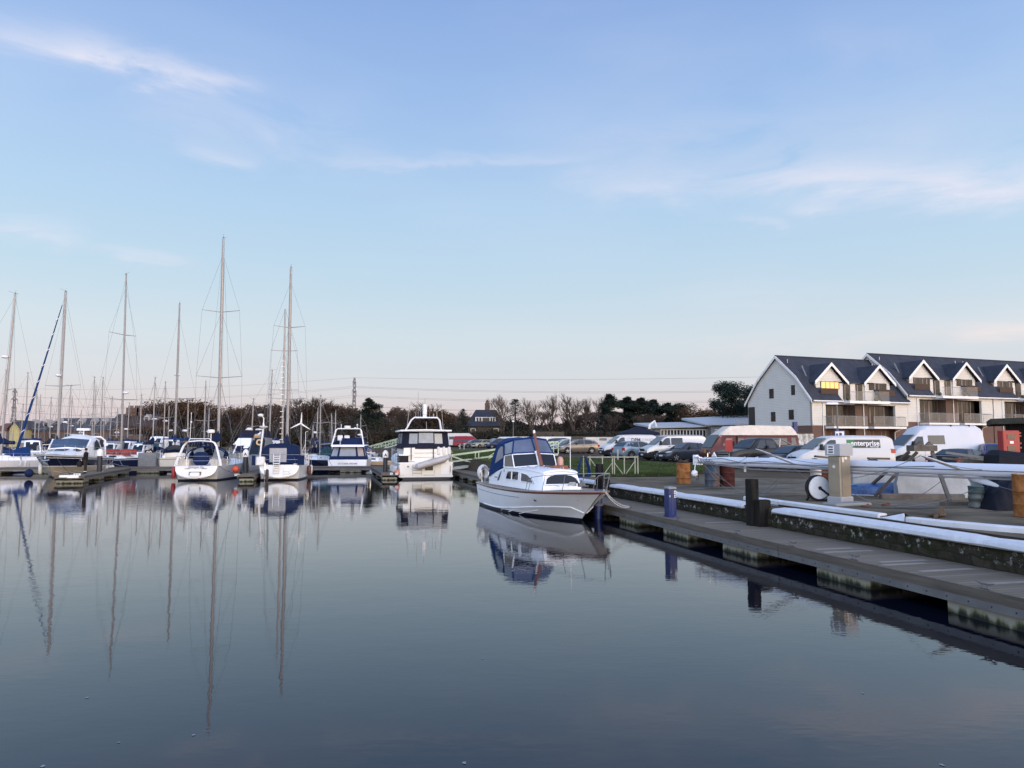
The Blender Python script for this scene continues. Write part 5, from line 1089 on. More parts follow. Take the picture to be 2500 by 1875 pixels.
# --- flybridge boat behind the walkway, stern to camera
hdj = head(-.12, .99); Lj = 10.5; sj = Vector((X(849, 69.9), 69.9, 0))
mj = thing('flybridge_cruiser', 'white flybridge motor boat with navy canvas seen from astern behind the walkway', 'motor boat', sj + Vector((cos(hdj), sin(hdj), 0)) * Lj / 2, hdj)
Hj = Hull(Lj, 3.85, 1.10, 1.2, 1.7, over=1.3, stern=.93, trans=0, flare=.08, full=.4, fine=.4)
Hj.build(mj, [white, antif], lambda a, b: 1 if b <= .1 else 0, deckmat=white2)
j0 = -Lj / 2
mb = MB(); mb.rbox(j0 - .55, j0, -1.85, 1.85, .28, .38, .05); mb.build('bathing_platform', white, mj)
t_ = text_mb('OCTOBER DREAMS', .21, .003, .003, italic=.2); remap(t_, lambda x, y, z: (j0 - .03 - z, -x, y + .72)); t_.build('name_lettering', greyp, mj, smooth=False)
mb = MB(); vb_ = [(j0 + .02, 1.72, 1.1), (j0 + .02, -1.72, 1.1), (j0 + 2.6, -1.75, 1.1), (j0 + 2.6, 1.75, 1.1)]; vt_ = [(j0 + .5, 1.38, 2.36), (j0 + .5, -1.38, 2.36), (j0 + 2.6, -1.45, 2.36), (j0 + 2.6, 1.45, 2.36)]
mb.loft([vb_, vt_]); cj = mb.build('cockpit_canvas', canvas, mj, smooth=False)
for u0, u1, mm_ in ((.03, .20, glassl), (.26, .74, mat('vinyl_grey', (.25, .26, .27), .2, var=.15)), (.80, .97, mat('vinyl_peach', (.34, .27, .24), .25, var=.2))): win_quad((vb_[0], vb_[1], vt_[1], vt_[0]), u0, u1, .26, .96, mm_, cj)
win_quad((vb_[1], vb_[2], vt_[2], vt_[1]), .1, .6, .26, .92, glassl, cj, outward=(0, -1, 0)); win_quad((vb_[3], vb_[0], vt_[0], vt_[3]), .4, .9, .26, .92, glassl, cj, outward=(0, 1, 0))
mb = MB(); house(mb, j0 + 2.4, j0 + 8, 1.6, 1.1, 1.1, 2.36, rf=1.4, rb=0, ins=.2); mb.build('saloon', white, mj, smooth=False)
mb = MB(); mb.rbox(j0 + .15, j0 + 5.2, -1.58, 1.58, 2.37, 2.50, .05); mb.rbox(j0 + .05, j0 + .3, -1.52, 1.52, 2.30, 2.44, .04); mb.build('flybridge_deck', white, mj)
mb = MB(); mb.loft([[(j0 + .5, 1.5, 2.5), (j0 + 4.8, 1.5, 2.5), (j0 + 5.0, 1.2, 3.1), (j0 + .5, 1.42, 2.75)], [(j0 + .5, 1.42, 2.5), (j0 + 4.8, 1.42, 2.5), (j0 + 4.9, 1.15, 3.1), (j0 + .5, 1.36, 2.75)]]); mb.loft([[(j0 + .5, -1.5, 2.5), (j0 + 4.8, -1.5, 2.5), (j0 + 5.0, -1.2, 3.1), (j0 + .5, -1.42, 2.75)], [(j0 + .5, -1.42, 2.5), (j0 + 4.8, -1.42, 2.5), (j0 + 4.9, -1.15, 3.1), (j0 + .5, -1.36, 2.75)]]); mb.box(j0 + 4.8, j0 + 4.95, -1.3, 1.3, 2.5, 3.2); mb.build('flybridge_side', canvas, mj)
mb = MB(); mb.rbox(j0 + .55, j0 + 1.0, -1.32, .62, 2.51, 3.12, .05); mb.build('canvas_screen', canvas, mj)
for y in (.9, .25):
    mb = MB(); mb.rbox(j0 + 1.7, j0 + 1.85, y - .25, y + .25, 3.0, 3.4, .06); mb.rbox(j0 + 1.7, j0 + 2.2, y - .25, y + .25, 2.9, 3.02, .05); mb.tube([(j0 + 1.95, y, 2.5), (j0 + 1.95, y, 2.9)], .06, 6); mb.build('helm_seat', white2, mj)
mb = MB()
for dx in (0, .3): mb.tube([(j0 + .3 + dx, 1.5, 2.45), (j0 + .5 + dx, 1.18, 3.88), (j0 + .55 + dx, 1.0, 4.02), (j0 + .55 + dx, -1.0, 4.02), (j0 + .5 + dx, -1.18, 3.88), (j0 + .3 + dx, -1.45, 2.45)], .055, 7)
ja = mb.build('radar_arch', white, mj)
mb = MB(); mb.lathe([(.2, 0), (.3, .03), (.3, .22), (.25, .25)], (j0 + .7, .12, 4.05), 14); mb.tube([(j0 + .7, .7, 4.0), (j0 + .7, .7, 4.45)], .03, 5); mb.tube([(j0 + .7, -.8, 4.0), (j0 + .7, -.8, 4.35)], .03, 5); mb.ball((j0 + .7, -.8, 4.4), .08, 6); mb.lathe([(.1, 0), (.12, .05), (.05, .09)], (j0 + .7, -.6, 4.06), 10); mb.build('radar', white2, ja)
g_, tp_ = Hj.guard(mj, .3, .96, h=.7, n=7, r=.014); g_.build('guard_rail', steel, mj)
# --- flybridge boat with its bow to camera between the two sterns
hdg = head(.10, -.995); Lg = 10.5; bg_ = Vector((X(580, 69.3), 69.3, 0))
mg = thing('flybridge_cruiser', 'white flybridge motor boat facing us between the two sterns, orange coat at its helm', 'motor boat', bg_ - Vector((cos(hdg), sin(hdg), 0)) * Lg / 2, hdg)
Hg = Hull(Lg, 3.7, 1.1, 1.3, 1.75, over=1.6, stern=.93, trans=0, flare=.1, full=.4, fine=.5, ex=2.8)
Hg.build(mg, [white, antif], lambda a, b: 1 if b <= .1 else 0, deckmat=white2, camber=.22)
mb = MB(); b1, t1 = house(mb, -4.0, 2.3, 1.6, 1.35, 1.3, 2.5, rf=1.1, rb=0, ins=.2); hg_ = mb.build('saloon', white, mg, smooth=False)
win_quad((b1[1], b1[3], t1[3], t1[1]), .05, .95, .25, .92, mat('screen_cover', (.01, .012, .04), .8), hg_, 'windscreen', outward=(1, 0, .3))
mb = MB(); mb.loft([[(1.2, -1.45, 2.5), (1.2, 1.45, 2.5), (.4, 1.2, 3.15), (.4, -1.2, 3.15)], [(1.0, -1.45, 2.5), (1.0, 1.45, 2.5), (.25, 1.2, 3.15), (.25, -1.2, 3.15)]]); mb.rbox(-4.0, 1.2, -1.5, 1.5, 2.5, 2.6, .05); mb.build('flybridge', white, mg, smooth=False)
mb = MB(); mb.loft([[(.3, -1.3, 3.1), (.3, 1.3, 3.1), (-.3, 1.2, 3.9), (-.3, -1.2, 3.9)], [(-2.8, -1.35, 3.1), (-2.8, 1.35, 3.1), (-2.6, 1.2, 3.9), (-2.6, -1.2, 3.9)]]); mb.build('flybridge_canopy', canvasd, mg, smooth=False)
mb = MB(); mb.slab([(.32, .7, 3.12), (.32, 1.25, 3.12), (-.28, 1.15, 3.82), (-.28, .7, 3.82)], .03, .02); mb.build('canopy_window', glassl, mg, smooth=False)
mb = MB(); mb.lathe([(.02, -.3), (.2, -.25), (.24, .1), (.1, .32)], (.5, .55, 3.25), 8); mb.build('helm_coat', mat('ochre', (.40, .20, .06), .8), mg)
for y in (-.35, .25): mb = MB(); mb.lathe([(.1, 0), (.35, .05), (.36, .14), (.2, .2)], (-1.2, y * 1.6, 3.92), 12); mb.build('dome', white2, mg)
g_, tp_ = Hg.guard(mg, .3, .97, h=.7, n=7, r=.014); g_.tube([tp_[1][-1], tp_[-1][-1]], .014, 5); g_.build('guard_rail', steel, mg)
# --- trawler type boat with the black 100 board, and other small motor boats
def smallcruiser(label, px, Y, hd, L, B, hm, cab, hood, fb=(.9, .9, 1.1), h=1.0):
    o = thing('motor_boat', label, 'motor boat', axis_loc(px, Y), hd, group='small motor boats moored beyond the walkway')
    H = Hull(L, B, *fb, over=L * .12, stern=.88, trans=0, flare=.12, full=.4, fine=.4); H.build(o, [hm, antif], lambda a, b: 1 if b <= .1 else 0, nt_=12, deckmat=white2)
    dz = fb[1]; mb = MB(); b1, t1 = house(mb, -L * .15, L * .2, B * .38, B * .28, dz, dz + h, rf=h * .8, rb=0, ins=.12); c_ = mb.build('cabin', cab, o, smooth=False)
    for sd in (-1, 1): mb = MB(); mb.panel(side_quad(b1, t1, sd), .1, .8, .4, .85, .01, .02); mb.build('window', glass, c_, smooth=False)
    win_quad((b1[1], b1[3], t1[3], t1[1]), .08, .92, .3, .9, glass, c_, 'windscreen', outward=(1, 0, .3))
    if hood: mb = MB(); mb.rbox(-L * .42, -L * .14, -B * .36, B * .36, dz + .1, dz + h + .25, .15); mb.build('canopy', hood, o)
    g_, tp_ = H.guard(o, .4, .96, h=.5, n=4, mid=False); g_.build('guard_rail', steel, o); return o
smallcruiser('white motor boat with blue canopy and aerial bracket, right of the navy yacht mast', 306, 92, head(.2, -.98), 8, 2.9, white, white, canvas, fb=(1.3, 1.3, 1.5), h=1.5)
smallcruiser('small white boat with turquoise tent left of the black speed board', 343, 88, head(.1, -.99), 7, 2.6, white, white, mat('canvas_teal', (.02, .10, .16), .8), fb=(1.2, 1.2, 1.4), h=1.3)
tb = smallcruiser('white trawler style boat with railed wheelhouse roof behind the black speed board', 381, 92, head(.05, -.99), 8, 3.0, white, white, None, fb=(1.2, 1.2, 1.5), h=2.2)
smallcruiser('white cabin boat with square windows right of the black speed board', 412, 94, head(.2, -.97), 8, 3, white, white, canvasb, fb=(1.4, 1.4, 1.6), h=1.6)
smallcruiser('white cruiser with pale windscreen between navy motor cruiser and navy yacht', 267, 88, head(.3, -.95), 9, 3, white, white, mat('canvas_grey', (.16, .18, .20), .8), fb=(1.3, 1.3, 1.6), h=1.3)
smallcruiser('white motor boat with blue boom tent behind the pale yacht at the left edge', 78, 84, head(.6, -.8), 9, 3, white, white, canvasb, fb=(1.2, 1.3, 1.5), h=1.6)
smallcruiser('small open boat with blue cover and white windscreen frame near the distant gangway', 893, 92, head(.95, -.2), 5.5, 2.1, white, canvasb, canvasb, fb=(.75, .75, .85), h=.55)
smallcruiser('small cream boat with orange stripe moored near the distant gangway', 912, 88, head(-.95, .1), 5.5, 2.0, mat('hull_orange_cream', (.45, .30, .18), .5), white, None, fb=(.5, .5, .6), h=.4)
smallcruiser('small white cruiser with navy canopy behind the two masted yacht', 655, 78, head(.1, -.99), 8, 2.9, white, white, canvas, fb=(1.3, 1.3, 1.5), h=1.6)
# speed board
sb = thing('speed_board', 'black board with outlined white digits on grey posts behind the walkway', 'sign', ony(364, 1107, 69.6))
mb = MB(); mb.box(-.42, .42, -.03, .03, -.32, .32); mb.build('board', mat('board_brown', (.03, .018, .014), .6), sb, smooth=False)
t_ = text_mb('00', .62, .012, .004); remap(t_, lambda x, y, z: (x * .85, -.034 + z, y)); t_.build('digits', mat('digit_cream', (.6, .5, .42), .6), sb, smooth=False)
mb = MB(); mb.box(-.35, -.29, .03, .08, -2.1, .2); mb.box(.29, .35, .03, .08, -2.1, .2); mb.build('post', galv, sb, smooth=False)
bx = thing('dock_box', 'grey slatted storage locker under the black speed board', 'locker', Vector((X(367, 69.3), 69.3, .5)))
mb = MB(); mb.rbox(-.9, .75, -.4, .4, 0, 1.25, .03); mb.build('body', mat('locker_grey', (.20, .21, .22), .6, var=.2), bx, smooth=False)
mb = MB(); [mb.box(-.86, .71, -.415, -.401, z * .2 + .15, z * .2 + .17) for z in range(5)]; mb.build('slats', greyp, bx, smooth=False)
# fenders
Wn = lambda t, v, sd, dz=0: wp(mn, Hn.p(t, v, sd) + Vector((0, .14 * sd, dz)))
fender('fender', 'white fender low on the navy cruiser just left of the black pile', Wn(.47, .50, 1))
fender('fender', 'white fender low on the navy cruiser just right of the black pile', Wn(.30, .50, 1))
fender('fender', 'large white fender at the stern quarter of the navy cruiser', Wn(.12, .52, 1), s=.17, L=.75)
fender('fender', 'white fender hanging at the left bow side of the navy cruiser', Wn(.90, .62, -1), s=.14, L=.8)
fender('fender', 'second white fender at the stern of the navy cruiser beside the large one', Wn(.2, .5, 1), s=.13, L=.6)
ballf('round dark blue ball fender floating under the navy cruiser bow', Vector((X(75, 56), 56, .42)), canvas, .30)
fender('fender', 'red fender at the left quarter of the grey yacht', wp(o1, H1.p(.02, .95, 1) + Vector((.1, .16, 0))), m=redm, s=.15, L=.85)
ballf('orange buoy hanging beside the white capped pile on the finger pontoon', Vector((X(577, 53.2), 53.2, .83)), orange, .26)
for i, t in enumerate((.06, .14, .22, .33)):
    fender('fender', ['white fender nearest the stern on the left side of the big cruiser', 'second white fender from the stern of the big cruiser', 'third white fender from the stern of the big cruiser', 'fourth and farthest white fender along the side of the big cruiser'][i], wp(mk, Hk.p(t, .78, 1) + Vector((0, .14, 0))), s=.14, L=.62)
ballf('salmon orange ball fender at the stern corner of the big cruiser', wp(mk, (k0 + .1, 2.1, .52)), mat('salmon', (.50, .16, .11), .5), .24)
fender('fender', 'brown fender on the right side of the two masted yacht', wp(o2, H2.p(.30, .88, -1) + Vector((0, -.14, 0))), m=mat('fender_brown', (.10, .035, .03), .5), s=.16, L=.75)
fender('fender', 'white fender beside the brown one on the two masted yacht', wp(o2, H2.p(.38, .88, -1) + Vector((0, -.2, 0))), s=.12, L=.7)
for px, lb in ((51, 'left of two small fenders on the side of the pale grey yacht'), (63, 'right of two small fenders on the side of the pale grey yacht')): fender('fender', lb, ony(px, 1124, 66.0), s=.11, L=.5)
# mooring lines
def rope(p, q, sag, label, m=ropem, r=.014): mb = MB(); mb.tube(catenary(p, q, sag), r, 4); return tag(mb.build('mooring_rope', m, None), label, 'mooring rope')
rope(Wn(.96, .9, 1), Vector((X(180, 49.3), 49.3, .55)), .12, 'dark rope from the navy cruiser bow to the finger end', roped)
rope(Wn(.72, .9, 1), Vector((X(205, 50.5), 50.5, .55)), .08, 'dark rope from the navy cruiser foredeck to the finger pontoon', roped)
rope(Wn(.03, .95, 1), Vector((X(252, 56), 56, .55)), .1, 'white rope from the navy cruiser stern down to the pontoon')
rope(wp(o5, H5.p(.75, .9, -1)), Vector((X(306, 66.8), 66.8, .6)), .15, 'left white rope hanging from the navy yacht hull')
rope(wp(o5, H5.p(.6, .9, -1)), Vector((X(316, 66.8), 66.8, .6)), .15, 'right white rope hanging from the navy yacht hull')
rope(wp(o1, H1.p(.02, 1, -1)), Vector((X(570, 53.4), 53.4, .56)), .05, 'dark rope from the grey yacht quarter to the pontoon', roped)
rope(wp(mk, (k0 + .2, -2.0, 1.4)), Vector((X(1118, 57.5), 57.5, .56)), .3, 'white rope from the big cruiser to the quay pontoon')
rope(wp(mj, (j0, 1.7, 1.1)), Vector((X(812, 68.6), 68.6, .56)), .05, 'dark rope at the left of the flybridge boat stern', roped)
# small white blocks on the finger end
for px, Yb, w, lb in ((166, 49.0, .42, 'white plastic corner bumper on the left of the finger end'), (182, 48.25, .34, 'white plastic strip on the end of the left finger pontoon')):
    o = thing('bumper', lb, 'bumper', Vector((X(px, Yb), Yb, .51)), .3); mb = MB(); mb.rbox(-w, w, -.1, .1, -.06, .09, .04); mb.build('body', white2, o)
# =============== the person ===============
sk = mat('skin', (.42, .24, .17), .6); jk = mat('jacket_black', (.015, .013, .014), .8, var=.3); tr_ = mat('trousers_dark', (.03, .027, .026), .85); hr_ = mat('hair_dark', (.03, .02, .015), .7)
pp = thing('person', 'person in dark jacket and trousers standing on the finger pontoon by the navy cruiser', 'person', Vector((X(211.5, 52.9), 52.9, .50)), radians(180))
def skin_mesh(verts, edges, rad, name, mats, assign, parent, root=0, sub=2):
    me = bpy.data.meshes.new(name); me.from_pydata(verts, edges, []); ob = bpy.data.objects.new(name, me); C.objects.link(ob)
    md = ob.modifiers.new('s', 'SKIN'); sv = me.skin_vertices[0].data
    for i, r in enumerate(rad): sv[i].radius = (r if isinstance(r, tuple) else (r, r)); sv[i].use_root = (i == root)
    ob.modifiers.new('u', 'SUBSURF').levels = sub; bpy.context.view_layer.update()
    m2 = bpy.data.meshes.new_from_object(ob.evaluated_get(bpy.context.evaluated_depsgraph_get())); bpy.data.objects.remove(ob)
    for m in mats: m2.materials.append(m)
    for p in m2.polygons: p.material_index = assign(p.center); p.use_smooth = True
    o = bpy.data.objects.new(name, m2); C.objects.link(o); o.parent = parent; return o
V_ = [(0, 0, .98), (0, 0, 1.15), (-.01, 0, 1.35), (0, 0, 1.50), (.02, 0, 1.60), (.035, 0, 1.70), (.03, 0, 1.79),
      (0, .10, .92), (.01, .10, .50), (-.02, .10, .09), (.13, .10, .04), (0, -.10, .92), (.03, -.10, .50), (.0, -.10, .09), (.15, -.10, .04),
      (0, .19, 1.46), (-.02, .25, 1.20), (.16, .22, 1.02), (.24, .20, 1.00), (0, -.19, 1.46), (.03, -.25, 1.20), (.24, -.20, 1.10), (.33, -.18, 1.10)]
E_ = [(0, 1), (1, 2), (2, 3), (3, 4), (4, 5), (5, 6), (0, 7), (7, 8), (8, 9), (9, 10), (0, 11), (11, 12), (12, 13), (13, 14), (3, 15), (15, 16), (16, 17), (17, 18), (3, 19), (19, 20), (20, 21), (21, 22)]
R_v = [(.12, .16), (.11, .15), (.13, .17), (.10, .13), .055, (.095, .078), (.075, .065), .10, .07, .05, .04, .10, .07, .05, .04, .07, .052, .04, .034, .07, .052, .04, .034]
bd = skin_mesh(V_, E_, R_v, 'body', [sk, jk, tr_, black], lambda c: 0 if (c.z > 1.56 or (c.x > .20 and .85 < c.z < 1.2 and c.x > .19)) else (3 if c.z < .12 else (2 if c.z < .98 else 1)), pp)
mb = MB()
for sd, hx, hy, hz in ((1, .27, .20, 1.0), (-1, .35, -.18, 1.10)):
    for k_ in range(4): l = (.075, .085, .08, .06)[k_]; y = hy + (k_ - 1.5) * .018; mb.tube([(hx - .03, y, hz), (hx + l * .5, y, hz - .005), (hx + l * .8, y, hz - .03)], .009, 5)
    mb.tube([(hx - .03, hy + .03 * -sd, hz), (hx + .02, hy - .045 * sd, hz + .01), (hx + .05, hy - .04 * sd, hz)], .010, 5)
mb.build('fingers', sk, pp)
mb = MB(); mb.ball((.02, 0, 1.745), .098, 10, sz=1.1); remap(mb, lambda x, y, z: (x - .015, y * .92, max(z, 1.68) if x > .05 else z)); mb.build('hair', hr_, pp)
mb = MB(); mb.lathe([(.001, -.02), (.018, 0), (.001, .02)], (.132, 0, 1.70), 6); mb.ball((.04, .082, 1.70), .022, 5); mb.ball((.04, -.082, 1.70), .022, 5); mb.build('nose_and_ears', sk, bd)
mb = MB(); mb.lathe([(.012, -.002), (.012, .004)], (.122, .03, 1.725), 6, 'x'); mb.lathe([(.012, -.002), (.012, .004)], (.122, -.03, 1.725), 6, 'x'); mb.box(.116, .124, -.025, .025, 1.645, 1.653); mb.build('face_features', hr_, bd)
mb = MB(); mb.lathe([(.055, .0), (.055, .03)], (.16, .22, .985), 8, 'x'); mb.lathe([(.07, .0), (.065, .05)], (0, .10, .16), 8); mb.lathe([(.07, .0), (.065, .05)], (.02, -.10, .16), 8); mb.build('cuffs', white2, pp)
mb = MB(); mb.rbox(.10, .16, -.22, .22, 1.34, 1.42, .02) if False else mb.slab([(.02, .20, 1.50), (.02, .262, 1.44), (.10, .225, 1.40), (.08, .18, 1.5)], .02, .01); mb.build('shoulder_patch', white2, pp)
bg2 = thing('bag', 'dark round bag held in front of the person on the pontoon', 'bag', wp(pp, (.42, 0, .70))); mb = MB(); mb.lathe([(.02, -.2), (.16, -.18), (.2, 0), (.15, .16), (.04, .2)], n=12); mb.build('body', jk, bg2); mb = MB(); mb.tube([(-.1, 0, .1), (-.02, .0, .38), (.1, 0, .1)], .014, 5); mb.build('strap', jk, bg2)
# seagull on the boat roof
gu = thing('seagull', 'white gull perched on a boat roof left of the two masted yacht', 'gull', ony(631, 1066, 60)); mb = MB()
mb.tube([(-.28, 0, .10), (-.12, 0, .13), (.02, 0, .17), (.12, 0, .26), (.17, 0, .33), (.22, 0, .33)], .1, 8, rr=[.02, .07, .10, .07, .055, .02]); mb.build('body', white2, gu)
mb = MB(); mb.tube([(-.36, 0, .12), (-.15, .07, .17), (.04, .07, .18)], .03, 6, rr=[.01, .04, .03]); mb.tube([(-.36, 0, .12), (-.15, -.07, .17), (.04, -.07, .18)], .03, 6, rr=[.01, .04, .03]); mb.build('wings', mat('gull_grey', (.35, .37, .4), .7), gu)
mb = MB(); mb.tube([(0, .03, .08), (0, .03, 0)], .008, 4); mb.tube([(0, -.03, .08), (0, -.03, 0)], .008, 4); mb.tube([(.22, 0, .33), (.28, 0, .32)], .012, 4); mb.build('beak_and_legs', mat('beak', (.5, .3, .05), .5), gu)
# roof (hard top of a boat) the gull stands on
ht = smallcruiser('grey wheelhouse boat with a ring lifebuoy on its roof rail under the gull', 632, 63.0, head(.1, -.99), 7, 2.6, greyh, greyp, None, fb=(1.1, 1.1, 1.3), h=2.0)
lb_ = thing('ring_lifebuoy', 'cream ring lifebuoy hung on the wheelhouse beneath the gull', 'lifebuoy', ony(633, 1080, 60.4)); mb = MB(); mb.tube([(.2 * cos(a), 0, .2 * sin(a)) for a in [2 * pi * i / 16 for i in range(17)]], .07, 8, cap=False); mb.build('ring', mat('buoy_cream', (.62, .50, .32), .5), lb_); mb = MB(); mb.box(-.4, .4, .08, .12, -.35, .35); mb.build('holder', black, lb_)
# =============== vehicles ===============
tyre = mat('tyre', (.015, .015, .016), .85); alloy = mat('alloy', (.42, .43, .44), .3, .7); lampm = mat('lamp_clear', (.55, .58, .6), .1); lampr = mat('lamp_red', (.35, .01, .01), .2)
cglass = mat('car_glass', (.035, .045, .055), .06, var=.3, scale=1.5, spec=.3); trimb = mat('trim_black', (.02, .021, .023), .6, var=.2); platem = mat('plate_white', (.6, .6, .58), .5)
def paintm(n, c, m=0): return mat('paint_' + n, c, .28, m, var=.05, scale=1, spec=.3)
# side profile stations: (x/L from the nose, underside, belt, roof, width at belt, width at roof)
PROF = {
 'hatch': dict(L=4.1, W=1.76, H=1.48, st=[(0, .28, .50, .50, .80, .70), (.025, .2, .66, .66, .90, .80), (.12, .19, .80, .80, .97, .85), (.26, .19, .94, .94, 1, .85), (.40, .19, .97, 1.36, 1, .76), (.50, .19, .98, 1.46, 1, .77), (.70, .19, 1.0, 1.47, 1, .76), (.86, .19, 1.03, 1.38, 1, .74), (.965, .2, 1.0, 1.04, .95, .85), (.99, .3, .80, .82, .92, .88), (1, .32, .5, .5, .86, .8)],
   ws=(3, 4), rear=(7, 8), side=[[(.30, .97), (.415, .99), (.435, 1.34)], [(.425, .99), (.60, 1.0), (.60, 1.40), (.50, 1.39), (.445, 1.33)], [(.62, 1.0), (.79, 1.02), (.83, 1.15), (.79, 1.34), (.62, 1.40)], [(.82, 1.05), (.90, 1.08), (.84, 1.28)]], wh=(.19, .80), r=.31, hl=(.68, .78)),
 'sedan': dict(L=4.6, W=1.8, H=1.44, st=[(0, .28, .48, .48, .80, .7), (.02, .2, .64, .64, .9, .8), (.12, .19, .78, .78, .97, .85), (.28, .19, .92, .92, 1, .85), (.42, .19, .95, 1.34, 1, .74), (.52, .19, .96, 1.42, 1, .75), (.68, .19, .98, 1.38, 1, .73), (.84, .19, 1.0, 1.02, 1, .85), (.97, .22, .95, .96, .93, .85), (1, .32, .6, .6, .86, .8)],
   ws=(3, 4), rear=(6, 7), side=[[(.32, .95), (.43, .97), (.45, 1.30)], [(.44, .97), (.60, .98), (.60, 1.36), (.52, 1.36), (.46, 1.31)], [(.615, .98), (.76, 1.0), (.70, 1.31), (.615, 1.35)]], wh=(.18, .80), r=.32, hl=(.66, .76)),
 'mpv': dict(L=4.5, W=1.8, H=1.65, st=[(0, .3, .55, .55, .80, .7), (.02, .2, .72, .72, .9, .8), (.10, .19, .86, .86, .97, .85), (.20, .19, 1.0, 1.0, 1, .85), (.38, .19, 1.02, 1.52, 1, .76), (.50, .19, 1.03, 1.64, 1, .77), (.75, .19, 1.04, 1.64, 1, .76), (.93, .2, 1.06, 1.52, 1, .76), (.985, .25, 1.0, 1.04, .95, .85), (1, .32, .6, .6, .86, .8)],
   ws=(3, 4), rear=(7, 8), side=[[(.25, 1.03), (.37, 1.05), (.40, 1.48)], [(.385, 1.05), (.56, 1.06), (.56, 1.55), (.41, 1.48)], [(.58, 1.06), (.74, 1.07), (.74, 1.55), (.58, 1.55)], [(.76, 1.08), (.92, 1.1), (.89, 1.48), (.76, 1.54)]], wh=(.18, .81), r=.32, hl=(.74, .84)),
 'van': dict(L=5.0, W=1.92, H=1.97, st=[(0, .35, .62, .62, .84, .76), (.015, .25, .86, .86, .92, .85), (.06, .23, 1.02, 1.02, .97, .88), (.16, .22, 1.20, 1.20, 1, .9), (.315, .22, 1.22, 1.86, 1, .82), (.37, .22, 1.22, 1.95, 1, .83), (.60, .22, 1.22, 1.98, 1, .84), (.93, .22, 1.22, 1.96, 1, .84), (.985, .25, 1.2, 1.85, .98, .82), (1, .32, 1.1, 1.2, .96, .92)],
   ws=(3, 4), rear=None, side=[[(.205, 1.22), (.235, 1.36), (.235, 1.22)], [(.245, 1.20), (.395, 1.20), (.395, 1.74), (.345, 1.74), (.315, 1.66), (.25, 1.32)]], wh=(.165, .76), r=.34, hl=(.80, .97)),
 'highvan': dict(L=5.6, W=1.95, H=2.58, st=[(0, .4, .65, .65, .84, .76), (.01, .3, .92, .92, .92, .85), (.05, .25, 1.15, 1.15, .97, .88), (.12, .25, 1.30, 1.30, 1, .9), (.255, .25, 1.32, 2.02, 1, .82), (.31, .25, 1.32, 2.38, 1, .80), (.40, .25, 1.32, 2.55, 1, .80), (.93, .25, 1.32, 2.55, 1, .80), (.985, .28, 1.3, 2.35, .98, .80), (1, .32, 1.2, 1.3, .96, .92)],
   ws=(3, 4), rear=None, side=[[(.17, 1.30), (.205, 1.50), (.205, 1.30)], [(.215, 1.30), (.325, 1.30), (.325, 1.88), (.27, 1.88), (.215, 1.55)]], wh=(.15, .77), r=.34, hl=(.84, 1.0)),
 'camper': dict(L=6.0, W=2.05, H=2.62, st=[(0, .45, .8, .8, .95, .9), (.01, .35, 1.1, 1.1, .98, .95), (.10, .3, 1.15, 1.98, 1, .90), (.14, .3, 1.15, 2.14, 1, .88), (.24, .3, 1.15, 2.56, 1, .74), (.50, .3, 1.15, 2.62, 1, .74), (.94, .3, 1.15, 2.58, 1, .74), (.985, .32, 1.15, 2.2, 1, .86), (1, .4, 1.0, 1.3, .98, .92)],
   ws=(1, 2), rear=None, side=[[(.125, 1.25), (.24, 1.25), (.24, 1.75), (.17, 1.75)], [(.30, 1.3), (.37, 1.3), (.37, 1.75), (.30, 1.75)], [(.42, 1.3), (.64, 1.3), (.64, 1.75), (.42, 1.75)], [(.68, 1.3), (.86, 1.3), (.86, 1.75), (.68, 1.75)], [(.91, 1.25), (.97, 1.3), (.955, 1.8), (.91, 1.8)]], wh=(.17, .74), r=.34, hl=(.70, .85)),
 'pickup': dict(L=5.2, W=1.85, H=1.80, st=[(0, .4, .72, .72, .88, .8), (.015, .3, .95, .95, .94, .88), (.10, .28, 1.05, 1.05, 1, .9), (.25, .28, 1.14, 1.14, 1, .9), (.36, .28, 1.16, 1.68, 1, .78), (.42, .28, 1.16, 1.79, 1, .78), (.60, .28, 1.16, 1.78, 1, .78), (.67, .28, 1.16, 1.2, 1, .9), (.98, .3, 1.12, 1.14, 1, .92), (1, .4, .9, .9, .96, .9)],
   ws=(3, 4), rear=(6, 7), side=[[(.33, 1.17), (.475, 1.18), (.475, 1.66), (.405, 1.66)], [(.485, 1.18), (.61, 1.19), (.60, 1.62), (.485, 1.66)]], wh=(.19, .78), r=.39, hl=(.84, .99)),
}
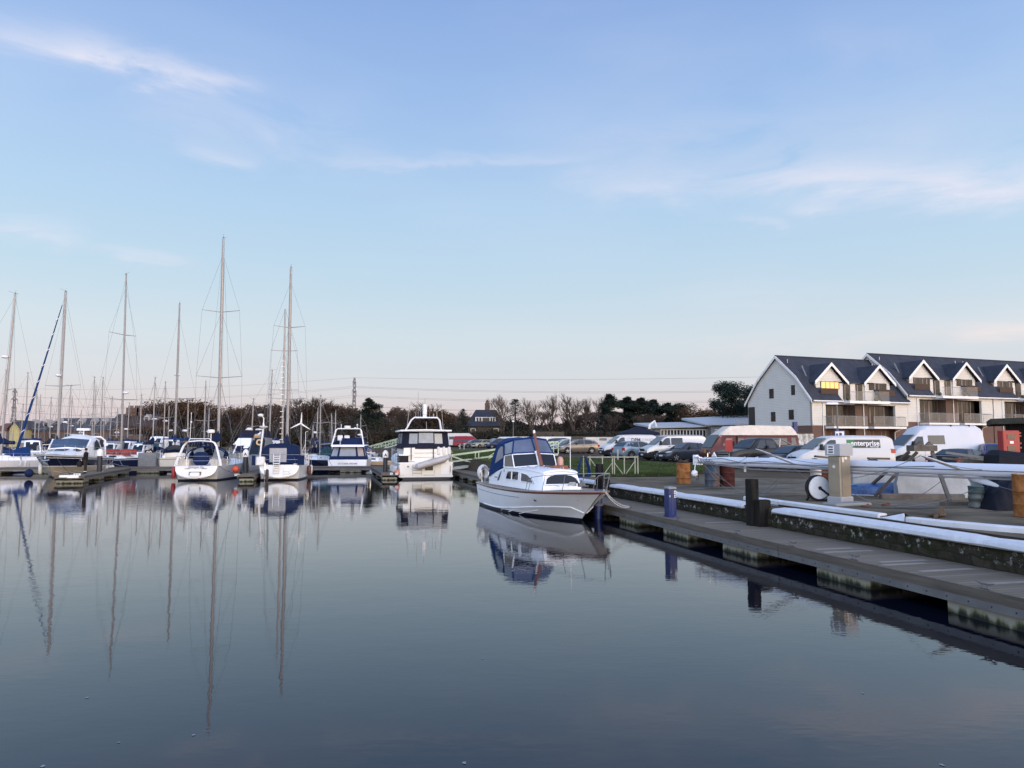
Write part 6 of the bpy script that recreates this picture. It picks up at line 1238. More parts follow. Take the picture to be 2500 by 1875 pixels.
def vehicle(kind, label, cat, px, Y, hd, paint, group=None, split=None, name=None, ground=None, extra=None, sideglass=None, roofm=None, bumper=trimb, L=None, at=None):
    P = PROF[kind]; L = L or P['L']; W = P['W']; st = P['st']; z0 = gz(Y) if ground is None else ground
    o = thing(name or {'van': 'parked_van', 'highvan': 'parked_van', 'camper': 'camper_van', 'pickup': 'pickup_truck'}.get(kind, 'parked_car'), label, cat, Vector((X(px, Y), Y, z0 + .015)), hd, group)
    fx = lambda t: L / 2 - t * L
    rg = []
    for (t, zb, zB, zr, wb, wr) in st:
        w = W / 2 * wb; r = W / 2 * wr if zr > zB + .02 else w * .93
        zr_ = max(zr, zB + .012)
        z5 = lerp(zB, zr_, .86) if not split else min(split, lerp(zB, zr_, .86))
        half = [(w * .90, zb), (w, zb + .12), (w * 1.0, lerp(zb, zB, .55)), (w * .985, zB - .02), (w * .97, zB), (lerp(w, r, (.9 if not split else .45)) if zr > zB + .1 else r * 1.0, z5), (r * .80, zr_), (r * .4, zr_ + .015)]
        rg.append([(fx(t), y, z) for y, z in half] + [(fx(t), -y, z) for y, z in reversed(half)])
    mb = MB(); mb.loft(rg)
    mats = [paint, roofm or paint, bumper]
    for i, f in enumerate(mb.f):
        c = sum((Vector(mb.v[k]) for k in f), Vector()) / len(f)
        if roofm and c.z > split: mb.m[i] = 1
        elif c.z < st[3][1] + (.42 if (c.x > L / 2 - .14 * L or c.x < -L / 2 + .02 * L) and bumper is trimb and kind in ('van', 'highvan', 'pickup') else .06): mb.m[i] = 2
    mb.build('body', mats, o)
    def ys(t, z):
        for a, b in zip(st, st[1:]):
            if a[0] <= t <= b[0]: break
        k = (t - a[0]) / (b[0] - a[0]); g_ = lambda i: lerp(a[i], b[i], k)
        zB, zr, w, r = g_(2), g_(3), W / 2 * g_(4), W / 2 * g_(5)
        if z <= zB: return w
        q = (z - zB) / max(.05, (zr - zB)); return lerp(w * .97, lerp(w, r, .9 if not split else .45), min(1, q / (.86 if not split else min(.86, (split - zB) / max(.05, zr - zB)))))
    for sd in (1, -1):
        for poly in P['side'] + (sideglass or []):
            pts = [(fx(t), (ys(t, z) + .006) * sd, z) for t, z in poly]
            n_ = (Vector(pts[1]) - Vector(pts[0])).cross(Vector(pts[2]) - Vector(pts[0]))
            if n_.y * sd < 0: pts = pts[::-1]
            mb = MB(); mb.slab(pts, .012, .03); w_ = mb.build('side_window', cglass, o, smooth=False)
    def endglass(i, j, inset, name_, u0=.10):
        a, b = rg[i], rg[j]; q = [Vector(a[5]), Vector(a[10]), Vector(b[10]), Vector(b[5])] if False else [Vector(rg[i][4]), Vector(rg[i][11]), Vector(rg[j][10]), Vector(rg[j][5])]
        q[2].z = q[3].z = rg[j][6][2] - .03; win_quad(q, .05, .95, .04, inset, cglass, o, name_, outward=(1 if i < j and i < 6 else -1, 0, .4), off=.055)
    endglass(P['ws'][0], P['ws'][1], .96, 'windscreen')
    if P['rear']: i, j = P['rear']; endglass(j, i, .95, 'rear_window')
    # wheels with arches
    for t in P['wh']:
        for sd in (1, -1):
            r = P['r']; y1 = W / 2 + .005
            mb = MB(); mb.prism([(fx(t) + (r + .075) * cos(a), r + .02 + (r + .075) * sin(a)) for a in [pi * i / 12 for i in range(-1, 14)]], (y1 - .06) * sd, (y1 + .004) * sd); mb.build('wheel_arch', trimb, o, smooth=False)
            mb = MB(); mb.lathe([(r * .62, .0), (r * .95, .01), (r, .04), (r, .18), (r * .9, .2)], (0, 0, 0), 20, 'y'); remap(mb, lambda x, y, z: (x + fx(t), (y1 + .012 - y) * sd, z + r)); w_ = mb.build('wheel', tyre, o)
            mb = MB()
            for k in range(5): a = 2 * pi * k / 5 + .3; mb.prism([(cos(a - .2) * r * .15, sin(a - .2) * r * .15), (cos(a - .28) * r * .62, sin(a - .28) * r * .62), (cos(a + .28) * r * .62, sin(a + .28) * r * .62), (cos(a + .2) * r * .15, sin(a + .2) * r * .15)], -.012, .012)
            mb.lathe([(r * .22, -.014), (r * .18, .02)], (0, 0, 0), 10, 'y')
            remap(mb, lambda x, y, z: (x + fx(t), (y1 + .012) * sd + y, z + r)); mb.build('rim', alloy, w_, smooth=False)
    hz0, hz1 = P['hl']
    for sd in (1, -1):
        mb = MB(); mb.slab([(fx(.025) + .01, sd * W / 2 * .58, hz0), (fx(.045), sd * W / 2 * .93, hz0 + .02), (fx(.11), sd * W / 2 * .965, hz1), (fx(.055), sd * W / 2 * .62, hz1 - .02)][::sd], .02, .04); mb.build('headlight', lampm, o, smooth=False)
        mb = MB(); zt_ = hz1 + (.15 if kind in ('hatch', 'sedan') else .3); mb.box(fx(1) - .012, fx(.955), sd * W / 2 * .80, sd * W / 2 * .99, zt_ - .22, zt_) if sd > 0 else mb.box(fx(1) - .012, fx(.955), -W / 2 * .99, -W / 2 * .80, zt_ - .22, zt_); mb.build('tail_light', lampr, o, smooth=False)
        t_ = P['side'][0][1][0] + .01; zz = P['side'][0][0][1] + .02; mb = MB(); y = ys(t_, zz); mb.rbox(fx(t_) - .02, fx(t_) + .12, min(sd * y, sd * (y + .2)), max(sd * y, sd * (y + .2)), zz, zz + (.28 if 'van' in kind or kind == 'camper' else .15), .03); mb.build('wing_mirror', trimb, o)
    mb = MB(); mb.box(fx(0) - .02, fx(0) + .012, -.26, .26, .40, .51); mb.build('number_plate', platem, o, smooth=False)
    mb = MB(); mb.box(fx(.012), fx(.012) + .06, -W * .26, W * .26, hz0 - .08, hz0 + .04); mb.build('grille', trimb, o, smooth=False)
    mb = MB()
    for sd in (1, -1):
        for t_ in [p[1][0] + .008 for p in P['side'][1:3]]: zz = st[3][2]; mb.box(fx(t_) - .006, fx(t_) + .006, *sorted((sd * (ys(t_, .6) - .002), sd * (ys(t_, .6) + .004))), .35, zz); mb.box(fx(t_) + .06, fx(t_) + .2, *sorted((sd * (ys(t_, .8)), sd * (ys(t_, .8) + .02))), zz - .13, zz - .10)
    mb.build('door_lines', trimb, o, smooth=False)
    o['_'] = 0; del o['_']
    return o, fx, ys
def side_text(o, fx, ys, body, size, t, z, m, sd=1, bold=0, name='lettering', off=.016):
    t_ = text_mb(body, size, bold, .002); L = fx(0) * 2
    def fn(x, y, q): X_ = fx(t) - x * sd if False else fx(t) - x; tt = (L / 2 - X_) / L; return (X_, (ys(min(.99, max(.01, tt)), z + y) + off + q) * sd, z + y)
    remap(t_, fn); return t_.build(name, m, o, smooth=False)
LFT = head(-1, -.06)
wp_, sil, gp = paintm('white', (.52, .52, .53)), paintm('silver', (.36, .36, .36), .5), paintm('grey', (.07, .075, .08), .3)
# main row, left to right in the view
vehicle('camper', 'red camper van with a pale V stripe at the far left of the car park', 'camper van', 1138, 140, head(1, -.12), paintm('red', (.22, .012, .016)), L=4.7)[0].scale = (1, 1, .82)
cv = thing('caravan', 'white caravan roof behind the red camper van', 'caravan', Vector((X(1122, 147), 147, gz(147)))); mb = MB(); mb.prism([(-2.6, .4), (-2.7, 1.5), (-2.3, 2.75), (1.9, 2.75), (2.6, 2.2), (2.7, 1.0), (2.4, .4)], -1.0, 1.0); mb.build('body', wp_, cv, smooth=False); mb = MB(); mb.box(-2.0, -.8, -1.01, -.99, 1.5, 2.1); mb.box(.2, 1.6, -1.01, -.99, 1.5, 2.1); mb.build('window', cglass, cv, smooth=False); mb = MB(); mb.lathe([(.3, 0), (.3, .2)], (0, -1, .3), 12, 'y'); mb.build('wheel', tyre, cv)
vehicle('hatch', 'dark grey hatchback nose to tail with the red camper van', 'car', 1156, 131, head(-1, -.35), gp)
vehicle('hatch', 'beige hatchback parked beside the dark grey one in the far row', 'car', 1177, 128, head(-.75, -.66), paintm('beige', (.33, .30, .22), .3), L=3.9)
vehicle('mpv', 'pale blue people carrier half hidden behind the dark blue one', 'car', 1206, 130, head(-.9, -.45), paintm('paleblue', (.30, .38, .44), .3))
vehicle('mpv', 'dark blue people carrier in the far row left of the blue boat canopy', 'car', 1217, 121, head(-.93, -.36), paintm('navy', (.015, .022, .06), .2))
vehicle('van', 'white van behind the dark blue people carrier in the far row', 'van', 1229, 135, LFT, wp_)
vehicle('mpv', 'dark estate car behind the cream hatchback and the wooden cruiser canopy', 'car', 1378, 93, head(1, -.1), paintm('dkblue', (.03, .04, .06), .2))
vehicle('hatch', 'cream white hatchback directly behind the cruiser canopy', 'car', 1376, 85.5, head(-1, -.25), paintm('cream', (.52, .52, .44)))
vehicle('hatch', 'bronze hatchback with bright alloy wheels on the gravel left of the white panel van', 'car', 1412, 77.5, head(-1, -.10), paintm('bronze', (.20, .165, .13), .5), L=4.15)
vehicle('hatch', 'dark small car hidden behind the nose of the bronze hatchback', 'car', 1392, 81, head(-1, -.3), gp)
v, fx, ys = vehicle('van', 'white panel van lettered DFM JOINERY with dark grey bumper', 'van', 1532, 65.6, head(-1, -.14), wp_, bumper=trimb, L=4.9)
side_text(v, fx, ys, 'DFM', .42, .60, 1.52, paintm('black', (.02, .02, .025)), bold=.012); side_text(v, fx, ys, 'JOINERY', .36, .845, 1.52, mat('grey_letters', (.33, .33, .34), .5)); 
mb = MB(); mb.tube([(fx(.475) + .13 * cos(a), ys(.475, 1.6) + .02, 1.55 + .17 * sin(a)) for a in [pi * i / 8 - .6 for i in range(12)]], .012, 4); mb.build('emblem', mat('grey_letters', (.3, .3, .3)), v)
v, fx, ys = vehicle('hatch', 'pale blue hatchback seen from behind between the two white vans', 'car', 1557, 61.5, head(.93, .42), paintm('lightblue', (.20, .26, .31), .4), L=4.0)
v, fx, ys = vehicle('van', 'silver van with dark bonnet nose and tinted side window', 'van', 1641, 58, head(-1, -.16), paintm('silverwhite', (.46, .45, .44), .35), sideglass=[[(.415, 1.22), (.60, 1.22), (.60, 1.74), (.415, 1.74)]], L=4.95)
mb = MB(); mb.box(fx(0) + .004, fx(0) + .02, -.5, .5, .80, .92); mb.build('nose_panel', trimb, v, smooth=False)
v, fx, ys = vehicle('sedan', 'dark blue hatchback with five spoke wheels parked before the silver van', 'car', 1676, 55.6, head(-1, -.30), paintm('darkblue', (.035, .042, .055), .3), L=4.3)
v, fx, ys = vehicle('camper', 'old maroon camper van with a cream high roof', 'camper van', 1829, 50.5, head(-1, -.13), paintm('maroon', (.085, .016, .014)), roofm=mat('roof_cream', (.56, .50, .42), .5), split=1.95, L=6.2)
mb = MB(); mb.tube([(fx(-.008), y, z) for y, z in ((.12, .78), (-.12, .78), (-.12, .98), (.12, .98), (.12, .78))], .03, 4); mb.build('badge', mat('badge_gold', (.35, .2, .04), .4), v)
mb = MB(); mb.box(fx(.3), fx(.285), ys(.3, 1.2) - .01, ys(.3, 1.2) + .015, .5, 1.9); mb.box(fx(.98), fx(.1), ys(.5, 1.2) - .01, ys(.5, 1.9) + .02, 1.93, 1.96); mb.build('trim_strip', trimb, v, smooth=False)
v, fx, ys = vehicle('pickup', 'black double cab pickup with chrome mirrors before the cream roofed camper', 'pickup', 1852, 45.6, head(-1, -.35), paintm('blackgrey', (.02, .021, .023), .2))
mb = MB()
for sd in (1, -1): mb.tube([(fx(.68), sd * .75, 1.14), (fx(.70), sd * .70, 1.74), (fx(.80), sd * .78, 1.5), (fx(.93), sd * .82, 1.2)], .04, 6)
mb.tube([(fx(.70), .70, 1.74), (fx(.70), -.70, 1.74)], .04, 6); mb.build('roll_bar', alloy, v)
mb = MB(); mb.box(fx(.0), fx(.0) + .02, -.5, .5, .72, .76); mb.box(fx(.0), fx(.0) + .02, -.5, .5, .86, .9); mb.build('chrome_bar', alloy, v, smooth=False)
vehicle('sedan', 'black saloon car between the black pickup and the white hire van', 'car', 1938, 42.6, head(-1, -.33), paintm('black2', (.012, .013, .018), .2))
v, fx, ys = vehicle('van', 'white van with the green and grey enterprise rent-a-car panel', 'van', 2047, 40.6, head(-1, -.02), paintm('whitewarm', (.55, .535, .515)), L=5.25, bumper=paintm('whitewarm', (.55, .535, .515)))
ypan = lambda t, z: ys(t, z) + .014
mb = MB()
def pan(t0, t1, z0_, z1_, off): return [(fx(t0), ys(t0, z0_) + off, z0_), (fx(t1), ys(t1, z0_) + off, z0_), (fx(t1), ys(t1, z1_) + off, z1_), (fx(t0), ys(t0, z1_) + off, z1_)][::-1]
mb = MB(); q_ = pan(.585, .85, 1.32, 1.76, .012); mb.slab(q_ if (Vector(q_[1]) - Vector(q_[0])).cross(Vector(q_[2]) - Vector(q_[1])).y > 0 else q_[::-1], .0, .012); mb.build('sign_panel', mat('sign_dark', (.035, .037, .037), .5), v, smooth=False)
mb = MB(); q_ = pan(.505, .585, 1.32, 1.76, .012); mb.slab(q_ if (Vector(q_[1]) - Vector(q_[0])).cross(Vector(q_[2]) - Vector(q_[1])).y > 0 else q_[::-1], .0, .012); mb.build('sign_panel', mat('sign_green', (.02, .17, .06), .5), v, smooth=False)
side_text(v, fx, ys, 'enterprise', .375, .693, 1.56, white2, bold=.008, off=.03); side_text(v, fx, ys, 'rent-a-car', .12, .785, 1.385, white2, bold=.003, off=.03)
mb = MB(); q_ = pan(.505, .54, 1.53, 1.56, .02); mb.slab(q_ if (Vector(q_[1]) - Vector(q_[0])).cross(Vector(q_[2]) - Vector(q_[1])).y > 0 else q_[::-1], .01, .012); mb.build('logo_bar', white2, v, smooth=False)
mb = MB(); [mb.tube([(fx(.075 + .025 * k), .55, 1.03 + .05 * k), (fx(.075 + .025 * k), .0, 1.04 + .05 * k)], .02, 4) for k in (1, 2)]; mb.build('bonnet_vent', trimb, v)
mb = MB(); mb.tube([(fx(0) + .02, .09 * cos(a), .88 + .09 * sin(a)) for a in [2 * pi * i / 12 for i in range(13)]], .01, 4); mb.tube([(fx(0) + .02, y, z) for y, z in ((.06, .93), (.02, .82), (0, .87), (-.02, .82), (-.06, .93))], .009, 4); mb.build('badge', alloy, v)
v, fx, ys = vehicle('highvan', 'white high roof van with black roof straps right of the hire van', 'van', 2272, 46, head(-1, -.02), wp_, sideglass=[[(.38, 1.42), (.56, 1.42), (.56, 1.95), (.38, 1.95)]], L=5.65)
mb = MB()
for t_ in (.66, .86): mb.box(fx(t_) - .04, fx(t_) + .04, -.72, .72, 2.56, 2.60); mb.slab([(fx(t_) - .04, .81, 2.18), (fx(t_) + .04, .81, 2.18), (fx(t_) + .04, .64, 2.57), (fx(t_) - .04, .64, 2.57)][::-1], .01, .03)
mb.build('roof_strap', trimb, v, smooth=False)
vehicle('sedan', 'low black sports car with a red tail light right of the white high roof van', 'car', 2347, 41.5, head(.93, -.36) if False else head(.85, .53), paintm('black2', (.012, .013, .018)), L=4.2)[0].scale = (1, 1, .88)
vehicle('hatch', 'small blue hatchback seen from behind beside the red cabinet', 'car', 2424, 44.8, head(.35, .94), paintm('blue', (.025, .035, .15), .2), L=3.7)
# small posts along the edge of the parking
pc = mat('post_pale', (.40, .38, .34), .8)
for px, Y, lb in ((1123, 112, 'left of two short pale posts on the grass before the red camper'), (1133, 112, 'right of two short pale posts on the grass before the red camper'), (1508, 60, 'short pale post in front of the white panel van'), (1817, 41, 'short white post under the lying mast'), (1465, 75, 'short pale post on the gravel right of the bronze hatchback')):
    o = thing('bollard', lb, 'bollard', Vector((X(px, Y), Y, gz(Y) - .02)), group='short pale posts round the car park'); mb = MB(); mb.rbox(-.06, .06, -.06, .06, 0, .85, .02); mb.build('post', pc, o, smooth=False)
# =============== apartment blocks ===============
clad = bpy.data.materials.new('cladding'); clad.use_nodes = True; t, n, b = nodes_of(clad); b.inputs['Roughness'].default_value = .6
g = n.new('ShaderNodeTexCoord'); s_ = n.new('ShaderNodeSeparateXYZ'); t.links.new(g.outputs['Object'], s_.inputs[0])
fr = mth('FRACT', mth('DIVIDE', s_.outputs[2], .19, N_=n, T_=t), 0, N_=n, T_=t); gp_ = mth('LESS_THAN', fr, .10, N_=n, T_=t)
nz_ = n.new('ShaderNodeTexNoise'); nz_.inputs['Scale'].default_value = .8; nz_.inputs['Detail'].default_value = 5; t.links.new(g.outputs['Object'], nz_.inputs[0])
mx = n.new('ShaderNodeMix'); mx.data_type = 'RGBA'; t.links.new(nz_.outputs[0], mx.inputs[0]); mx.inputs[6].default_value = (.50, .49, .46, 1); mx.inputs[7].default_value = (.62, .60, .56, 1)
mx2 = n.new('ShaderNodeMix'); mx2.data_type = 'RGBA'; t.links.new(gp_, mx2.inputs[0]); t.links.new(mx.outputs[2], mx2.inputs[6]); mx2.inputs[7].default_value = (.30, .29, .27, 1); t.links.new(mx2.outputs[2], b.inputs['Base Color'])
bn = n.new('ShaderNodeBump'); bn.inputs['Strength'].default_value = .6; bn.inputs['Distance'].default_value = .03; t.links.new(fr, bn.inputs['Height']); t.links.new(bn.outputs[0], b.inputs['Normal'])
def brickmat(name, c1, c2, cm_):
    m = bpy.data.materials.new(name); m.use_nodes = True; t, n, b = nodes_of(m); b.inputs['Roughness'].default_value = .9
    g = n.new('ShaderNodeTexCoord'); s_ = n.new('ShaderNodeSeparateXYZ'); t.links.new(g.outputs['Object'], s_.inputs[0]); c_ = n.new('ShaderNodeCombineXYZ')
    t.links.new(mth('ADD', s_.outputs[0], s_.outputs[1], N_=n, T_=t), c_.inputs[0]); t.links.new(s_.outputs[2], c_.inputs[1])
    br = n.new('ShaderNodeTexBrick'); br.inputs['Scale'].default_value = 1; br.inputs['Brick Width'].default_value = .23; br.inputs['Row Height'].default_value = .075; br.inputs['Mortar Size'].default_value = .008
    br.inputs['Color1'].default_value = (*c1, 1); br.inputs['Color2'].default_value = (*c2, 1); br.inputs['Mortar'].default_value = (*cm_, 1); t.links.new(c_.outputs[0], br.inputs[0]); t.links.new(br.outputs[0], b.inputs['Base Color']); return m
brick = brickmat('red_brick', (.12, .055, .038), (.09, .04, .03), (.14, .12, .10)); brickd = brickmat('dark_brick', (.10, .05, .035), (.07, .04, .03), (.12, .10, .08))
slate = mat('slate_roof', (.034, .038, .050), .65, var=.35, scale=1.2, bump=.4, bscale=8); trimw = mat('trim_white', (.66, .65, .63), .5, var=.06); dbrown = mat('dark_frame', (.014, .010, .009), .5)
pane = mat('window_dark', (.012, .012, .014), .06, var=.5, scale=.8, spec=.16, col2=(.05, .045, .04)); curt = mat('curtain', (.24, .20, .17), .8, var=.5, scale=3, stretch=(4, 4, .3)); lit = mat('lit_window', (.5, .3, .1), .5, emit=(1, .62, .20), es=.85, var=.4); pane_refl = mat('window_warm_reflection', (.05, .035, .02), .2, emit=(1, .55, .22), es=.16, var=.6, spec=.16); lead = mat('lead', (.13, .14, .16), .6)
gb = bpy.data.materials.new('balcony_glass'); gb.use_nodes = True; t, n, b = nodes_of(gb); b.inputs['Base Color'].default_value = (.45, .41, .35, 1); b.inputs['Roughness'].default_value = .35; b.inputs['Specular IOR Level'].default_value = .1; b.inputs['Alpha'].default_value = .13
e_ = Vector((.935, .355, 0)); bk = Vector((-.355, .935, 0)); HF = head(.935, .355)
def block(label, s0, zs, pairs, Lb, endgable=True):
    """local frame: x along the front, y backwards into the building, z up from 0"""
    o = thing('apartment_block', label, 'apartment block', Vector((33.7, 83, 0)) + e_ * s0, HF)
    D = 11.0; ze, zk, zr = 7.63 + zs, 10.15 + zs, 12.85 + zs; zb = 4.62 + zs * .6; g0 = .9
    prof = [(0, ze), (2.15, zk), (5.5, zr), (D - 2.15, zk), (D, ze)]
    # side and back walls, cladding above brick
    mb = MB(); mb.add([(0, 0, zb), (0, D, zb)] + [(0, y, z) for y, z in reversed(prof)], [tuple(range(7))]); mb.add([(Lb, 0, zb), (Lb, D, zb)] + [(Lb, y, z) for y, z in reversed(prof)], [tuple(range(7))]); mb.add([(0, D, zb), (Lb, D, zb), (Lb, D, ze), (0, D, ze)], [(0, 1, 2, 3)])
    wl = mb.build('wall', clad, o, smooth=False)
    mb = MB(); mb.box(0.03, Lb - .03, .9, D - .03, g0, zb); mb.build('brick_base', brick, o, smooth=False)
    # roof as two slopes each side with thickness, verge boards
    mb = MB(); ov = .28; P0 = [(-.32, ze - .36), (2.15, zk + .0), (5.5, zr)] 
    for sgn in (0, 1):
        pr_ = [(y if not sgn else D - y, z) for y, z in P0]
        for ia, (a, b2) in enumerate(zip(pr_, pr_[1:])):
            xs_ = [-ov] + [q for c in pairs for q in (c - 3.05, c + 3.05)] + [Lb + ov] if (ia == 0 and not sgn) else [-ov, Lb + ov]
            for xa, xb in zip(xs_[::2], xs_[1::2]): mb.hexa([(xa, a[0], a[1]), (xb, a[0], a[1]), (xb, b2[0], b2[1]), (xa, b2[0], b2[1])], [(xa, a[0], a[1] + .18), (xb, a[0], a[1] + .18), (xb, b2[0], b2[1] + .18), (xa, b2[0], b2[1] + .18)])
            if ia == 0 and not sgn:
                for c in pairs: mb.hexa([(c - 3.05, .95, ze + 1.95), (c + 3.05, .95, ze + 1.95), (c + 3.05, 2.4, zk + .1), (c - 3.05, 2.4, zk + .1)], [(c - 3.05, .95, ze + 2.1), (c + 3.05, .95, ze + 2.1), (c + 3.05, 2.4, zk + .26), (c - 3.05, 2.4, zk + .26)])
    rf_ = mb.build('roof', slate, o, smooth=False)
    mb = MB(); mb.tube([(-ov, 5.5, zr + .2), (Lb + ov, 5.5, zr + .2)], .09, 6); mb.build('ridge_tile', slate, rf_)
    for xe in (-ov - .02, Lb + ov - .02):
        mb = MB(); full_ = P0 + [(D - y, z) for y, z in reversed(P0[:-1])]
        for a, b2 in zip(full_, full_[1:]): mb.hexa([(xe - .03, a[0], a[1] - .12), (xe + .04, a[0], a[1] - .12), (xe + .04, b2[0], b2[1] - .12), (xe - .03, b2[0], b2[1] - .12)], [(xe - .03, a[0], a[1] + .22), (xe + .04, a[0], a[1] + .22), (xe + .04, b2[0], b2[1] + .22), (xe - .03, b2[0], b2[1] + .22)])
        mb.build('verge_board', trimw, rf_, smooth=False)
    def window(x0, x1, z0, z1, y=-.02, par=o, panes=2, m=pane, fr=dbrown, cur=True, name='window'):
        mb = MB(); mb.box(x0 - .07, x1 + .07, y - .03, y + .05, z0 - .07, z1 + .07); w_ = mb.build(name, fr, par, smooth=False)
        mb = MB(); k = (x1 - x0) / panes
        for i in range(panes): mb.box(x0 + i * k + .04, x0 + (i + 1) * k - .04, y - .045, y - .032, z0, z1)
        mb.build('pane', m, w_, smooth=False)
        if cur:
            mb = MB()
            for i in range(panes):
                if (i * 7 + int(x0 * 3)) % 3 != 1: mb.box(x0 + i * k + .06, x0 + i * k + .06 + k * (.16 + .12 * (i % 2)), y - .052, y - .047, z0 + .02, z1 - .02)
            if mb.v: mb.build('curtain', curt, w_, smooth=False)
        return w_
    # gable windows on the left end (x=0)
    if s0 == 0:
        for (yy, zz, w2) in ((2.0, 8.2, .28), (5.95, 8.0, .45), (2.1, 5.35, .5), (5.8, 5.2, .45)):
            yy0 = [2.6, 6.2, 2.9, 6.0][[8.2, 8.0, 5.35, 5.2].index(zz)]
            mb = MB(); mb.box(-.05, .06, yy0, yy0 + w2 + .3, zz, zz + 1.15); w_ = mb.build('window', dbrown, o, smooth=False); mb = MB(); mb.box(-.07, -.052, yy0 + .08, yy0 + w2 * .5 + .1, zz + .08, zz + 1.07); mb.box(-.07, -.052, yy0 + w2 * .5 + .18, yy0 + w2 + .22, zz + .08, zz + 1.07); mb.build('pane', pane, w_, smooth=False)
        mb = MB(); mb.box(-.4, 3, D - .4, D + 2.2, 4.35, 4.6); bb = mb.build('rear_balcony', trimw, o, smooth=False); mb = MB(); mb.box(-.38, -.35, D - .6, D + 2.1, 4.6, 5.65); mb.box(-.38, 3, D + 2.1, D + 2.13, 4.6, 5.65); mb.build('balcony_glass', gb, bb, smooth=False)
        mb = MB(); mb.box(-.05, .05, D - 1.3, D - .1, 4.62, 7.1); mb.build('rear_door', dbrown, o, smooth=False)
    for c in pairs:
        # outer cladding strips and central brick pier
        for sd in (-1, 1):
            fx_ = lambda a: c + sd * a
            def bx(mb, a0, a1, y0, y1, z0, z1): x0_, x1_ = sorted((fx_(a0), fx_(a1))); mb.box(x0_, x1_, y0, y1, z0, z1)
            mb = MB(); bx(mb, 5.25, 7.2, .0, .3, zb, ze - .1); bx(mb, .95, 5.25, .02, .3, ze - .62, ze - .05); mb.build('wall_front', clad, o, smooth=False)
            mb = MB(); bx(mb, 5.25, 7.2, .04, .95, g0, zb - .002); mb.build('brick_wall', brick, o, smooth=False); mb = MB(); bx(mb, 0.0, .95, -.02, .95, g0, ze - .15); mb.build('brick_pier', brickd, o, smooth=False)
            mb = MB(); bx(mb, .95, 5.25, 1.0, 1.1, g0, ze - .62); mb.build('recess_wall', brickd, o, smooth=False)
            x0_, x1_ = sorted((fx_(1.35), fx_(5.05)))
            window(x0_, x1_, zb + .30, ze - .72, .95, panes=5); window(x0_, x1_, g0 + .35, zb - .55, .95, panes=6)
            # first floor balcony
            mb = MB(); bx(mb, .45, 5.4, -1.35, .95, zb - .35, zb - .12); bal = mb.build('balcony', trimw, o, smooth=False)
            mb = MB(); bx(mb, .43, 5.42, -1.37, -.9, zb - .118, zb - .06); mb.build('balcony_edge', lead, bal, smooth=False)
            mb = MB(); bx(mb, .48, 5.35, -1.30, -1.28, zb - .05, zb + 1.0); x_ = fx_(5.35); mb.box(x_ - .01, x_ + .01, -1.3, .9, zb - .05, zb + 1.0); mb.build('balcony_glass', gb, bal, smooth=False)
            mb = MB(); mb.tube([(fx_(.48), -1.29, zb + 1.03), (fx_(5.35), -1.29, zb + 1.03), (fx_(5.35), .9, zb + 1.03)], .03, 4); [mb.tube([(fx_(a), -1.29, zb - .05), (fx_(a), -1.29, zb + 1.03)], .02, 4) for a in (.5, 2.1, 3.7, 5.35)]; mb.build('handrail', alu, bal)
            mb = MB(); mb.tube([(fx_(.25), -.1, g0), (fx_(.25), -.1, ze - .3)], .06, 6) if sd > 0 else mb.tube([(fx_(5.7), -.06, g0), (fx_(5.7), -.06, ze - .45)], .05, 6); mb.tube([(fx_(4.9), -1.2, zb - .35), (fx_(4.4), -.6, zb - .75), (fx_(4.4), -.5, g0)], .05, 6); mb.build('downpipe', trimw, o)
            # dormer gable: plane at y=1.3
            xc = fx_(3.65); hw, zd, za = 2.2, ze + 2.1, ze + 4.1; yd = 1.0; zf = ze - .1
            mb = MB(); vs = [(xc - hw + .25, yd, zf), (xc + hw - .25, yd, zf), (xc + hw - .25, yd, zd), (xc, yd, za - .1), (xc - hw + .25, yd, zd)]; mb.add(vs + [(x, 4.9, z) for x, _, z in vs], [(0, 1, 2, 3, 4), (0, 5, 6, 1), (1, 6, 7, 2), (0, 4, 9, 5)]); dm = mb.build('dormer', clad, o, smooth=False)
            mb = MB()
            for s2_ in (-1, 1): mb.hexa([(xc, yd - .45, za), (xc + s2_ * (hw + .25), yd - .45, zd - .22), (xc + s2_ * (hw + .25), 4.2, zd - .22), (xc, 5.2, za)], [(xc, yd - .45, za + .15), (xc + s2_ * (hw + .25), yd - .45, zd - .07), (xc + s2_ * (hw + .25), 4.2, zd - .07), (xc, 5.2, za + .15)])
            mb.build('dormer_roof', slate, dm, smooth=False)
            mb = MB()
            for s2_ in (-1, 1): mb.hexa([(xc, yd - .5, za - .2), (xc + s2_ * (hw + .28), yd - .5, zd - .42), (xc + s2_ * (hw + .28), yd - .44, zd - .42), (xc, yd - .44, za - .2)], [(xc, yd - .5, za + .17), (xc + s2_ * (hw + .28), yd - .5, zd - .05), (xc + s2_ * (hw + .28), yd - .44, zd - .05), (xc, yd - .44, za + .17)])
            mb.build('barge_board', trimw, dm, smooth=False)
            islit = (s0 == 0 and sd < 0)
            window(xc - 1.25, xc + 1.35, ze + 1.30, ze + 2.02, yd - .02, dm, panes=4, m=lit if islit else (pane_refl if int(c + sd) % 2 else pane), cur=not islit)  # some unlit panes get faint emission: warm sky reflection painted in as glow
            mb = MB(); bx(mb, 3.1, 5.6, .25, .32, ze + .55, ze + 1.22); mb.build('dormer_parapet', mat('parapet_brown', (.06, .04, .03), .7), dm, smooth=False)
            mb = MB(); x_ = fx_(5.75); mb.tube([(x_, 1.9, ze + 1.9), (x_ + .1 * sd, 2.9, ze + 4.0)], .11, 6); mb.build('flue', lead, rf_)
            mb = MB(); mb.tube([(fx_(6.6), 4.4, zr - .9), (fx_(6.6), 4.4, zr - .3)], .07, 6); mb.build('vent_pipe', alu, rf_)
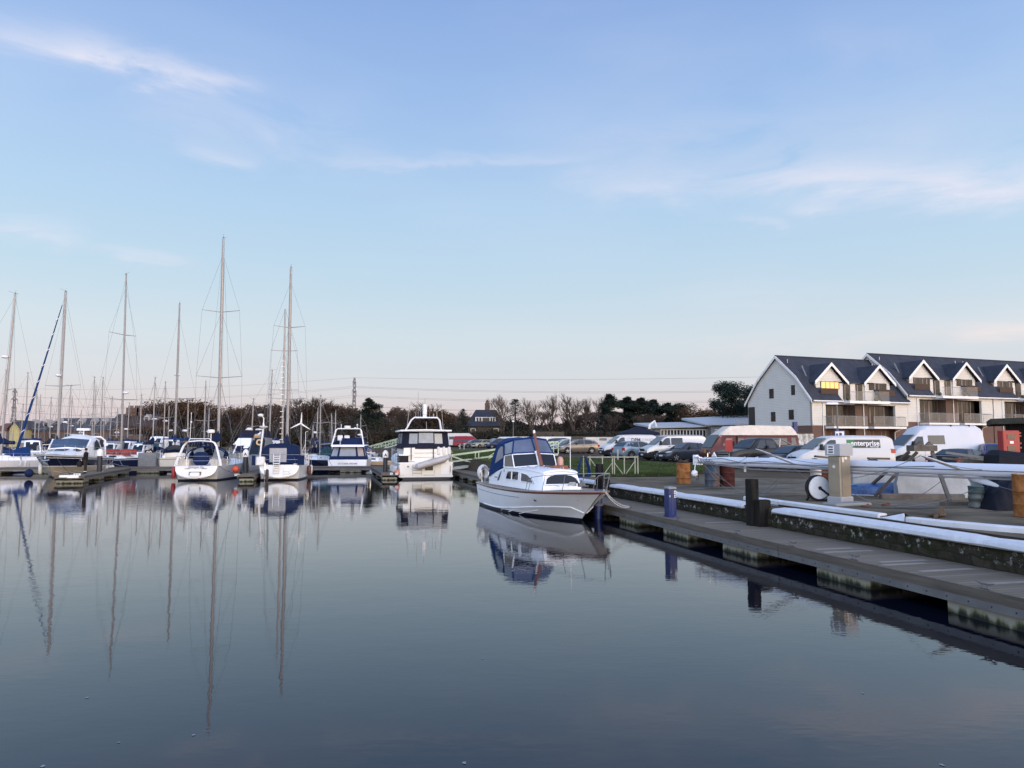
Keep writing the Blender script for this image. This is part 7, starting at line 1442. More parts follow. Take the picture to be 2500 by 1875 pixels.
            # gutter at the eaves outside the balcony
            mb = MB(); mb.tube([(fx_(3.0), -.40, ze - .28), (fx_(7.3), -.40, ze - .28)], .09, 6); mb.build('gutter', trimw, rf_)
        # the roof is cut away between the dormers: terrace slab standing proud with glass
        mb = MB(); mb.box(c - 3.0, c + 3.0, -1.35, 2.0, ze - .52, ze - .22); tr3 = mb.build('terrace', trimw, o, smooth=False)
        mb = MB(); mb.box(c - 3.02, c + 3.02, -.33, 1.4, ze - .215, ze - .15); mb.build('terrace_floor', lead, tr3, smooth=False)
        mb = MB(); mb.box(c - 2.95, c + 2.95, -1.30, -1.28, ze - .2, ze + .85); mb.build('terrace_glass', gb, tr3, smooth=False); mb = MB(); mb.tube([(c - 2.95, -1.29, ze + .78), (c + 2.95, -1.29, ze + .88)], .03, 4); mb.build('handrail', alu, tr3)
        mb = MB(); mb.box(c - 1.75, c + 1.75, 1.16, 1.3, ze - .2, ze + 2.0); mb.build('terrace_wall', clad, o, smooth=False)
        window(c - 1.4, c - .5, ze - .1, ze + 1.85, 1.13, panes=1); window(c + .5, c + 1.4, ze - .1, ze + 1.85, 1.13, panes=1)
        mb = MB(); mb.box(c - .3, c - .12, -.2, .0, ze - .14, ze + .1); mb.ball((c + 1.9, -.4, ze + .05), .25, 6); mb.ball((c - 2.2, -.3, ze + .05), .22, 6); mb.build('terrace_pots', mat('plant_pots', (.06, .07, .04), .9), tr3)
        mb = MB(); mb.slab([(c - 3.1, 3.25, ze + 3.45), (c - 2.3, 3.25, ze + 3.45), (c - 2.3, 4.1, ze + 4.15), (c - 3.1, 4.1, ze + 4.15)], .22, .3) ; mb.build('rooflight', mat('rooflight', (.12, .14, .16), .2), rf_, smooth=False)
    return o
block('nearer white clad apartment block with lit yellow windows and side gable facing left', 0, 0, [7.2], 14.4)
block('longer and taller apartment block stepping up behind, running off the right edge', 14.42, .88, [7.2, 21.8], 29.0)
# low industrial building behind the vans
ib = thing('low_building', 'long low grey office building with a strip of dark windows behind the vans', 'building', Vector((X(1600, 108), 108, gz(108))), .10)
iw = mat('grey_wall', (.20, .205, .21), .7); ir = mat('pale_roof', (.33, .35, .37), .5, var=.1)
mb = MB(); mb.box(0, 8, 0, 9, 0, 3.1); mb.box(8, 18, -1, 9, 0, 3.4); mb.build('wall', iw, ib, smooth=False)
mb = MB(); mb.hexa([(-.8, -.8, 3.1), (8.2, -.8, 3.3), (8.2, 9, 4.0), (-.8, 9, 3.8)], [(-.8, -.8, 3.3), (8.2, -.8, 3.5), (8.2, 9, 4.3), (-.8, 9, 4.1)]); mb.hexa([(7, -1.5, 3.5), (18.4, -1.5, 3.7), (18.4, 9, 5.2), (7, 9, 4.6)], [(7, -1.5, 3.7), (18.4, -1.5, 3.95), (18.4, 9, 5.5), (7, 9, 4.9)]); mb.build('roof', ir, ib, smooth=False)
for x0_, x1_, k in ((.8, 7.6, 14), (8.6, 11.2, 3), (12, 15, 3)):
    mb = MB(); y_ = -.06 if x0_ < 8 else -1.06; mb.box(x0_, x1_, y_, y_ + .05, 1.6, 2.95); w_ = mb.build('window', trimw, ib, smooth=False); mb = MB(); d2 = (x1_ - x0_) / k
    for i in range(k): mb.box(x0_ + i * d2 + .07, x0_ + (i + 1) * d2 - .07, y_ - .02, y_ - .003, 1.7, 2.85)
    mb.build('pane', pane, w_, smooth=False)
# house with chimney among the trees
hh = thing('house', 'old dark roofed house with dormer window and round topped chimney among the trees', 'house', Vector((X(1185, 182), 182, gz(182) - .3)), .05)
mb = MB(); mb.box(-4.3, 4.3, 0, 8, 0, 5.3); mb.build('wall', mat('house_wall', (.09, .07, .055), .9, var=.3), hh, smooth=False)
mb = MB(); mb.loft([[(-5, -.6, 5.1), (5, -.6, 5.1), (5, 8.6, 5.1), (-5, 8.6, 5.1)], [(-2.4, 3, 9.3), (2.8, 3, 9.3), (2.8, 5, 9.3), (-2.4, 5, 9.3)]]); mb.build('roof', slate, hh, smooth=False)
mb = MB(); mb.box(-2.6, 2.6, .6, 4, 5.9, 7.5); dmm = mb.build('dormer', slate, hh, smooth=False); mb = MB(); mb.box(-2.5, 2.5, .5, .6, 6.0, 7.4); w_ = mb.build('window', trimw, dmm, smooth=False); mb = MB(); [mb.box(x, x + w, .46, .49, 6.15, 7.25) for x, w in ((-2.2, .5), (-1.5, .5), (-.7, 1.7), (1.25, .45), (1.85, .45))]; mb.build('pane', pane, w_, smooth=False)
mb = MB(); mb.box(-.1, 1.1, 3, 4.2, 8, 11.0); mb.lathe([(.4, 11.0), (.4, 11.4), (.15, 11.8)], (.5, 3.6, 0), 10); mb.build('chimney', brickd, hh)
for x in (-3, 2.6): mb = MB(); mb.box(x - .6, x + .6, -.06, 0, 2.6, 4.6); w_ = mb.build('window', trimw, hh, smooth=False); mb = MB(); mb.box(x - .5, x + .5, -.09, -.062, 2.7, 4.5); mb.build('pane', pane, w_, smooth=False)
# terraces of brick houses far left
def terrace(label, px0, px1, Y, pe, pr, wallm_, roofm_, dormers=(), gabl=False, rows=1, chim=()):
    x0_, x1_ = X(px0, Y), X(px1, Y); w = x1_ - x0_; ze, zr = Z(pe, Y) - 1.7, Z(pr, Y) - 1.7
    o = thing('terraced_houses' if not gabl else 'gabled_house', label, 'houses' if not gabl else 'house', Vector((x0_, Y, 1.7)))
    mb = MB(); mb.box(0, w, 0, 9, 0, ze)
    if gabl: mb.prism([(0, ze), (w, ze), (w / 2, zr - .2)], 0, 9, 'y')
    mb.build('wall', wallm_, o, smooth=False)
    mb = MB()
    if gabl: [mb.hexa([(w / 2, -.4, zr), (w / 2 + s * (w / 2 + .4), -.4, ze - .2), (w / 2 + s * (w / 2 + .4), 9, ze - .2), (w / 2, 9, zr)], [(w / 2, -.4, zr + .2), (w / 2 + s * (w / 2 + .4), -.4, ze), (w / 2 + s * (w / 2 + .4), 9, ze), (w / 2, 9, zr + .2)]) for s in (-1, 1)]
    else: mb.prism([(-.5, ze - .1), (4.5, zr), (9.5, ze - .1)], -.2, w + .2, 'x')
    rf = mb.build('roof', roofm_, o, smooth=False)
    for i in range(max(1, int(w / 3))):
        for r_ in range(rows):
            x = 1.2 + i * 3.0
            if x + 1 > w: break
            z = ze - 2.0 - r_ * 2.7; mb = MB(); mb.box(x, x + 1.2, -.05, .02, z, z + 1.3); w_ = mb.build('window', house_t, o, smooth=False); mb = MB(); mb.box(x + .1, x + 1.1, -.08, -.052, z + .1, z + 1.2); mb.build('pane', pane, w_, smooth=False)
    for d in dormers:
        x = X(d, Y) - x0_; z = lerp(ze, zr, .35); mb = MB(); mb.prism([(x - .6, z), (x + .6, z), (x + .6, z + 1.0), (x, z + 1.7), (x - .6, z + 1.0)], 1.9, 4, 'y'); dd = mb.build('dormer', house_t, rf, smooth=False); mb = MB(); mb.box(x - .35, x + .35, 1.83, 1.89, z + .2, z + 1.0); mb.build('pane', pane, dd, smooth=False)
    for c_ in chim: x = X(c_, Y) - x0_; mb = MB(); mb.box(x - .7, x + .7, 3.8, 5.2, zr - 1, zr + 1.4); [mb.tube([(x + q, 4.5, zr + 1.4), (x + q, 4.5, zr + 1.9)], .15, 6) for q in (-.4, 0, .4)]; mb.build('chimney', brickd, rf)
    return o
house_t = mat('dormer_pale', (.33, .32, .31), .7); roofd = mat('roof_dark_tile', (.06, .06, .068), .7, var=.3); ylw = mat('render_yellow', (.42, .36, .16), .8)
terrace('far brick terrace with lower roof and one dormer left of the blue furled sail', 58, 108, 156, 1051, 1027, brickd, roofd, dormers=(63, 96), rows=2)
terrace('long far brick terrace with white dormers behind the navy cruiser', 109, 262, 158, 1050, 1019, brickd, roofd, dormers=(124, 181, 213, 238), rows=2)
terrace('tall far house with pair of chimneys between terrace and brown oaks', 262, 372, 160, 1040, 1009, brickd, mat('roof_brown', (.055, .04, .035), .8), dormers=(345,), rows=2, chim=(306, 317, 290))
terrace('far pale yellow gabled house at the left', 22, 46, 152, 1046, 1028, ylw, roofd, gabl=True, rows=1)
terrace('far white and red house at the left edge of the view', -20, 14, 158, 1050, 1032, mat('render_pink', (.35, .28, .25), .8), mat('roof_red', (.16, .06, .04), .8), rows=1)
# gazebo, storage, wall, lamp posts, sign
gz_ = thing('gazebo', 'black pyramid roofed market tent behind the white panel van', 'gazebo', Vector((X(1557, 92), 92, gz(92)))); mb = MB(); mb.loft([[(-2.3, -2.3, 2.0), (2.3, -2.3, 2.0), (2.3, 2.3, 2.0), (-2.3, 2.3, 2.0)], [(-2.3, -2.3, 2.3), (2.3, -2.3, 2.3), (2.3, 2.3, 2.3), (-2.3, 2.3, 2.3)], [(-.9, -.9, 2.75), (.9, -.9, 2.75), (.9, .9, 2.75), (-.9, .9, 2.75)], [(-.05, -.05, 3.15), (.05, -.05, 3.15), (.05, .05, 3.15), (-.05, .05, 3.15)]]); mb.build('canopy', canvasd, gz_, smooth=False)
for x in (-2.2, 2.2):
    for y in (-2.2, 2.2): mb = MB(); mb.tube([(x, y, 0), (x, y, 2.1)], .04, 5); mb.build('leg', alu, gz_)
def simple(name, label, cat, loc, rz, boxes, m, part='body', group=None):
    o = thing(name, label, cat, loc, rz, group); mb = MB(); [mb.rbox(*b_, .03) for b_ in boxes]; mb.build(part, m, o, smooth=False); return o
corr = mat('corrugated_white', (.52, .51, .49), .6, var=.1)
sc_ = simple('storage_shed', 'white ribbed storage shed between the bronze hatchback and the panel van', 'shed', Vector((X(1473, 92), 92, gz(92))), 0, [(-2.2, 2.2, 0, 3, 0, 1.75)], corr, 'wall'); mb = MB(); [mb.box(-2.2 + i * .25, -2.1 + i * .25, -.04, 0, .05, 1.6) for i in range(18)]; mb.build('ribs', corr, sc_, smooth=False); mb = MB(); mb.box(-.5, .4, -.05, -.02, 1.35, 1.65); mb.build('plate', greyp, sc_)
pw = simple('rendered_wall', 'white rendered wall with peeling paint right of the cream roofed camper', 'wall', Vector((X(1955, 57), 57, gz(57))), .1, [(-1.6, 1.05, 0, .3, 0, 2.1)], mat('peeling_white', (.50, .48, .45), .8, var=.5, scale=2.5, contrast=3, col2=(.6, .58, .55)), 'wall'); mb = MB(); mb.box(-1.65, 1.1, -.06, .36, 2.1, 2.16); mb.build('coping', dbrown, pw)
simple('roof_shelter', 'long white low roof behind the dark estate car and boat canopy', 'shelter', Vector((X(1325, 110), 110, gz(110))), 0, [(-4.5, 4.2, 0, 3, 0, 1.9)], trimw, 'wall')
bfm = mat('fence_wood', (.085, .07, .055), .9, var=.4)
simple('wooden_shed', 'small brown wooden shed below the bare trees', 'shed', Vector((X(1344, 150), 150, gz(150))), 0, [(-3.2, 2.8, 0, 3, 0, 3.1)], bfm, 'wall')
simple('garden_fence', 'dark wooden fence along the back of the car park', 'fence', Vector((X(1440, 118), 118, gz(118))), 0, [(-8, 15, 0, .1, 0, 2.0)], bfm, 'panel')
def lamp(px, Y, top, label, arm=0):
    o = thing('street_lamp', label, 'street lamp', Vector((X(px, Y), Y, gz(Y)))); h = Z(top, Y) - gz(Y); mb = MB(); mb.tube([(0, 0, 0), (0, 0, h)], .07, 6, rr=[.09, .05]); mb.build('pole', galv, o)
    mb = MB(); mb.lathe([(.1, -.05), (.22, .0), (.15, .18), (.03, .25)], (0, 0, h), 10) if not arm else mb.rbox(-arm, .1, -.12, .12, h - .05, h + .12, .04); mb.build('lamp_head', white2, o)
lamp(1253, 115, 1030, 'thin street lamp standing behind the wooden cruiser canopy')
lamp(2046, 62, 986, 'grey lamp post with a flat white head before the first apartment block', .9)
dl = thing('crane_arm', 'bent white hoist arm rising above the silver van', 'hoist', Vector((X(1592, 95), 95, gz(95)))); mb = MB(); zz = Z(1047, 95) - gz(95); mb.tube([(-.1, 0, 0), (-.1, 0, zz), (-.35, 0, zz + .1)], .06, 5); mb.build('post', galv, dl); mb = MB(); mb.tube([(-.35, 0, zz), (-.25, 0, zz + .5), (.35, 0, zz + 1.0), (.55, 0, zz + .3)], .17, 6); mb.build('arm', white2, dl)
isn = thing('information_sign', 'blue framed white map board above the hire van roof', 'sign', Vector((X(2050, 50), 50, gz(50)))); zt = Z(1051, 50) - gz(50); mb = MB(); mb.box(-.36, .36, -.04, .04, zt - .85, zt); mb.tube([(-.3, .06, 0), (-.3, .06, zt)], .04, 5); mb.tube([(.3, .06, 0), (.3, .06, zt)], .04, 5); mb.build('frame', bl, isn, smooth=False); mb = MB(); mb.box(-.30, .30, -.055, -.042, zt - .78, zt - .06); mb.build('board', white2, isn, smooth=False); mb = MB(); mb.box(-.26, -.12, -.06, -.057, zt - .6, zt - .2); mb.box(-.04, .14, -.06, -.057, zt - .55, zt - .15); mb.build('print', bl, isn, smooth=False)
simple('blue_post', 'narrow dark blue post against the brick base of the first block', 'post', Vector((X(1942, 75), 75, gz(75))), 0, [(-.2, .2, -.2, .2, 0, Z(1030, 75) - gz(75))], bl, 'post')
gc = thing('garden_furniture', 'dark garden chairs and table on the lawn by the brick wall', 'garden furniture', Vector((X(2412, 77), 77, gz(77) + .03))); mb = MB(); mb.rbox(-1.2, -.4, -.4, .4, .4, .5, .03); mb.rbox(-1.25, -1.1, -.4, .4, .5, 1.2, .03); mb.rbox(.2, 1.4, -.4, .4, .6, .68, .03); [mb.box(x, x + .07, -.35, -.28, 0, .6) for x in (-1.2, -.5, .3, 1.3)]; mb.build('frame', canvasd, gc)
# black shed at the right edge with the red cabinet
bs = thing('black_shed', 'black timber shed with weathered flat roof at the right edge', 'shed', Vector((X(2428, 27), 27, gz(27))), radians(-31)); blk = mat('tarred_timber', (.012, .012, .013), .9, var=.4, stretch=(8, 8, .5), scale=2)
mb = MB(); mb.box(.55, 9, .3, 4, 0, 2.45); mb.build('wall', blk, bs, smooth=False); mb = MB(); mb.hexa([(-.1, -.4, 2.42), (9, -.5, 2.60), (9, 4.2, 2.60), (-.1, 4.2, 2.42)], [(-.1, -.4, 2.62), (9, -.5, 2.86), (9, 4.2, 2.86), (-.1, 4.2, 2.62)]); mb.build('roof', mat('roof_felt', (.035, .035, .03), .9, var=.5), bs, smooth=False)
rc_ = thing('red_cabinet', 'red metal cabinet with two small dark windows at the right edge', 'cabinet', Vector((X(2464, 25.4), 25.4, gz(25))), .0); h0, h1 = Z(1109, 25.4) - 1.0, Z(1051, 25.4) - 1.0
mb = MB(); mb.rbox(-.29, .29, -.12, .18, h0, h1, .02); mb.build('body', redm, rc_, smooth=False); mb = MB(); mb.tube([(-.2, .1, 0), (-.2, .1, h0)], .04, 5); mb.tube([(.2, .1, 0), (.2, .1, h0)], .04, 5); mb.build('stand', black, rc_)
mb = MB(); mb.box(-.15, .12, -.135, -.122, h0 + .52, h0 + .68); mb.box(-.15, .12, -.135, -.122, h0 + .12, h0 + .28); mb.build('window', glass, rc_, smooth=False); mb = MB(); mb.box(-.07, .06, -.135, -.122, h0 + .36, h0 + .45); mb.build('label_plate', white2, rc_, smooth=False); mb = MB(); [mb.box(.28, .35, -.1, -.04, z, z + .05) for z in (h0 + .2, h0 + .35, h0 + .6, h0 + .7)]; mb.build('hinge', redm, rc_)
rb = thing('red_box', 'plain red box on a post in front of the maroon camper van', 'box', Vector((X(1779, 37), 37, gz(37))), -.3); h0, h1 = Z(1103, 37) - gz(37), Z(1074.5, 37) - gz(37)
mb = MB(); mb.rbox(-.18, .18, -.2, .2, h0, h1, .01); mb.build('body', redm, rb, smooth=False); mb = MB(); mb.tube([(0, 0, 0), (0, 0, h0)], .05, 6); mb.build('post', galv, rb)
# =============== gangways, railing ===============
pgr = mat('rail_pale_green', (.42, .50, .36), .55, var=.12)
def gangway(label, A, B, w, h=1.05, nb=5, name='gangway', m=pgr):
    A, B = Vector(A), Vector(B); d = B - A; L = d.length; o = thing(name, label, 'gangway', A, head(d.x, d.y)); sl_ = d.z / Vector((d.x, d.y, 0)).length; Lh = Vector((d.x, d.y, 0)).length
    P_ = lambda x, y, z: (x, y, z + x * sl_)
    mb = MB(); mb.hexa([P_(0, -w / 2, -.12), P_(Lh, -w / 2, -.12), P_(Lh, w / 2, -.12), P_(0, w / 2, -.12)], [P_(0, -w / 2, 0.06), P_(Lh, -w / 2, .06), P_(Lh, w / 2, .06), P_(0, w / 2, .06)]); mb.build('deck', mat('gangway_deck', (.45, .47, .40), .7), o, smooth=False)
    for sd in (-1, 1):
        mb = MB(); y = sd * w / 2; mb.bar(P_(0, y, h), P_(Lh, y, h), .09); mb.bar(P_(0, y, h * .5), P_(Lh, y, h * .5), .06)
        for i in range(nb + 1): x = Lh * i / nb; mb.bar(P_(x, y, 0), P_(x, y, h), .07)
        for i in range(nb): x = Lh * i / nb; a, b2 = (0, h) if i % 2 else (h, 0); mb.bar(P_(x, y, a), P_(x + Lh / nb, y, b2), .06)
        mb.build('railing', m, o, smooth=False)
    return o
gangway('pale green gangway sloping up from the quay pontoon to the grass bank', (X(1098, 60.5), 60.5, .62), (X(1098, 60.5) + 8.8, 63.0, 1.75), 1.2, nb=4)
gangway('distant pale gangway left of the big aft cabin cruiser', (X(885, 128), 131, .7), (X(978, 128), 129, 2.4), 1.2, nb=5)
fr_ = thing('railing', 'pale green railing with diagonal braces at the end of the quay', 'railing', Vector((X(1424, 36.9), 36.9, 1.03)), .06); mb = MB(); Lr = X(1558, 36.9) - X(1424, 36.9)
mb.bar((.2, 0, 1.0), (Lr, 0, 1.0), .05); mb.bar((.2, 0, .06), (Lr, 0, .06), .045)
for x in (.0, .32, .95, 1.45, 1.55, 2.05, Lr - .14, Lr): mb.bar((x, 0, 0), (x, 0, 1.06), .05)
for a, b2 in (((.32, .95), (.95, .06)), ((.95, .06), (1.45, .72)), ((1.55, .72), (2.05, .06)), ((2.05, .06), (Lr - .14, .8))): mb.bar((a[0], 0, a[1]), (b2[0], 0, b2[1]), .035)
mb.build('frame', mat('rail_weathered', (.30, .31, .24), .7, var=.2), fr_, smooth=False)
ho = thing('coiled_hose', 'blue hose looped over the left post of the railing', 'hose', Vector((X(1424, 36.7), 36.7, 1.03))); mb = MB()
for k in range(4): r_ = .22 + .03 * k; mb.tube([(-r_, -.03 * k, .05), (-r_ * .85, -.03 * k, .55), (-.1, -.03 * k, 1.0), (.1, -.03 * k, 1.0), (r_ * .95, -.03 * k, .55), (r_ * 1.1, -.03 * k, .08), (0, -.03 * k, .0), (-r_, -.03 * k, .05)], .03, 5)
mb.build('loops', canvasb, ho)
# =============== trees ===============
bark = mat('bark', (.055, .042, .034), .95, var=.3); barkl = mat('bark_pale', (.09, .07, .055), .95, var=.3)
def leafm(name, c1, c2, sc=.35):
    m = mat(name, c1, .9, var=.45, scale=sc, col2=c2, contrast=1.6); return m
L_br = leafm('leaves_brown', (.060, .034, .018), (.105, .060, .030)); L_tw = leafm('twigs_brown', (.060, .043, .034), (.10, .073, .058)); L_gr = leafm('leaves_dark_green', (.012, .022, .014), (.026, .042, .024)); L_pn = leafm('needles', (.008, .016, .014), (.02, .034, .026)); L_ol = leafm('leaves_olive', (.035, .036, .018), (.065, .06, .03)); L_tp = leafm('twigs_pale', (.085, .064, .05), (.13, .098, .076))
def grow(mb, tw, p, d, L, r, lv, rnd, up, spread, ends, kids_=3, shrink=.68):
    n_ = 3; pts = [p]; dd = d.copy()
    for i in range(n_): dd = (dd + Vector((rnd.uniform(-1, 1), rnd.uniform(-1, 1), rnd.uniform(-.4, .8))) * .16).normalized(); pts.append(pts[-1] + dd * (L / n_))
    mb.tube(pts, r, 4 if lv > 2 else 3, cap=False, rr=[r, r * .85, r * .72, r * .6])
    if lv == 0:
        ends.append(pts[-1]); 
        for _ in range(7):
            q = pts[rnd.randint(1, n_)]; e = (dd + Vector((rnd.uniform(-1, 1), rnd.uniform(-1, 1), rnd.uniform(-.6, 1) + up)) * .8).normalized() * L * rnd.uniform(.5, 1.1); w = Vector((rnd.uniform(-1, 1), rnd.uniform(-1, 1), 0)).normalized() * .028
            tw.add([q - w, q + w, q + e], [(0, 1, 2)])
            e2 = (e.normalized() + Vector((rnd.uniform(-1, 1), rnd.uniform(-1, 1), rnd.uniform(-.5, 1)))).normalized() * L * .5; tw.add([q + e * .5 - w * .7, q + e * .5 + w * .7, q + e * .5 + e2], [(0, 1, 2)])
        return
    for k in range(kids_ + (1 if lv > 2 else 0)):
        a = 2 * pi * (k + rnd.random()) / kids_; s = spread * rnd.uniform(.6, 1.2); side = Vector((cos(a), sin(a), 0)); nd_ = (dd + side * s + Vector((0, 0, up))).normalized()
        grow(mb, tw, pts[rnd.randint(2, n_)] if k else pts[-1], nd_, L * shrink * rnd.uniform(.8, 1.15), r * .58, lv - 1, rnd, up, spread, ends, kids_, shrink)
def clump(mb, c, r, n_, s, rnd, flat=1):
    for _ in range(n_):
        v = Vector((rnd.gauss(0, 1), rnd.gauss(0, 1), rnd.gauss(0, 1))).normalized() * r * rnd.random() ** .45; v.z *= flat; q = c + v; a = Vector((rnd.uniform(-1, 1), rnd.uniform(-1, 1), rnd.uniform(-.7, .7))) * s; b2 = Vector((rnd.uniform(-1, 1), rnd.uniform(-1, 1), rnd.uniform(-.7, .7))) * s
        mb.add([q, q + a, q + b2], [(0, 1, 2)])
def tree_proto(kind, seed, name, label, leaf, H_=12, bk_=bark):
    rnd = random.Random(seed); o = thing(name, label, 'tree'); br, tw, ends = MB(), MB(), []
    if kind in ('bare', 'oak', 'poplar', 'twiggy'):
        sp_, up_, lv = dict(bare=(.75, .12, 4), oak=(.85, .06, 4), poplar=(.32, .40, 4), twiggy=(.55, .35, 4))[kind]
        grow(br, tw, Vector((0, 0, 0)), Vector((0, 0, 1)), H_ * (.30 if kind != 'poplar' else .32), H_ * .022, lv, rnd, up_, sp_, ends, 3, .70)
        zm = max(e.z for e in ends) + H_ * .04
        if kind == 'oak':
            for e in ends: clump(tw, e, H_ * .085, 13, .36, rnd)
        k = H_ / zm
        for m_ in (br, tw): m_.v = [(x * k, y * k, z * k) for x, y, z in m_.v]
    elif kind == 'cedar':
        br.tube([(0, 0, 0), (.1, 0, H_ * .5), (0, 0, H_ * .97)], .3, 6, rr=[.35, .22, .05])
        for i in range(60):
            t = .12 + .86 * (i / 60); a = rnd.uniform(0, 2 * pi); R = H_ * .34 * (1 - t) ** .6 * rnd.uniform(.5, 1.15) + .35; z = H_ * t; e = Vector((cos(a) * R, sin(a) * R, z + rnd.uniform(-.3, .5))); br.tube([(0, 0, z - .3), e], .07, 3)
            for f in (.35, .6, .8, 1): clump(tw, Vector((0, 0, z)).lerp(e, f), R * .27 + .35, 60, .32, rnd, .75)
    elif kind == 'fir':
        br.tube([(0, 0, 0), (0, 0, H_)], .2, 5, rr=[.22, .02])
        for i in range(46):
            t = i / 46; R = H_ * .20 * (1 - t) ** .8 + .15; z = H_ * (.1 + .9 * t)
            for k in range(4): a = rnd.uniform(0, 2 * pi); rr_ = R * rnd.uniform(.5, 1.2); clump(tw, Vector((cos(a) * rr_ * .7, sin(a) * rr_ * .7, z - rr_ * .15)), rr_ * .5 + .15, 22, .2, rnd, .6)
    elif kind == 'pine':
        br.tube([(0, 0, 0), (.2, 0, H_ * .45), (-.1, 0, H_ * .85)], .3, 6, rr=[.32, .24, .1])
        for i in range(46):
            a = rnd.uniform(0, 2 * pi); t = rnd.uniform(.14, .99) ; R = H_ * .27 * sin(pi * min(1, (1.06 - t) * .9)) ** .5 * rnd.uniform(.15, 1.3); c = Vector((cos(a) * R, sin(a) * R, H_ * t)); br.tube([(0, 0, H_ * t * .85), c], .08, 3); clump(tw, c, H_ * rnd.uniform(.10, .16), 380, .32, rnd, .7)
    elif kind == 'bush':
        for i in range(16):
            a = rnd.uniform(0, 2 * pi); R = H_ * rnd.uniform(.0, .55); c = Vector((cos(a) * R, sin(a) * R, H_ * rnd.uniform(.2, .72))); br.tube([(0, 0, 0), c], .05, 3); clump(tw, c, H_ * .30, 170, .17, rnd, .85)
    br.build('trunk', bk_, o, smooth=False, fix=False); tw.build('crown', leaf, o, smooth=False, fix=False); return o
PR = {
 'oak1': tree_proto('oak', 1, 'oak_tree', '', L_br), 'oak2': tree_proto('oak', 5, 'oak_tree', '', L_br), 'bare1': tree_proto('bare', 2, 'bare_tree', '', L_tw), 'bare2': tree_proto('bare', 9, 'bare_tree', '', L_tw),
 'twig1': tree_proto('twiggy', 3, 'bare_tree', '', L_tp, bk_=barkl), 'pop1': tree_proto('poplar', 4, 'poplar_tree', '', L_tp, bk_=barkl), 'pop2': tree_proto('poplar', 14, 'poplar_tree', '', L_tp, bk_=barkl),
 'cedar': tree_proto('cedar', 6, 'cedar_tree', '', L_pn), 'fir': tree_proto('fir', 7, 'fir_tree', '', L_pn), 'fir2': tree_proto('fir', 17, 'fir_tree', '', L_pn), 'pine': tree_proto('pine', 8, 'pine_tree', '', L_pn), 'bushg': tree_proto('bush', 10, 'evergreen_bush', '', L_gr, 7), 'busho': tree_proto('bush', 12, 'bush', '', L_ol, 7), 'bushb': tree_proto('bush', 13, 'bush', '', L_tw, 7)}
HT = {k: 12.0 for k in PR}; HT.update(bushg=6.5, busho=6.5, bushb=6.5)
used_t = set()
def plant(kind, px, Y, top, label, wide=1.0, group=None, zb=None):
    zb = gz(Y) if zb is None else zb; h = Z(top, Y) - zb; o = PR[kind] if kind not in used_t else copy_tree(PR[kind]); used_t.add(kind)
    o.location = (X(px, Y), Y, zb - .1); s = h / HT[kind]; o.scale = (s * wide, s * wide, s); o.rotation_euler = (0, 0, (px * 37 % 628) / 100.0); o['label'] = label; o['category'] = 'tree' if 'bush' not in kind else 'bush'; o['group'] = group or 'trees along the far shore'
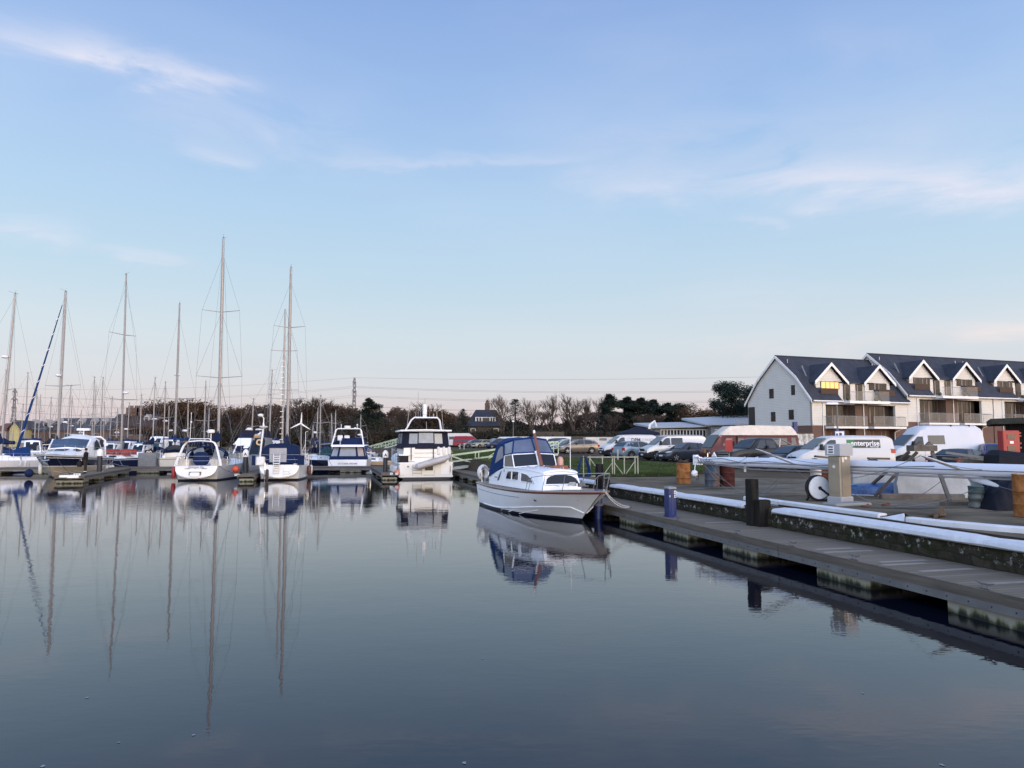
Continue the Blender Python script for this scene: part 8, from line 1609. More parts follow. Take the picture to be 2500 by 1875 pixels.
T = [('oak1', 352, 168, 990, 'brown leaved oak at the left end of the wood above the grey locker', 1.3), ('oak2', 392, 172, 985, 'brown leaved oak behind the mast of the cream yacht', 1.3), ('oak1', 438, 170, 978, 'brown leaved oak, tallest of the brown group left of the grey yacht mast', 1.5), ('oak2', 482, 166, 975, 'brown leaved oak just left of the grey yacht mast', 1.3), ('oak1', 520, 174, 985, 'brown oak right behind the grey yacht mast', 1.2),
 ('bare1', 560, 178, 996, 'low bare tree between grey yacht mast and white capped pile', 1.4), ('bare2', 603, 176, 1000, 'bare tree behind the white capped pile lettered A', 1.4), ('bushb', 640, 168, 1008, 'reddish brown bush tree left of the ketch masts', 1.6), ('bare2', 662, 176, 990, 'bare tree directly left of the ketch masts', 1.3), ('bare1', 742, 172, 968, 'round headed bare tree right of the ketch masts', 1.25), ('oak1', 790, 176, 984, 'brown tree right of the round headed bare tree', 1.25), ('bare2', 822, 170, 975, 'bare spreading tree left of the pylon', 1.4), ('oak2', 773, 182, 990, 'brown tree behind the small dark yacht masts', 1.3), ('bushg', 842, 160, 1004, 'dark evergreen below the pylon', 1.7), ('cedar', 905, 168, 973, 'dark cedar with layered top right of the pylon', 1.15), ('busho', 925, 158, 1012, 'olive bushy tree in front of the dark cedar', 1.8), ('twig1', 965, 176, 1008, 'pale low bare tree right of the cedar', 1.2), ('bare1', 995, 178, 998, 'bare tree left of the radar arch of the big cruiser', 1.2), ('bare2', 1042, 170, 977, 'round bare tree above the radar arch of the big cruiser', 1.3), ('oak2', 1078, 174, 1000, 'brown tree right of the radar arch', 1.2), ('oak1', 1020, 180, 992, 'brown tree behind the radar arch, left half', 1.2), ('fir', 1130, 166, 996, 'pointed fir left of the chimney house', 1.5), ('twig1', 1118, 182, 1000, 'pale bare tree behind the pointed fir', 1.2), ('bushg', 1165, 158, 1034, 'round dark evergreen in front of the chimney house', 1.2), ('bushg', 1095, 160, 1030, 'dark evergreen behind the red camper van', 1.5),
 ('twig1', 1228, 178, 962, 'pale bare tree right of the chimney house', 1.0), ('fir2', 1258, 160, 972, 'broad dark fir behind the street lamp', 2.0), ('pop1', 1300, 178, 972, 'pale leaning bare poplar right of the broad fir', 1.1), ('pop2', 1348, 180, 960, 'tall pale bare poplar in the middle of the row', 1.3), ('pop1', 1402, 178, 962, 'tall pale bare poplar, third from the fir', 1.3), ('pop2', 1432, 182, 968, 'pale bare poplar, fourth from the fir', 1.2), ('pop1', 1462, 180, 964, 'narrow pale poplar at the right end of the row', .8), ('bare1', 1325, 184, 1000, 'dark bare tree between the first two poplars', 1.3), ('bare2', 1375, 184, 1002, 'dark bare tree between the second and third poplars', 1.3),
 ('cedar', 1487, 168, 964, 'dark conifer at the left end of the evergreen belt', 1.2), ('cedar', 1525, 172, 970, 'dark conifer second in the evergreen belt', 1.5), ('cedar', 1560, 168, 972, 'dark conifer in the middle of the evergreen belt', 1.5), ('cedar', 1597, 172, 976, 'dark conifer fourth in the evergreen belt', 1.5), ('cedar', 1630, 170, 984, 'dark conifer at the right end of the evergreen belt', 1.4), ('bare2', 1478, 160, 1005, 'brown twiggy tree in front of the evergreen belt, left', 1.5), ('bare1', 1560, 158, 1010, 'brown twiggy tree in front of the evergreen belt, middle', 1.8), ('bare2', 1622, 158, 1008, 'brown twiggy tree in front of the evergreen belt, right', 1.8), ('pine', 1668, 180, 988, 'low dark pine right of the evergreen belt', 1.2), ('oak1', 1705, 166, 992, 'rusty brown oak left of the big pine', 1.3), ('twig1', 1738, 172, 1000, 'pale bare tree between rusty oak and big pine', 1.1),
 ('pine', 1788, 118, 937, 'big dark pine left of the white apartment block', 1.0), ('pine', 1828, 128, 950, 'second dark pine half hidden by the apartment block gable', 1.1), ('oak2', 1740, 150, 1000, 'brown tree closing the gap before the big pine', 1.6), ('bare1', 1762, 146, 1006, 'dark bare tree at the left foot of the big pine', 1.5), ('bushg', 1845, 120, 1010, 'dark evergreen filling between the pines and the block', 1.5)]
for (k, px, Y, tp, lb, w) in T: plant(k, px, Y, tp, lb, w)
B = [(380, 'oak2', 1040), (450, 'bushb', 1035), (540, 'bushg', 1036), (620, 'bushb', 1040), (700, 'bushg', 1036), (760, 'bushg', 1042), (880, 'bushb', 1036), (985, 'bushg', 1040), (1040, 'busho', 1040), (1285, 'bushg', 1044), (1330, 'busho', 1046), (1400, 'bushb', 1040), (1450, 'bushg', 1050), (1515, 'bushb', 1042), (1590, 'bushb', 1040), (1660, 'bushb', 1036), (1720, 'bushb', 1036), (1310, 'bushb', 1036), (1760, 'bushg', 1040)]
for i, (px, k, tp) in enumerate(B): plant(k, px, 152 + (i % 3) * 3, tp, 'low bushy growth at the foot of the wood, ' + ['below the left oaks', 'behind the cream yacht boom', 'behind the grey yacht mast foot', 'behind the white capped pile', 'at the foot of the ketch masts', 'behind the small dark yacht', 'between flybridge boat and cedar', 'left of the big cruiser arch', 'seen through the radar arch', 'right of the street lamp', 'above the cruiser canopy', 'left of the ribbed shed', 'above the ribbed shed', 'above the panel van cab', 'above the silver van', 'above the low office building', 'left of the big pine', 'just right of the street lamp bush', 'below the big pine'][i], 2.2, 'bushes at the foot of the wood')
# solid far wood behind everything
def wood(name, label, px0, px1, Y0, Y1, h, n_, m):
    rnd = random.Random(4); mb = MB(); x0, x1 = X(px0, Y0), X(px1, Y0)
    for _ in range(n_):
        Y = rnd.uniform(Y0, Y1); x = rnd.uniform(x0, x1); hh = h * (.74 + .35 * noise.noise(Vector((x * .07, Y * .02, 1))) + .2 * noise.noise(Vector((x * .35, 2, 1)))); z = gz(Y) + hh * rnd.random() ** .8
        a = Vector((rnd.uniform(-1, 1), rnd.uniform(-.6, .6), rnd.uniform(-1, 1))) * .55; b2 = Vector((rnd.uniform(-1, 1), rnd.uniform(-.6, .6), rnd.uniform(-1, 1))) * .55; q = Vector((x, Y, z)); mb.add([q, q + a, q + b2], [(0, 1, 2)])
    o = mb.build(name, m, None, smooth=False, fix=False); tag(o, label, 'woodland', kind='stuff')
wood('woodland', 'far brown wood closing the view behind the marina', 345, 1080, 186, 196, 12.0, 46000, L_tw)
wood('woodland', 'far brown wood closing the view behind the car park', 1080, 1760, 186, 196, 9.0, 34000, L_tw)
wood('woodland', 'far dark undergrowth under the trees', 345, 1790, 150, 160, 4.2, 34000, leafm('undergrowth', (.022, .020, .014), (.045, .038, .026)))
# =============== pylons and power lines ===============
pyl = mat('pylon_steel', (.22, .21, .22), .6, .3)
def pylon(label, x, Y, H_, rz, r_=.17):
    o = thing('pylon', label, 'pylon', (x, Y, gz(Y)), rz); mb = MB(); hw = lambda z: lerp(3.2, .75, min(1, z / (H_ * .55)) ** .8) if z < H_ * .55 else lerp(.75, .35, (z - H_ * .55) / (H_ * .45)); lv = [0, 5, 9.5, 13.5, 17, 20, 22.5, 25, 27.5, 30, 32.5, 35]; lv = [z * H_ / 37 for z in lv] + [H_]
    for a, b2 in zip(lv, lv[1:]):
        for sx_, sy_ in ((1, 1), (1, -1), (-1, 1), (-1, -1)): mb.bar((sx_ * hw(a), sy_ * hw(a), a), (sx_ * hw(b2), sy_ * hw(b2), b2), r_ * 1.5)
        for s1, s2 in (((1, 1), (1, -1)), ((-1, 1), (-1, -1)), ((1, 1), (-1, 1)), ((1, -1), (-1, -1))):
            mb.bar((s1[0] * hw(a), s1[1] * hw(a), a), (s2[0] * hw(b2), s2[1] * hw(b2), b2), r_); mb.bar((s2[0] * hw(a), s2[1] * hw(a), a), (s1[0] * hw(b2), s1[1] * hw(b2), b2), r_)
    mb.build('lattice', pyl, o, smooth=False, fix=False); tips = []
    for z, w in ((.64, 4.6), (.79, 6.0), (.93, 4.4)):
        mb = MB(); z *= H_
        for sd in (-1, 1):
            mb.bar((0, .3, z), (sd * w, 0, z), r_ * 1.2); mb.bar((0, -.3, z), (sd * w, 0, z), r_ * 1.2); mb.bar((sd * .4, 0, z + 1.7), (sd * w, 0, z), r_ * 1.2); mb.bar((sd * w * .5, 0, z), (sd * w * .5, 0, z + .85), r_); mb.tube([(sd * w, 0, z), (sd * w, 0, z - 2.6)], .12, 5); tips.append((sd * w, 0, z - 2.6))
        mb.build('cross_arm', pyl, o, smooth=False)
    tips.append((0, 0, H_)); return o, tips
P1 = Vector((X(863, 400), 400, 0)); P0 = Vector((X(30, 500), 500, 0)); P2 = Vector((238, 300, 0)); dl_ = head(P2.x - P0.x, P2.y - P0.y) - pi / 2
H1_ = Z(922, 400) - 2; oA, tA = pylon('lattice electricity pylon rising above the trees right of the marina', P1.x, 400, H1_, dl_ + .35); oB, tB = pylon('lattice electricity pylon at the far left behind the masts', P0.x, 500, Z(948, 500) - 2, dl_ + .6, .2)
oC, tC = pylon('lattice electricity pylon beyond the right edge carrying the wires', P2.x, 300, 32, dl_)
def wpos(o, p): return Vector(o.location) + Matrix.Rotation(o.rotation_euler.z, 4, 'Z') @ Vector(p)
wl_ = thing('power_line', 'thin power cables strung from pylon to pylon across the sky', 'power line')
for k in range(7):
    for (o1_, t1_), (o2_, t2_) in (((oB, tB), (oA, tA)), ((oA, tA), (oC, tC))):
        mb = MB(); mb.tube(catenary(wpos(o1_, t1_[k]), wpos(o2_, t2_[k]), 4.5 if k < 6 else 3, 16), .042, 3); mb.build('cable', wire, wl_, smooth=False, fix=False)
# =============== things on the quay ===============
QZ = 1.013
def gp3(px, py, z=QZ): return onz(px, py, z)
rust = mat('rust', (.13, .045, .022), .85, var=.6, scale=5, bump=.3, contrast=2); rusto = mat('rusty_orange_paint', (.27, .095, .024), .7, var=.4, scale=4, contrast=1.6, col2=(.33, .14, .045)); rustb = mat('rusty_blue_paint', (.035, .085, .14), .75, var=.3, scale=3.2, contrast=2.2, col2=(.12, .075, .055), stretch=(1, 1, .5)); conw = mat('concrete_pale', (.33, .34, .34), .85, var=.3, scale=1.5)
wood_g = mat('weathered_timber', (.12, .105, .088), .9, var=.4, scale=3, bump=.3); tarp = mat('tarpaulin', (.005, .007, .014), .7, spec=.2, var=.4, scale=3, bump=.6)
def drum(label, px, py, m, s=1.0, cat='oil drum'):
    o = thing('oil_drum', label, cat, gp3(px, py)); r = .29 * s; h = .88 * s; mb = MB(); pr_ = [(r * .96, .02), (r, 0), (r + .012, .015), (r, .03)]
    for z in (.30, .60): pr_ += [(r, h * z - .02), (r + .014, h * z), (r, h * z + .02)]
    pr_ += [(r, h - .03), (r + .012, h - .015), (r, h), (r * .95, h), (r * .94, h - .02)]; mb.lathe(pr_, n=24); mb.build('body', m, o); mb = MB(); mb.lathe([(.04, h - .018), (.04, h + .008)], (r * .5, 0, 0), 8); mb.build('bung', rust, o); return o
drum('rusty orange oil drum standing apart on the quay', 1669, 1181, rusto); drum('blue and rust stained oil drum under the end of the lying mast', 1739, 1187.5, rustb, 1.0); drum('dark red rusty oil drum touching the blue one', 1776, 1187, mat('rust_dark_red', (.06, .018, .014), .85, var=.5, scale=4, bump=.3), 1.0)
drum('rusty drum at the right edge of the view', 2516, 1262, rusto, 1.15)
lp = thing('drum_litter', 'dirty rag and shackle lying on top of the orange drum', 'rag', gp3(1669, 1181) + Vector((0, 0, .885))); mb = MB(); [mb.ball((.08 * k - .16, .05 * sin(k * 2), .05), .07 + .02 * (k % 2), 5, sx=1.2, sz=.8) for k in range(5)]; mb.build('bundle', mat('rag', (.05, .042, .036), .9, var=.4), lp)
# the lying mast
sA, sB = Vector((7.15, 28.45, 2.07)), Vector((16.4, 10.1, 2.10)); sd_ = (sB - sA).normalized(); rzs = head(sd_.x, sd_.y); Ls = (sB - sA).length
sp_ = thing('lying_mast', 'long white yacht mast lying across drum and trestle along the quay', 'mast', sA, rzs); spar = mat('spar_white', (.60, .62, .68), .3, var=.06, scale=.8, coat=.3)
mb = MB(); rg = []
for x in [0, .35, .8, 1.5, 4, 8, 12, 16, Ls]:
    k = min(1, .62 + x * .27); rg.append([(x, .105 * k * cos(a) - .0, .175 * k * sin(a) * (1 if sin(a) > 0 else .9)) for a in [2 * pi * i / 16 for i in range(16)]])
mb.loft(rg); mb.build('spar', spar, sp_)
mb = MB(); mb.tube([(.5, -.11, -.02), (Ls, -.108, .01)], .012, 4); mb.build('sail_track', greyp, sp_)
mb = MB(); mb.tube([(-.1, -.12, -.05), (3, -.16, -.24), (7, -.16, -.22), (12, -.15, -.20), (Ls, -.15, -.2)], .016, 5); mb.tube([(-.1, -.1, -.03), (3, -.13, -.21), (7, -.13, -.19), (12, -.13, -.17), (Ls, -.13, -.17)], .010, 4); mb.build('furled_stay', alud, sp_)
mb = MB(); mb.rbox(-.22, .12, -.12, .12, -.16, .14, .03); mb.rbox(-.3, -.1, -.05, .1, .05, .22, .02); mb.tube([(-.1, -.15, .12), (.2, -.15, .16)], .03, 5); mb.tube([(.0, -.14, -.1), (.0, .14, -.1)], .06, 8); hd_ = mb.build('masthead', white2, sp_); mb = MB(); mb.slab([(.75, -.02, .17), (1.0, -.02, .17), (.88, -.02, .33)], .02, .04); mb.build('sheave_lug', white2, sp_); mb = MB(); mb.tube([(.5, 0, .16), (.5, 0, .3), (.62, 0, .3)], .02, 5); mb.build('bracket', steel, sp_); mb = MB(); [mb.tube([(.1 + .16 * k, -.13, .1 - .05 * (k % 3)), (.16 + .15 * k, -.17, .02), (.22 + .16 * k, -.12, -.1)], .018, 5) for k in range(6)]; mb.tube([(0, -.12, .12), (.5, -.17, .05), (1.4, -.14, .12), (2.6, -.12, -.05)], .012, 4); mb.tube([(1.2, -.13, -.1), (3.5, -.13, .06), (6, -.13, -.08), (9.5, -.13, .07)], .010, 4); mb.build('halyards', greyp, sp_)
mb = MB(); mb.ball((-.02, -.2, -.48), .13, 8); mb.tube([(-.02, -.2, -.4), (-.02, -.15, -.1)], .02, 5); mb.build('block', white2, hd_); mb = MB(); mb.tube([(.12, -.2, -.45), (.2, -.2, -.5), (.2, -.2, -.68), (.12, -.2, -.74), (.08, -.2, -.66)], .012, 5); mb.build('hook', black, hd_)
inv = lambda p: Matrix.Rotation(-rzs, 4, 'Z') @ (Vector(p) - sA)
def spreader_blade(a, b2, w=.16):
    a, b2 = inv(a), inv(b2); d = (b2 - a); u = d.normalized(); v = Vector((1, 0, 0)); v = (v - u * v.dot(u)).normalized(); n_ = u.cross(v); mb = MB(); rg = []
    for t, k in ((0, .8), (.3, 1), (.65, .9), (.9, .6), (1, .3)): c = a + d * t; rg.append([c + v * w * k * .5 * cos(q) + n_ * .035 * k * sin(q) for q in [2 * pi * i / 8 for i in range(8)]])
    mb.loft(rg); mb.build('spreader', spar, sp_)
def onspar(px):     # point on the mast axis under a view column
    lo, hi = 0, Ls
    for _ in range(40):
        m_ = (lo + hi) / 2; p = sA + sd_ * m_; q = 1250 + p.x / p.y * F * 1.0
        if q < px: lo = m_
        else: hi = m_
    return sA + sd_ * lo
p1 = onspar(1935); spreader_blade(p1 + Vector((-.05, -.15, 0)), ony(1846, 1096, p1.y - .9)); p2 = onspar(2328); spreader_blade(p2 + Vector((0, -.15, .0)), ony(2248, 1112, p2.y - .9), .18); spreader_blade(p2 + Vector((.1, -.18, -.15)), ony(2438, 1187, p2.y - 1.0), .16)
# loose stays hanging to the ground
def stay(pts, label, r=.007, m=alud): mb = MB(); P_ = [Vector(p) for p in pts]; q = [];  
for k, (pa, pb, sag, lb) in enumerate(((onspar(1712), gp3(1800, 1203), .25, 'loose wire stay looping from the mast head to the ground'), (onspar(1700), gp3(1796, 1186), .12, 'second wire stay from the mast head past the red drum'), (onspar(1730) + Vector((0, -.1, -.1)), gp3(1870, 1212), .35, 'slack stay from the masthead behind the tall timber pile'), (onspar(1925), gp3(1860, 1204), .25, 'slack stay falling left from the first spreader'), (onspar(1920), gp3(1835, 1196), .35, 'thin stay sagging from the first spreader to the pile'), (onspar(1920), gp3(2000, 1180), .1, 'stay running down right to the hose reel'), (ony(1846, 1097, p1.y - .9), onspar(1800), .05, 'dark shroud from the first spreader tip to the mast'), (ony(1846, 1097, p1.y - .9), onspar(2040), .1, 'grey shroud from the first spreader tip towards the pump'),
    (ony(2248, 1112, p2.y - .9), ony(2060, 1170, 22.8), .1, 'dark shroud from the second spreader down to the pump'), (ony(2308, 1166, 19), gp3(2180, 1238), .10, 'wire stay from the trestle knot down to the ground at left'), (gp3(2180, 1238) + Vector((0, 0, .01)), ony(2375, 1196, 19.6), .12, 'wire lying on the ground and rising to the keg'), (ony(2080, 1203, 21), gp3(2190, 1233), .1, 'white line from the pump base along the ground'), (ony(2438, 1187, p2.y - 1.0), ony(2520, 1205, p2.y - 2.2), .02, 'pair of stays from the lower spreader to the right edge'), (ony(2248, 1112, p2.y - .9), onspar(2400), .08, 'shroud from the upper spreader back to the mast at right'))):
    mb = MB(); pts = [Vector((q.x, q.y, max(q.z, 1.022))) for q in catenary(pa, pb, sag, 14)]; mb.tube(pts, .008, 4); tag(mb.build('wire_stay', mat('stay_grey', (.20, .20, .20), .5, .3), None), lb, 'wire stay', group='loose wires of the lying mast')
# trestle
ts = thing('trestle', 'weathered timber trestle with notched head standing under the lying mast', 'trestle'); T0 = ony(2256, 1100, 22.9); fl, fr2 = gp3(2137, 1213), gp3(2322, 1234)
mb = MB(); mb.bar(T0 + Vector((-.22, 0, -.05)), fl + Vector((0, 0, .03)), .09, .07); mb.bar(T0 + Vector((.25, .0, -.05)), fr2 + Vector((0, 0, .03)), .10, .08); mb.bar(T0 + Vector((-.2, .5, -.05)), fl + Vector((.3, 1.5, .03)), .09, .07); mb.build('legs', wood_g, ts, smooth=False)
mb = MB(); mb.box(T0.x - .36, T0.x + .36, T0.y - .1, T0.y + .35, T0.z - .02, T0.z + .16); mb.build('head_beam', wood_g, ts, smooth=False); mb = MB(); [mb.prism([(T0.x + q - .12, T0.z + .165), (T0.x + q + .12, T0.z + .165), (T0.x + q, T0.z + .28)], T0.y - .05, T0.y + .05, 'y') for q in (-.12, .16)]; mb.build('notch_block', wood_g, ts, smooth=False); mb = MB(); mb.bar(fl + Vector((.3, -.2, .05)), fr2 + Vector((.2, .1, .05)), .12, .1) if False else mb.bar(fr2 + Vector((-.3, -.1, .05)), fr2 + Vector((.5, .1, .05)), .18, .1); mb.build('foot_board', wood_g, ts)
# fuel pump
pm = bpy.data.materials; pmp = mat('pump_steel', (.26, .22, .16), .45, .3, var=.12); pmh = mat('pump_head', (.30, .31, .33), .4, var=.06)
fp = thing('fuel_pump', 'tall steel fuel pump with grey head and display on the quay', 'fuel pump', gp3(2052, 1226), radians(32)); W2 = .26
mb = MB(); mb.rbox(-W2, W2, -.20, .20, .16, 1.36, .02); mb.build('column', pmp, fp, smooth=False); mb = MB(); mb.rbox(-W2 - .035, W2 + .035, -.24, .24, 0, .17, .02); mb.build('plinth', pmh, fp, smooth=False); mb = MB(); mb.rbox(-W2 - .05, W2 + .05, -.26, .26, 1.37, 1.72, .02); ph = mb.build('head', pmh, fp, smooth=False)
mb = MB(); mb.box(-W2 - .06, -W2 - .05, -.06, .17, 1.42, 1.68); dsp = mb.build('display', white2, ph, smooth=False); mb = MB(); [mb.box(-W2 - .068, -W2 - .061, -.03, .12, z, z + .035) for z in (1.61, 1.53, 1.46)]; mb.build('digits', black, dsp, smooth=False)
mb = MB(); mb.box(-W2 - .008, -W2 - .002, -.15, .15, 1.22, 1.225); mb.box(-W2 - .008, -W2 - .002, -.15, .15, 1.17, 1.175); mb.box(-W2 - .008, -W2 - .002, -.15, .15, .30, .305); mb.box(-.18, -.165, -.208, -.2, .2, 1.3); mb.build('seams', greyp, fp, smooth=False); mb = MB(); mb.box(-.16, -.08, -.208, -.201, 1.18, 1.34); mb.box(-.04, .08, -.208, -.201, 1.26, 1.34); mb.lathe([(.045, -.006), (.045, .004)], (-W2, 0, 1.05), 12, 'x'); mb.build('stickers', fenderm, fp, smooth=False)
ps_ = simple('concrete_step', 'low concrete slab with worn brick edge at the foot of the fuel pump', 'slab', gp3(2090, 1232), HQ + pi / 2 + .1, [(-.35, .95, -.3, .25, 0, .07)], conc2, 'slab')
# hose reel
hr = thing('hose_reel', 'white round hose reel with a black hose standing left of the fuel pump', 'hose reel', gp3(1997, 1223), .15); mb = MB(); rw = mat('reel_white', (.50, .54, .58), .4)
mb.lathe([(.02, -.12), (.33, -.12), (.345, -.10), (.33, -.085), (.17, -.08), (.14, -.06), (.05, -.06)], (0, 0, .40), 28, 'y'); mb.lathe([(.05, .1), (.33, .12), (.345, .10), (.33, .085)], (0, 0, .40), 28, 'y'); mb.build('reel', rw, hr)
mb = MB()
for k in range(5): mb.tube([((.345 + .02 * (k % 2)) * cos(a), -.08 + .04 * k, .40 + (.345 + .02 * (k % 2)) * sin(a)) for a in [2 * pi * i / 28 for i in range(29)]], .02, 5, cap=False)
mb.tube([(-.30, -.1, .72), (-.44, -.12, .45), (-.38, -.1, .15), (-.1, -.12, .03), (.25, -.12, .04), (.45, -.05, .12)], .022, 5); mb.build('hose', black, hr); mb = MB(); mb.tube([(0, -.14, .40), (.38, -.12, .10)], .03, 5); mb.tube([(0, -.16, .40), (0, .2, .40)], .05, 8); mb.bar((.0, .18, .4), (.25, .2, 0), .05); mb.bar((.0, .18, .4), (-.25, .2, 0), .05); mb.bar((.38, -.12, .06), (.5, .1, .06), .1); mb.build('bracket', black, hr)
bk_ = thing('bucket', 'white plastic tub behind the hose reel on a brown post', 'tub', gp3(1994, 1214) + Vector((0, .0, 0))); mb = MB(); mb.lathe([(.12, .62), (.17, .70), (.18, .95), (.14, 1.02), (.05, 1.04)], n=14); mb.build('body', fenderm, bk_); mb = MB(); mb.box(.12, .34, -.1, .12, 0, 1.0); mb.build('stand', rust, bk_)
# upturned blue dinghy and the pale wall behind
wlq = thing('quay_block_wall', 'low pale concrete block wall behind the lying mast', 'wall', Vector((X(2078, 26.3), 26.3, 1.0)), -.14); mb = MB(); Lw_ = 7.2
for i in range(4): mb.rbox(i * 1.85, i * 1.85 + 1.82, 0, .6, 0, .80 - .04 * (i % 2), .03)
mb.build('blocks', conw, wlq, smooth=False)
dg2 = thing('upturned_dinghy', 'small blue wooden dinghy lying upside down on the quay', 'dinghy', gp3(2160, 1209) + Vector((0, .25, 0)), -.10); dblue = mat('dinghy_blue', (.015, .045, .17), .45, var=.4, scale=4, contrast=1.6, col2=(.05, .11, .24))
mb = MB(); rg = []
for t in [i / 12 for i in range(13)]:
    x = lerp(1.05, -1.15, t); w = .52 * (1 - max(0, (t - .35) / .65) ** 2.4) ** .7 + .01; h = .40 - .10 * t ** 2; rg.append([(x - .12 * t * (1 - abs(cos(a))), w * cos(a), h * max(0, sin(a)) ** .55) for a in [pi * i / 12 for i in range(13)]])
mb.loft(rg, closed=False, caps=False); mb.add(rg[0], [tuple(range(13))]); mb.build('hull', dblue, dg2); mb = MB(); mb.tube([r_[0] for r_ in rg], .02, 4); mb.tube([r_[12] for r_ in rg], .02, 4); mb.build('gunwale', mat('gunwale_pale', (.35, .38, .42), .6), dg2); mb = MB(); mb.bar((1.0, 0, .42), (-1.0, 0, .33), .05, .05); [mb.bar((1.0, s, .37), (-.8, s * .7, .31), .03, .03) for s in (-.25, .25)]; mb.build('keel', mat('dinghy_pale_blue', (.10, .20, .30), .5, var=.3), dg2)
mb = MB(); mb.slab([(1.07, -.45, .0), (1.07, .45, 0), (1.07, .36, .35), (1.07, -.36, .35)], .01, .02); mb.build('transom', conw, dg2, smooth=False)
simple('timber_baulk', 'long grey timber baulk lying at the foot of the dinghy and trestle', 'timber', gp3(2240, 1219), -.12, [(-1.1, 1.35, -.12, .12, 0, .17)], wood_g, 'beam')
th = thing('white_tub', 'big pale grey upturned boat moulding leaning on the block wall', 'moulding', gp3(2300, 1218) + Vector((0, .5, 0)), -.15); mb = MB(); mb.loft([[(-1.0, 0, 0.02), (1.1, 0, .0), (1.1, .5, .0), (-1.0, .5, .02)], [(-1.05, .05, .45), (1.15, .05, .45), (1.1, .5, .45), (-1.0, .5, .45)], [(-.95, .15, .74), (1.05, .15, .74), (1.0, .5, .74), (-.9, .5, .74)]]); mb.build('shell', conw, th)
kg = thing('gas_cylinder', 'squat silver and green gas keg standing on the quay', 'keg', gp3(2385, 1240)); mb = MB(); mb.lathe([(.17, 0), (.2, .02), (.2, .09), (.185, .11), (.185, .20), (.2, .22), (.2, .30), (.185, .33), (.19, .38)], n=22); mb.build('barrel', mat('keg_grey', (.11, .12, .115), .45, .4, var=.25), kg); mb = MB(); mb.lathe([(.19, .38), (.2, .40), (.2, .44), (.12, .47)], n=22); mb.lathe([(.185, .44), (.19, .56), (.20, .58), (.18, .59)], n=22); mb.build('collar', mat('keg_teal', (.05, .09, .095), .5, var=.3), kg)
tp2 = thing('tarpaulin_heap', 'heap covered with crumpled dark blue tarpaulin at the right edge', 'tarpaulin', gp3(2480, 1246) + Vector((0, .45, 0))); mb = MB(); rnd = random.Random(2); nx_, ny_ = 22, 14; vs = []
for j in range(ny_):
    for i in range(nx_):
        u, v = i / (nx_ - 1) * 2 - 1, j / (ny_ - 1) * 2 - 1; h = .95 * max(0, 1 - abs(u) ** 3) * max(0, 1 - abs(v) ** 4) * (.75 + .25 * u); nn_ = noise.noise(Vector((u * 3, v * 3, 5))) * .16 + noise.noise(Vector((u * 8, v * 8, 1))) * .06; vs.append((u * .62 + nn_ * .2, v * .55, max(0.01, h + nn_ * (1 if h > .1 else .3))))
mb.add(vs, [(j * nx_ + i, j * nx_ + i + 1, (j + 1) * nx_ + i + 1, (j + 1) * nx_ + i) for j in range(ny_ - 1) for i in range(nx_ - 1)]); mb.build('sheet', tarp, tp2)
tpb = thing('covered_stack', 'flat stack under a dark sheet behind the lying mast at the right', 'covered stack', Vector((X(2440, 24), 24, 1.0)), -.1); mb = MB(); mb.loft([[(-.1, 0, 0), (3, 0, 0), (3, 1, 0), (-.1, 1, 0)], [(.0, .05, 1.35), (3, .05, 1.15), (3, 1, 1.15), (.0, 1, 1.35)], [(.15, .3, 1.52), (3, .3, 1.2), (3, .8, 1.2), (.15, .8, 1.52)]]); mb.build('sheet', tarp, tpb, smooth=False)
for (a, b2, lb, m_) in (((2310, 1105, 26), (2440, 1122, 25), 'pale plank lying slanted on the stack left of the red cabinet', plankl), ((2300, 1118, 26), (2400, 1127, 25.5), 'lower brown plank on the stack behind the lying mast', wood_g), ((2120, 1119, 27), (2170, 1120, 27), 'short dark timber lying behind the mast right of the pump', wood_g), ((1990, 1114, 27), (2030, 1118, 27), 'short pale timber lying behind the mast left of the pump', wood_g)):
    mb = MB(); mb.bar(ony(*a), ony(*b2), .2, .07); o = mb.build('plank', m_, None, smooth=False); tag(o, lb, 'plank', group='planks behind the lying mast')
pst = simple('plank_rack', 'low dark rack of stacked boards carrying planks behind the lying mast', 'rack', Vector((X(2090, 27.2), 27.2, 1.0)), -.12, [(.3, 7.0, 0, .9, 0, 1.0)], wood_g, 'boards')
an = thing('anchor', 'rusty old anchor lying on the quay behind the folded beam end', 'anchor', gp3(2282, 1262), HQ + 2.2); mb = MB(); mb.tube([(-.5, 0, .05), (.45, .1, .05)], .04, 6, rr=[.03, .05]); mb.slab([(-.4, -.14, .04), (.1, -.12, .05), (.2, .15, .05), (-.35, .18, .04)], .03, .04); mb.slab([(.02, .14, .03), (.1, .14, .05), (.04, .14, .26)], .03, .06); mb.slab([(-.34, .12, .03), (-.26, .12, .04), (-.32, .14, .24)], .02, .04); mb.build('shank_and_flukes', mat('rusty_brown', (.11, .075, .05), .9, var=.4), an)
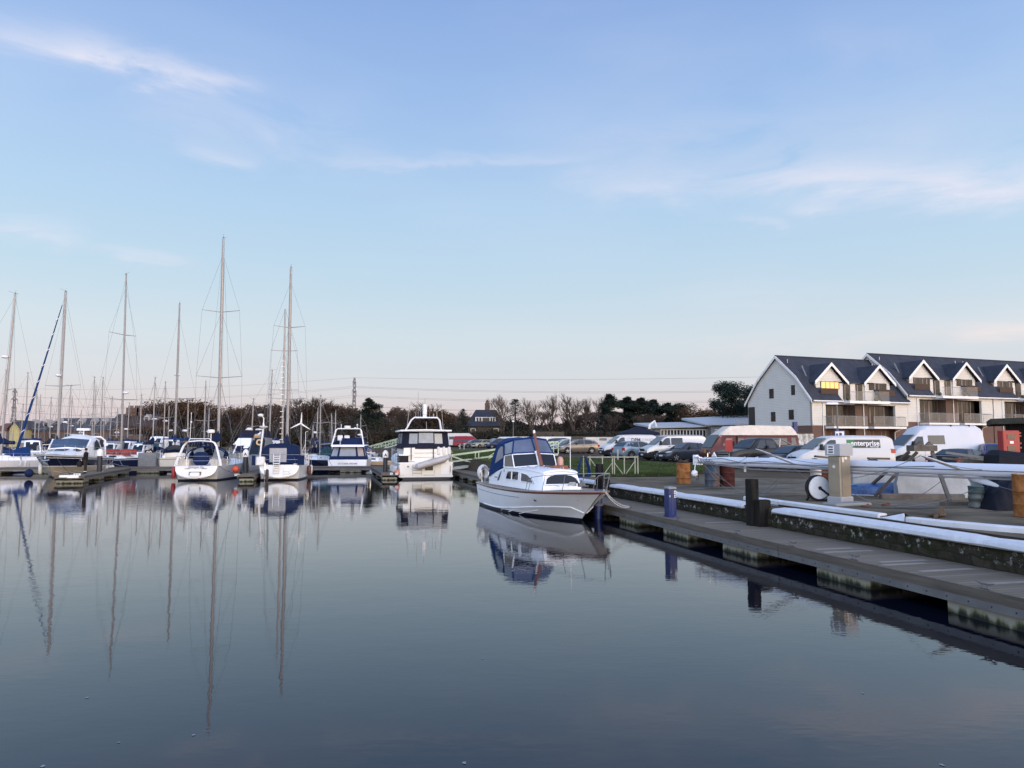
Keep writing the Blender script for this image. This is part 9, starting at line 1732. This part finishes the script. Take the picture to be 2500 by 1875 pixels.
for px, py, lb in ((2110, 1237, 'rusty chain link nearer the fuel pump on the quay'), (2160, 1234, 'rusty chain link farther right on the quay')):
    o = thing('chain_link', lb, 'chain', gp3(px, py), .4); mb = MB(); mb.tube([(.12 * cos(a), .05 * sin(a), .02) for a in [2 * pi * i / 10 for i in range(11)]], .016, 4, cap=False); mb.tube([(.16 + .05 * cos(a), .02, .03 + .03 * sin(a)) for a in [2 * pi * i / 10 for i in range(11)]], .014, 4, cap=False); mb.build('link', rust, o)
# floating leaves and foam flecks
fm = mat('floating_scum', (.22, .24, .26), .8)
for i, (px, py) in enumerate(((1178, 1608), (472, 1794), (104, 1870), (290, 1812), (2268, 1430), (2300, 1867), (1634, 1370), (2106, 1692), (212, 1703), (2328, 1500), (746, 1316), (1134, 1862))):
    p = onz(px, py, .004); r_ = .009 + .003 * (i % 3); mb = MB(); mb.add([(p.x + r_ * (1.2 + .5 * sin(k * 2.3 + i)) * cos(k * pi / 4), p.y + r_ * 2.0 * (1 + .3 * cos(k * 1.7)) * sin(k * pi / 4), .004) for k in range(8)], [tuple(range(8))]); tag(mb.build('floating_leaf', fm, None, smooth=False), 'pale leaf or foam fleck floating on the open water', 'leaf', group='flecks floating on the water')

jm = mat('joint_tar', (.03, .028, .025), .8); wet = mat('damp_patch', (.055, .047, .036), .55, var=.4, scale=2, spec=.3)
for k, yy in enumerate((12.5, 17.5, 23.5, 29.0)):
    a, b2 = qpt(yy, .5, 1.016), qpt(yy + 1.0, 12, 1.016); mb = MB(); d = (b2 - a).normalized() ; n_ = Vector((-d.y, d.x, 0)) * .015; mb.add([a - n_, b2 - n_, b2 + n_, a + n_], [(0, 1, 2, 3)]); tag(mb.build('quay_joint', jm, None, smooth=False), kind='structure')
for k, (yy, off, r1, r2) in enumerate(((27.5, 3.5, 2.2, .6), (24.5, 1.9, 1.2, .4), (15.3, 2.6, 1.0, .5), (30.5, 5.5, 2.5, .5), (19.3, 4.0, 1.2, .35))):
    c = qpt(yy, off, 1.019 + .001 * k); mb = MB(); mb.add([(c.x + r1 * cos(t_) * (1 + .25 * sin(3 * t_ + k)), c.y + r2 * sin(t_) * (1 + .3 * cos(2 * t_ + k)), c.z) for t_ in [2 * pi * i / 22 for i in range(22)]], [tuple(range(22))]); tag(mb.build('damp_patch', wet, None, smooth=False), kind='structure')
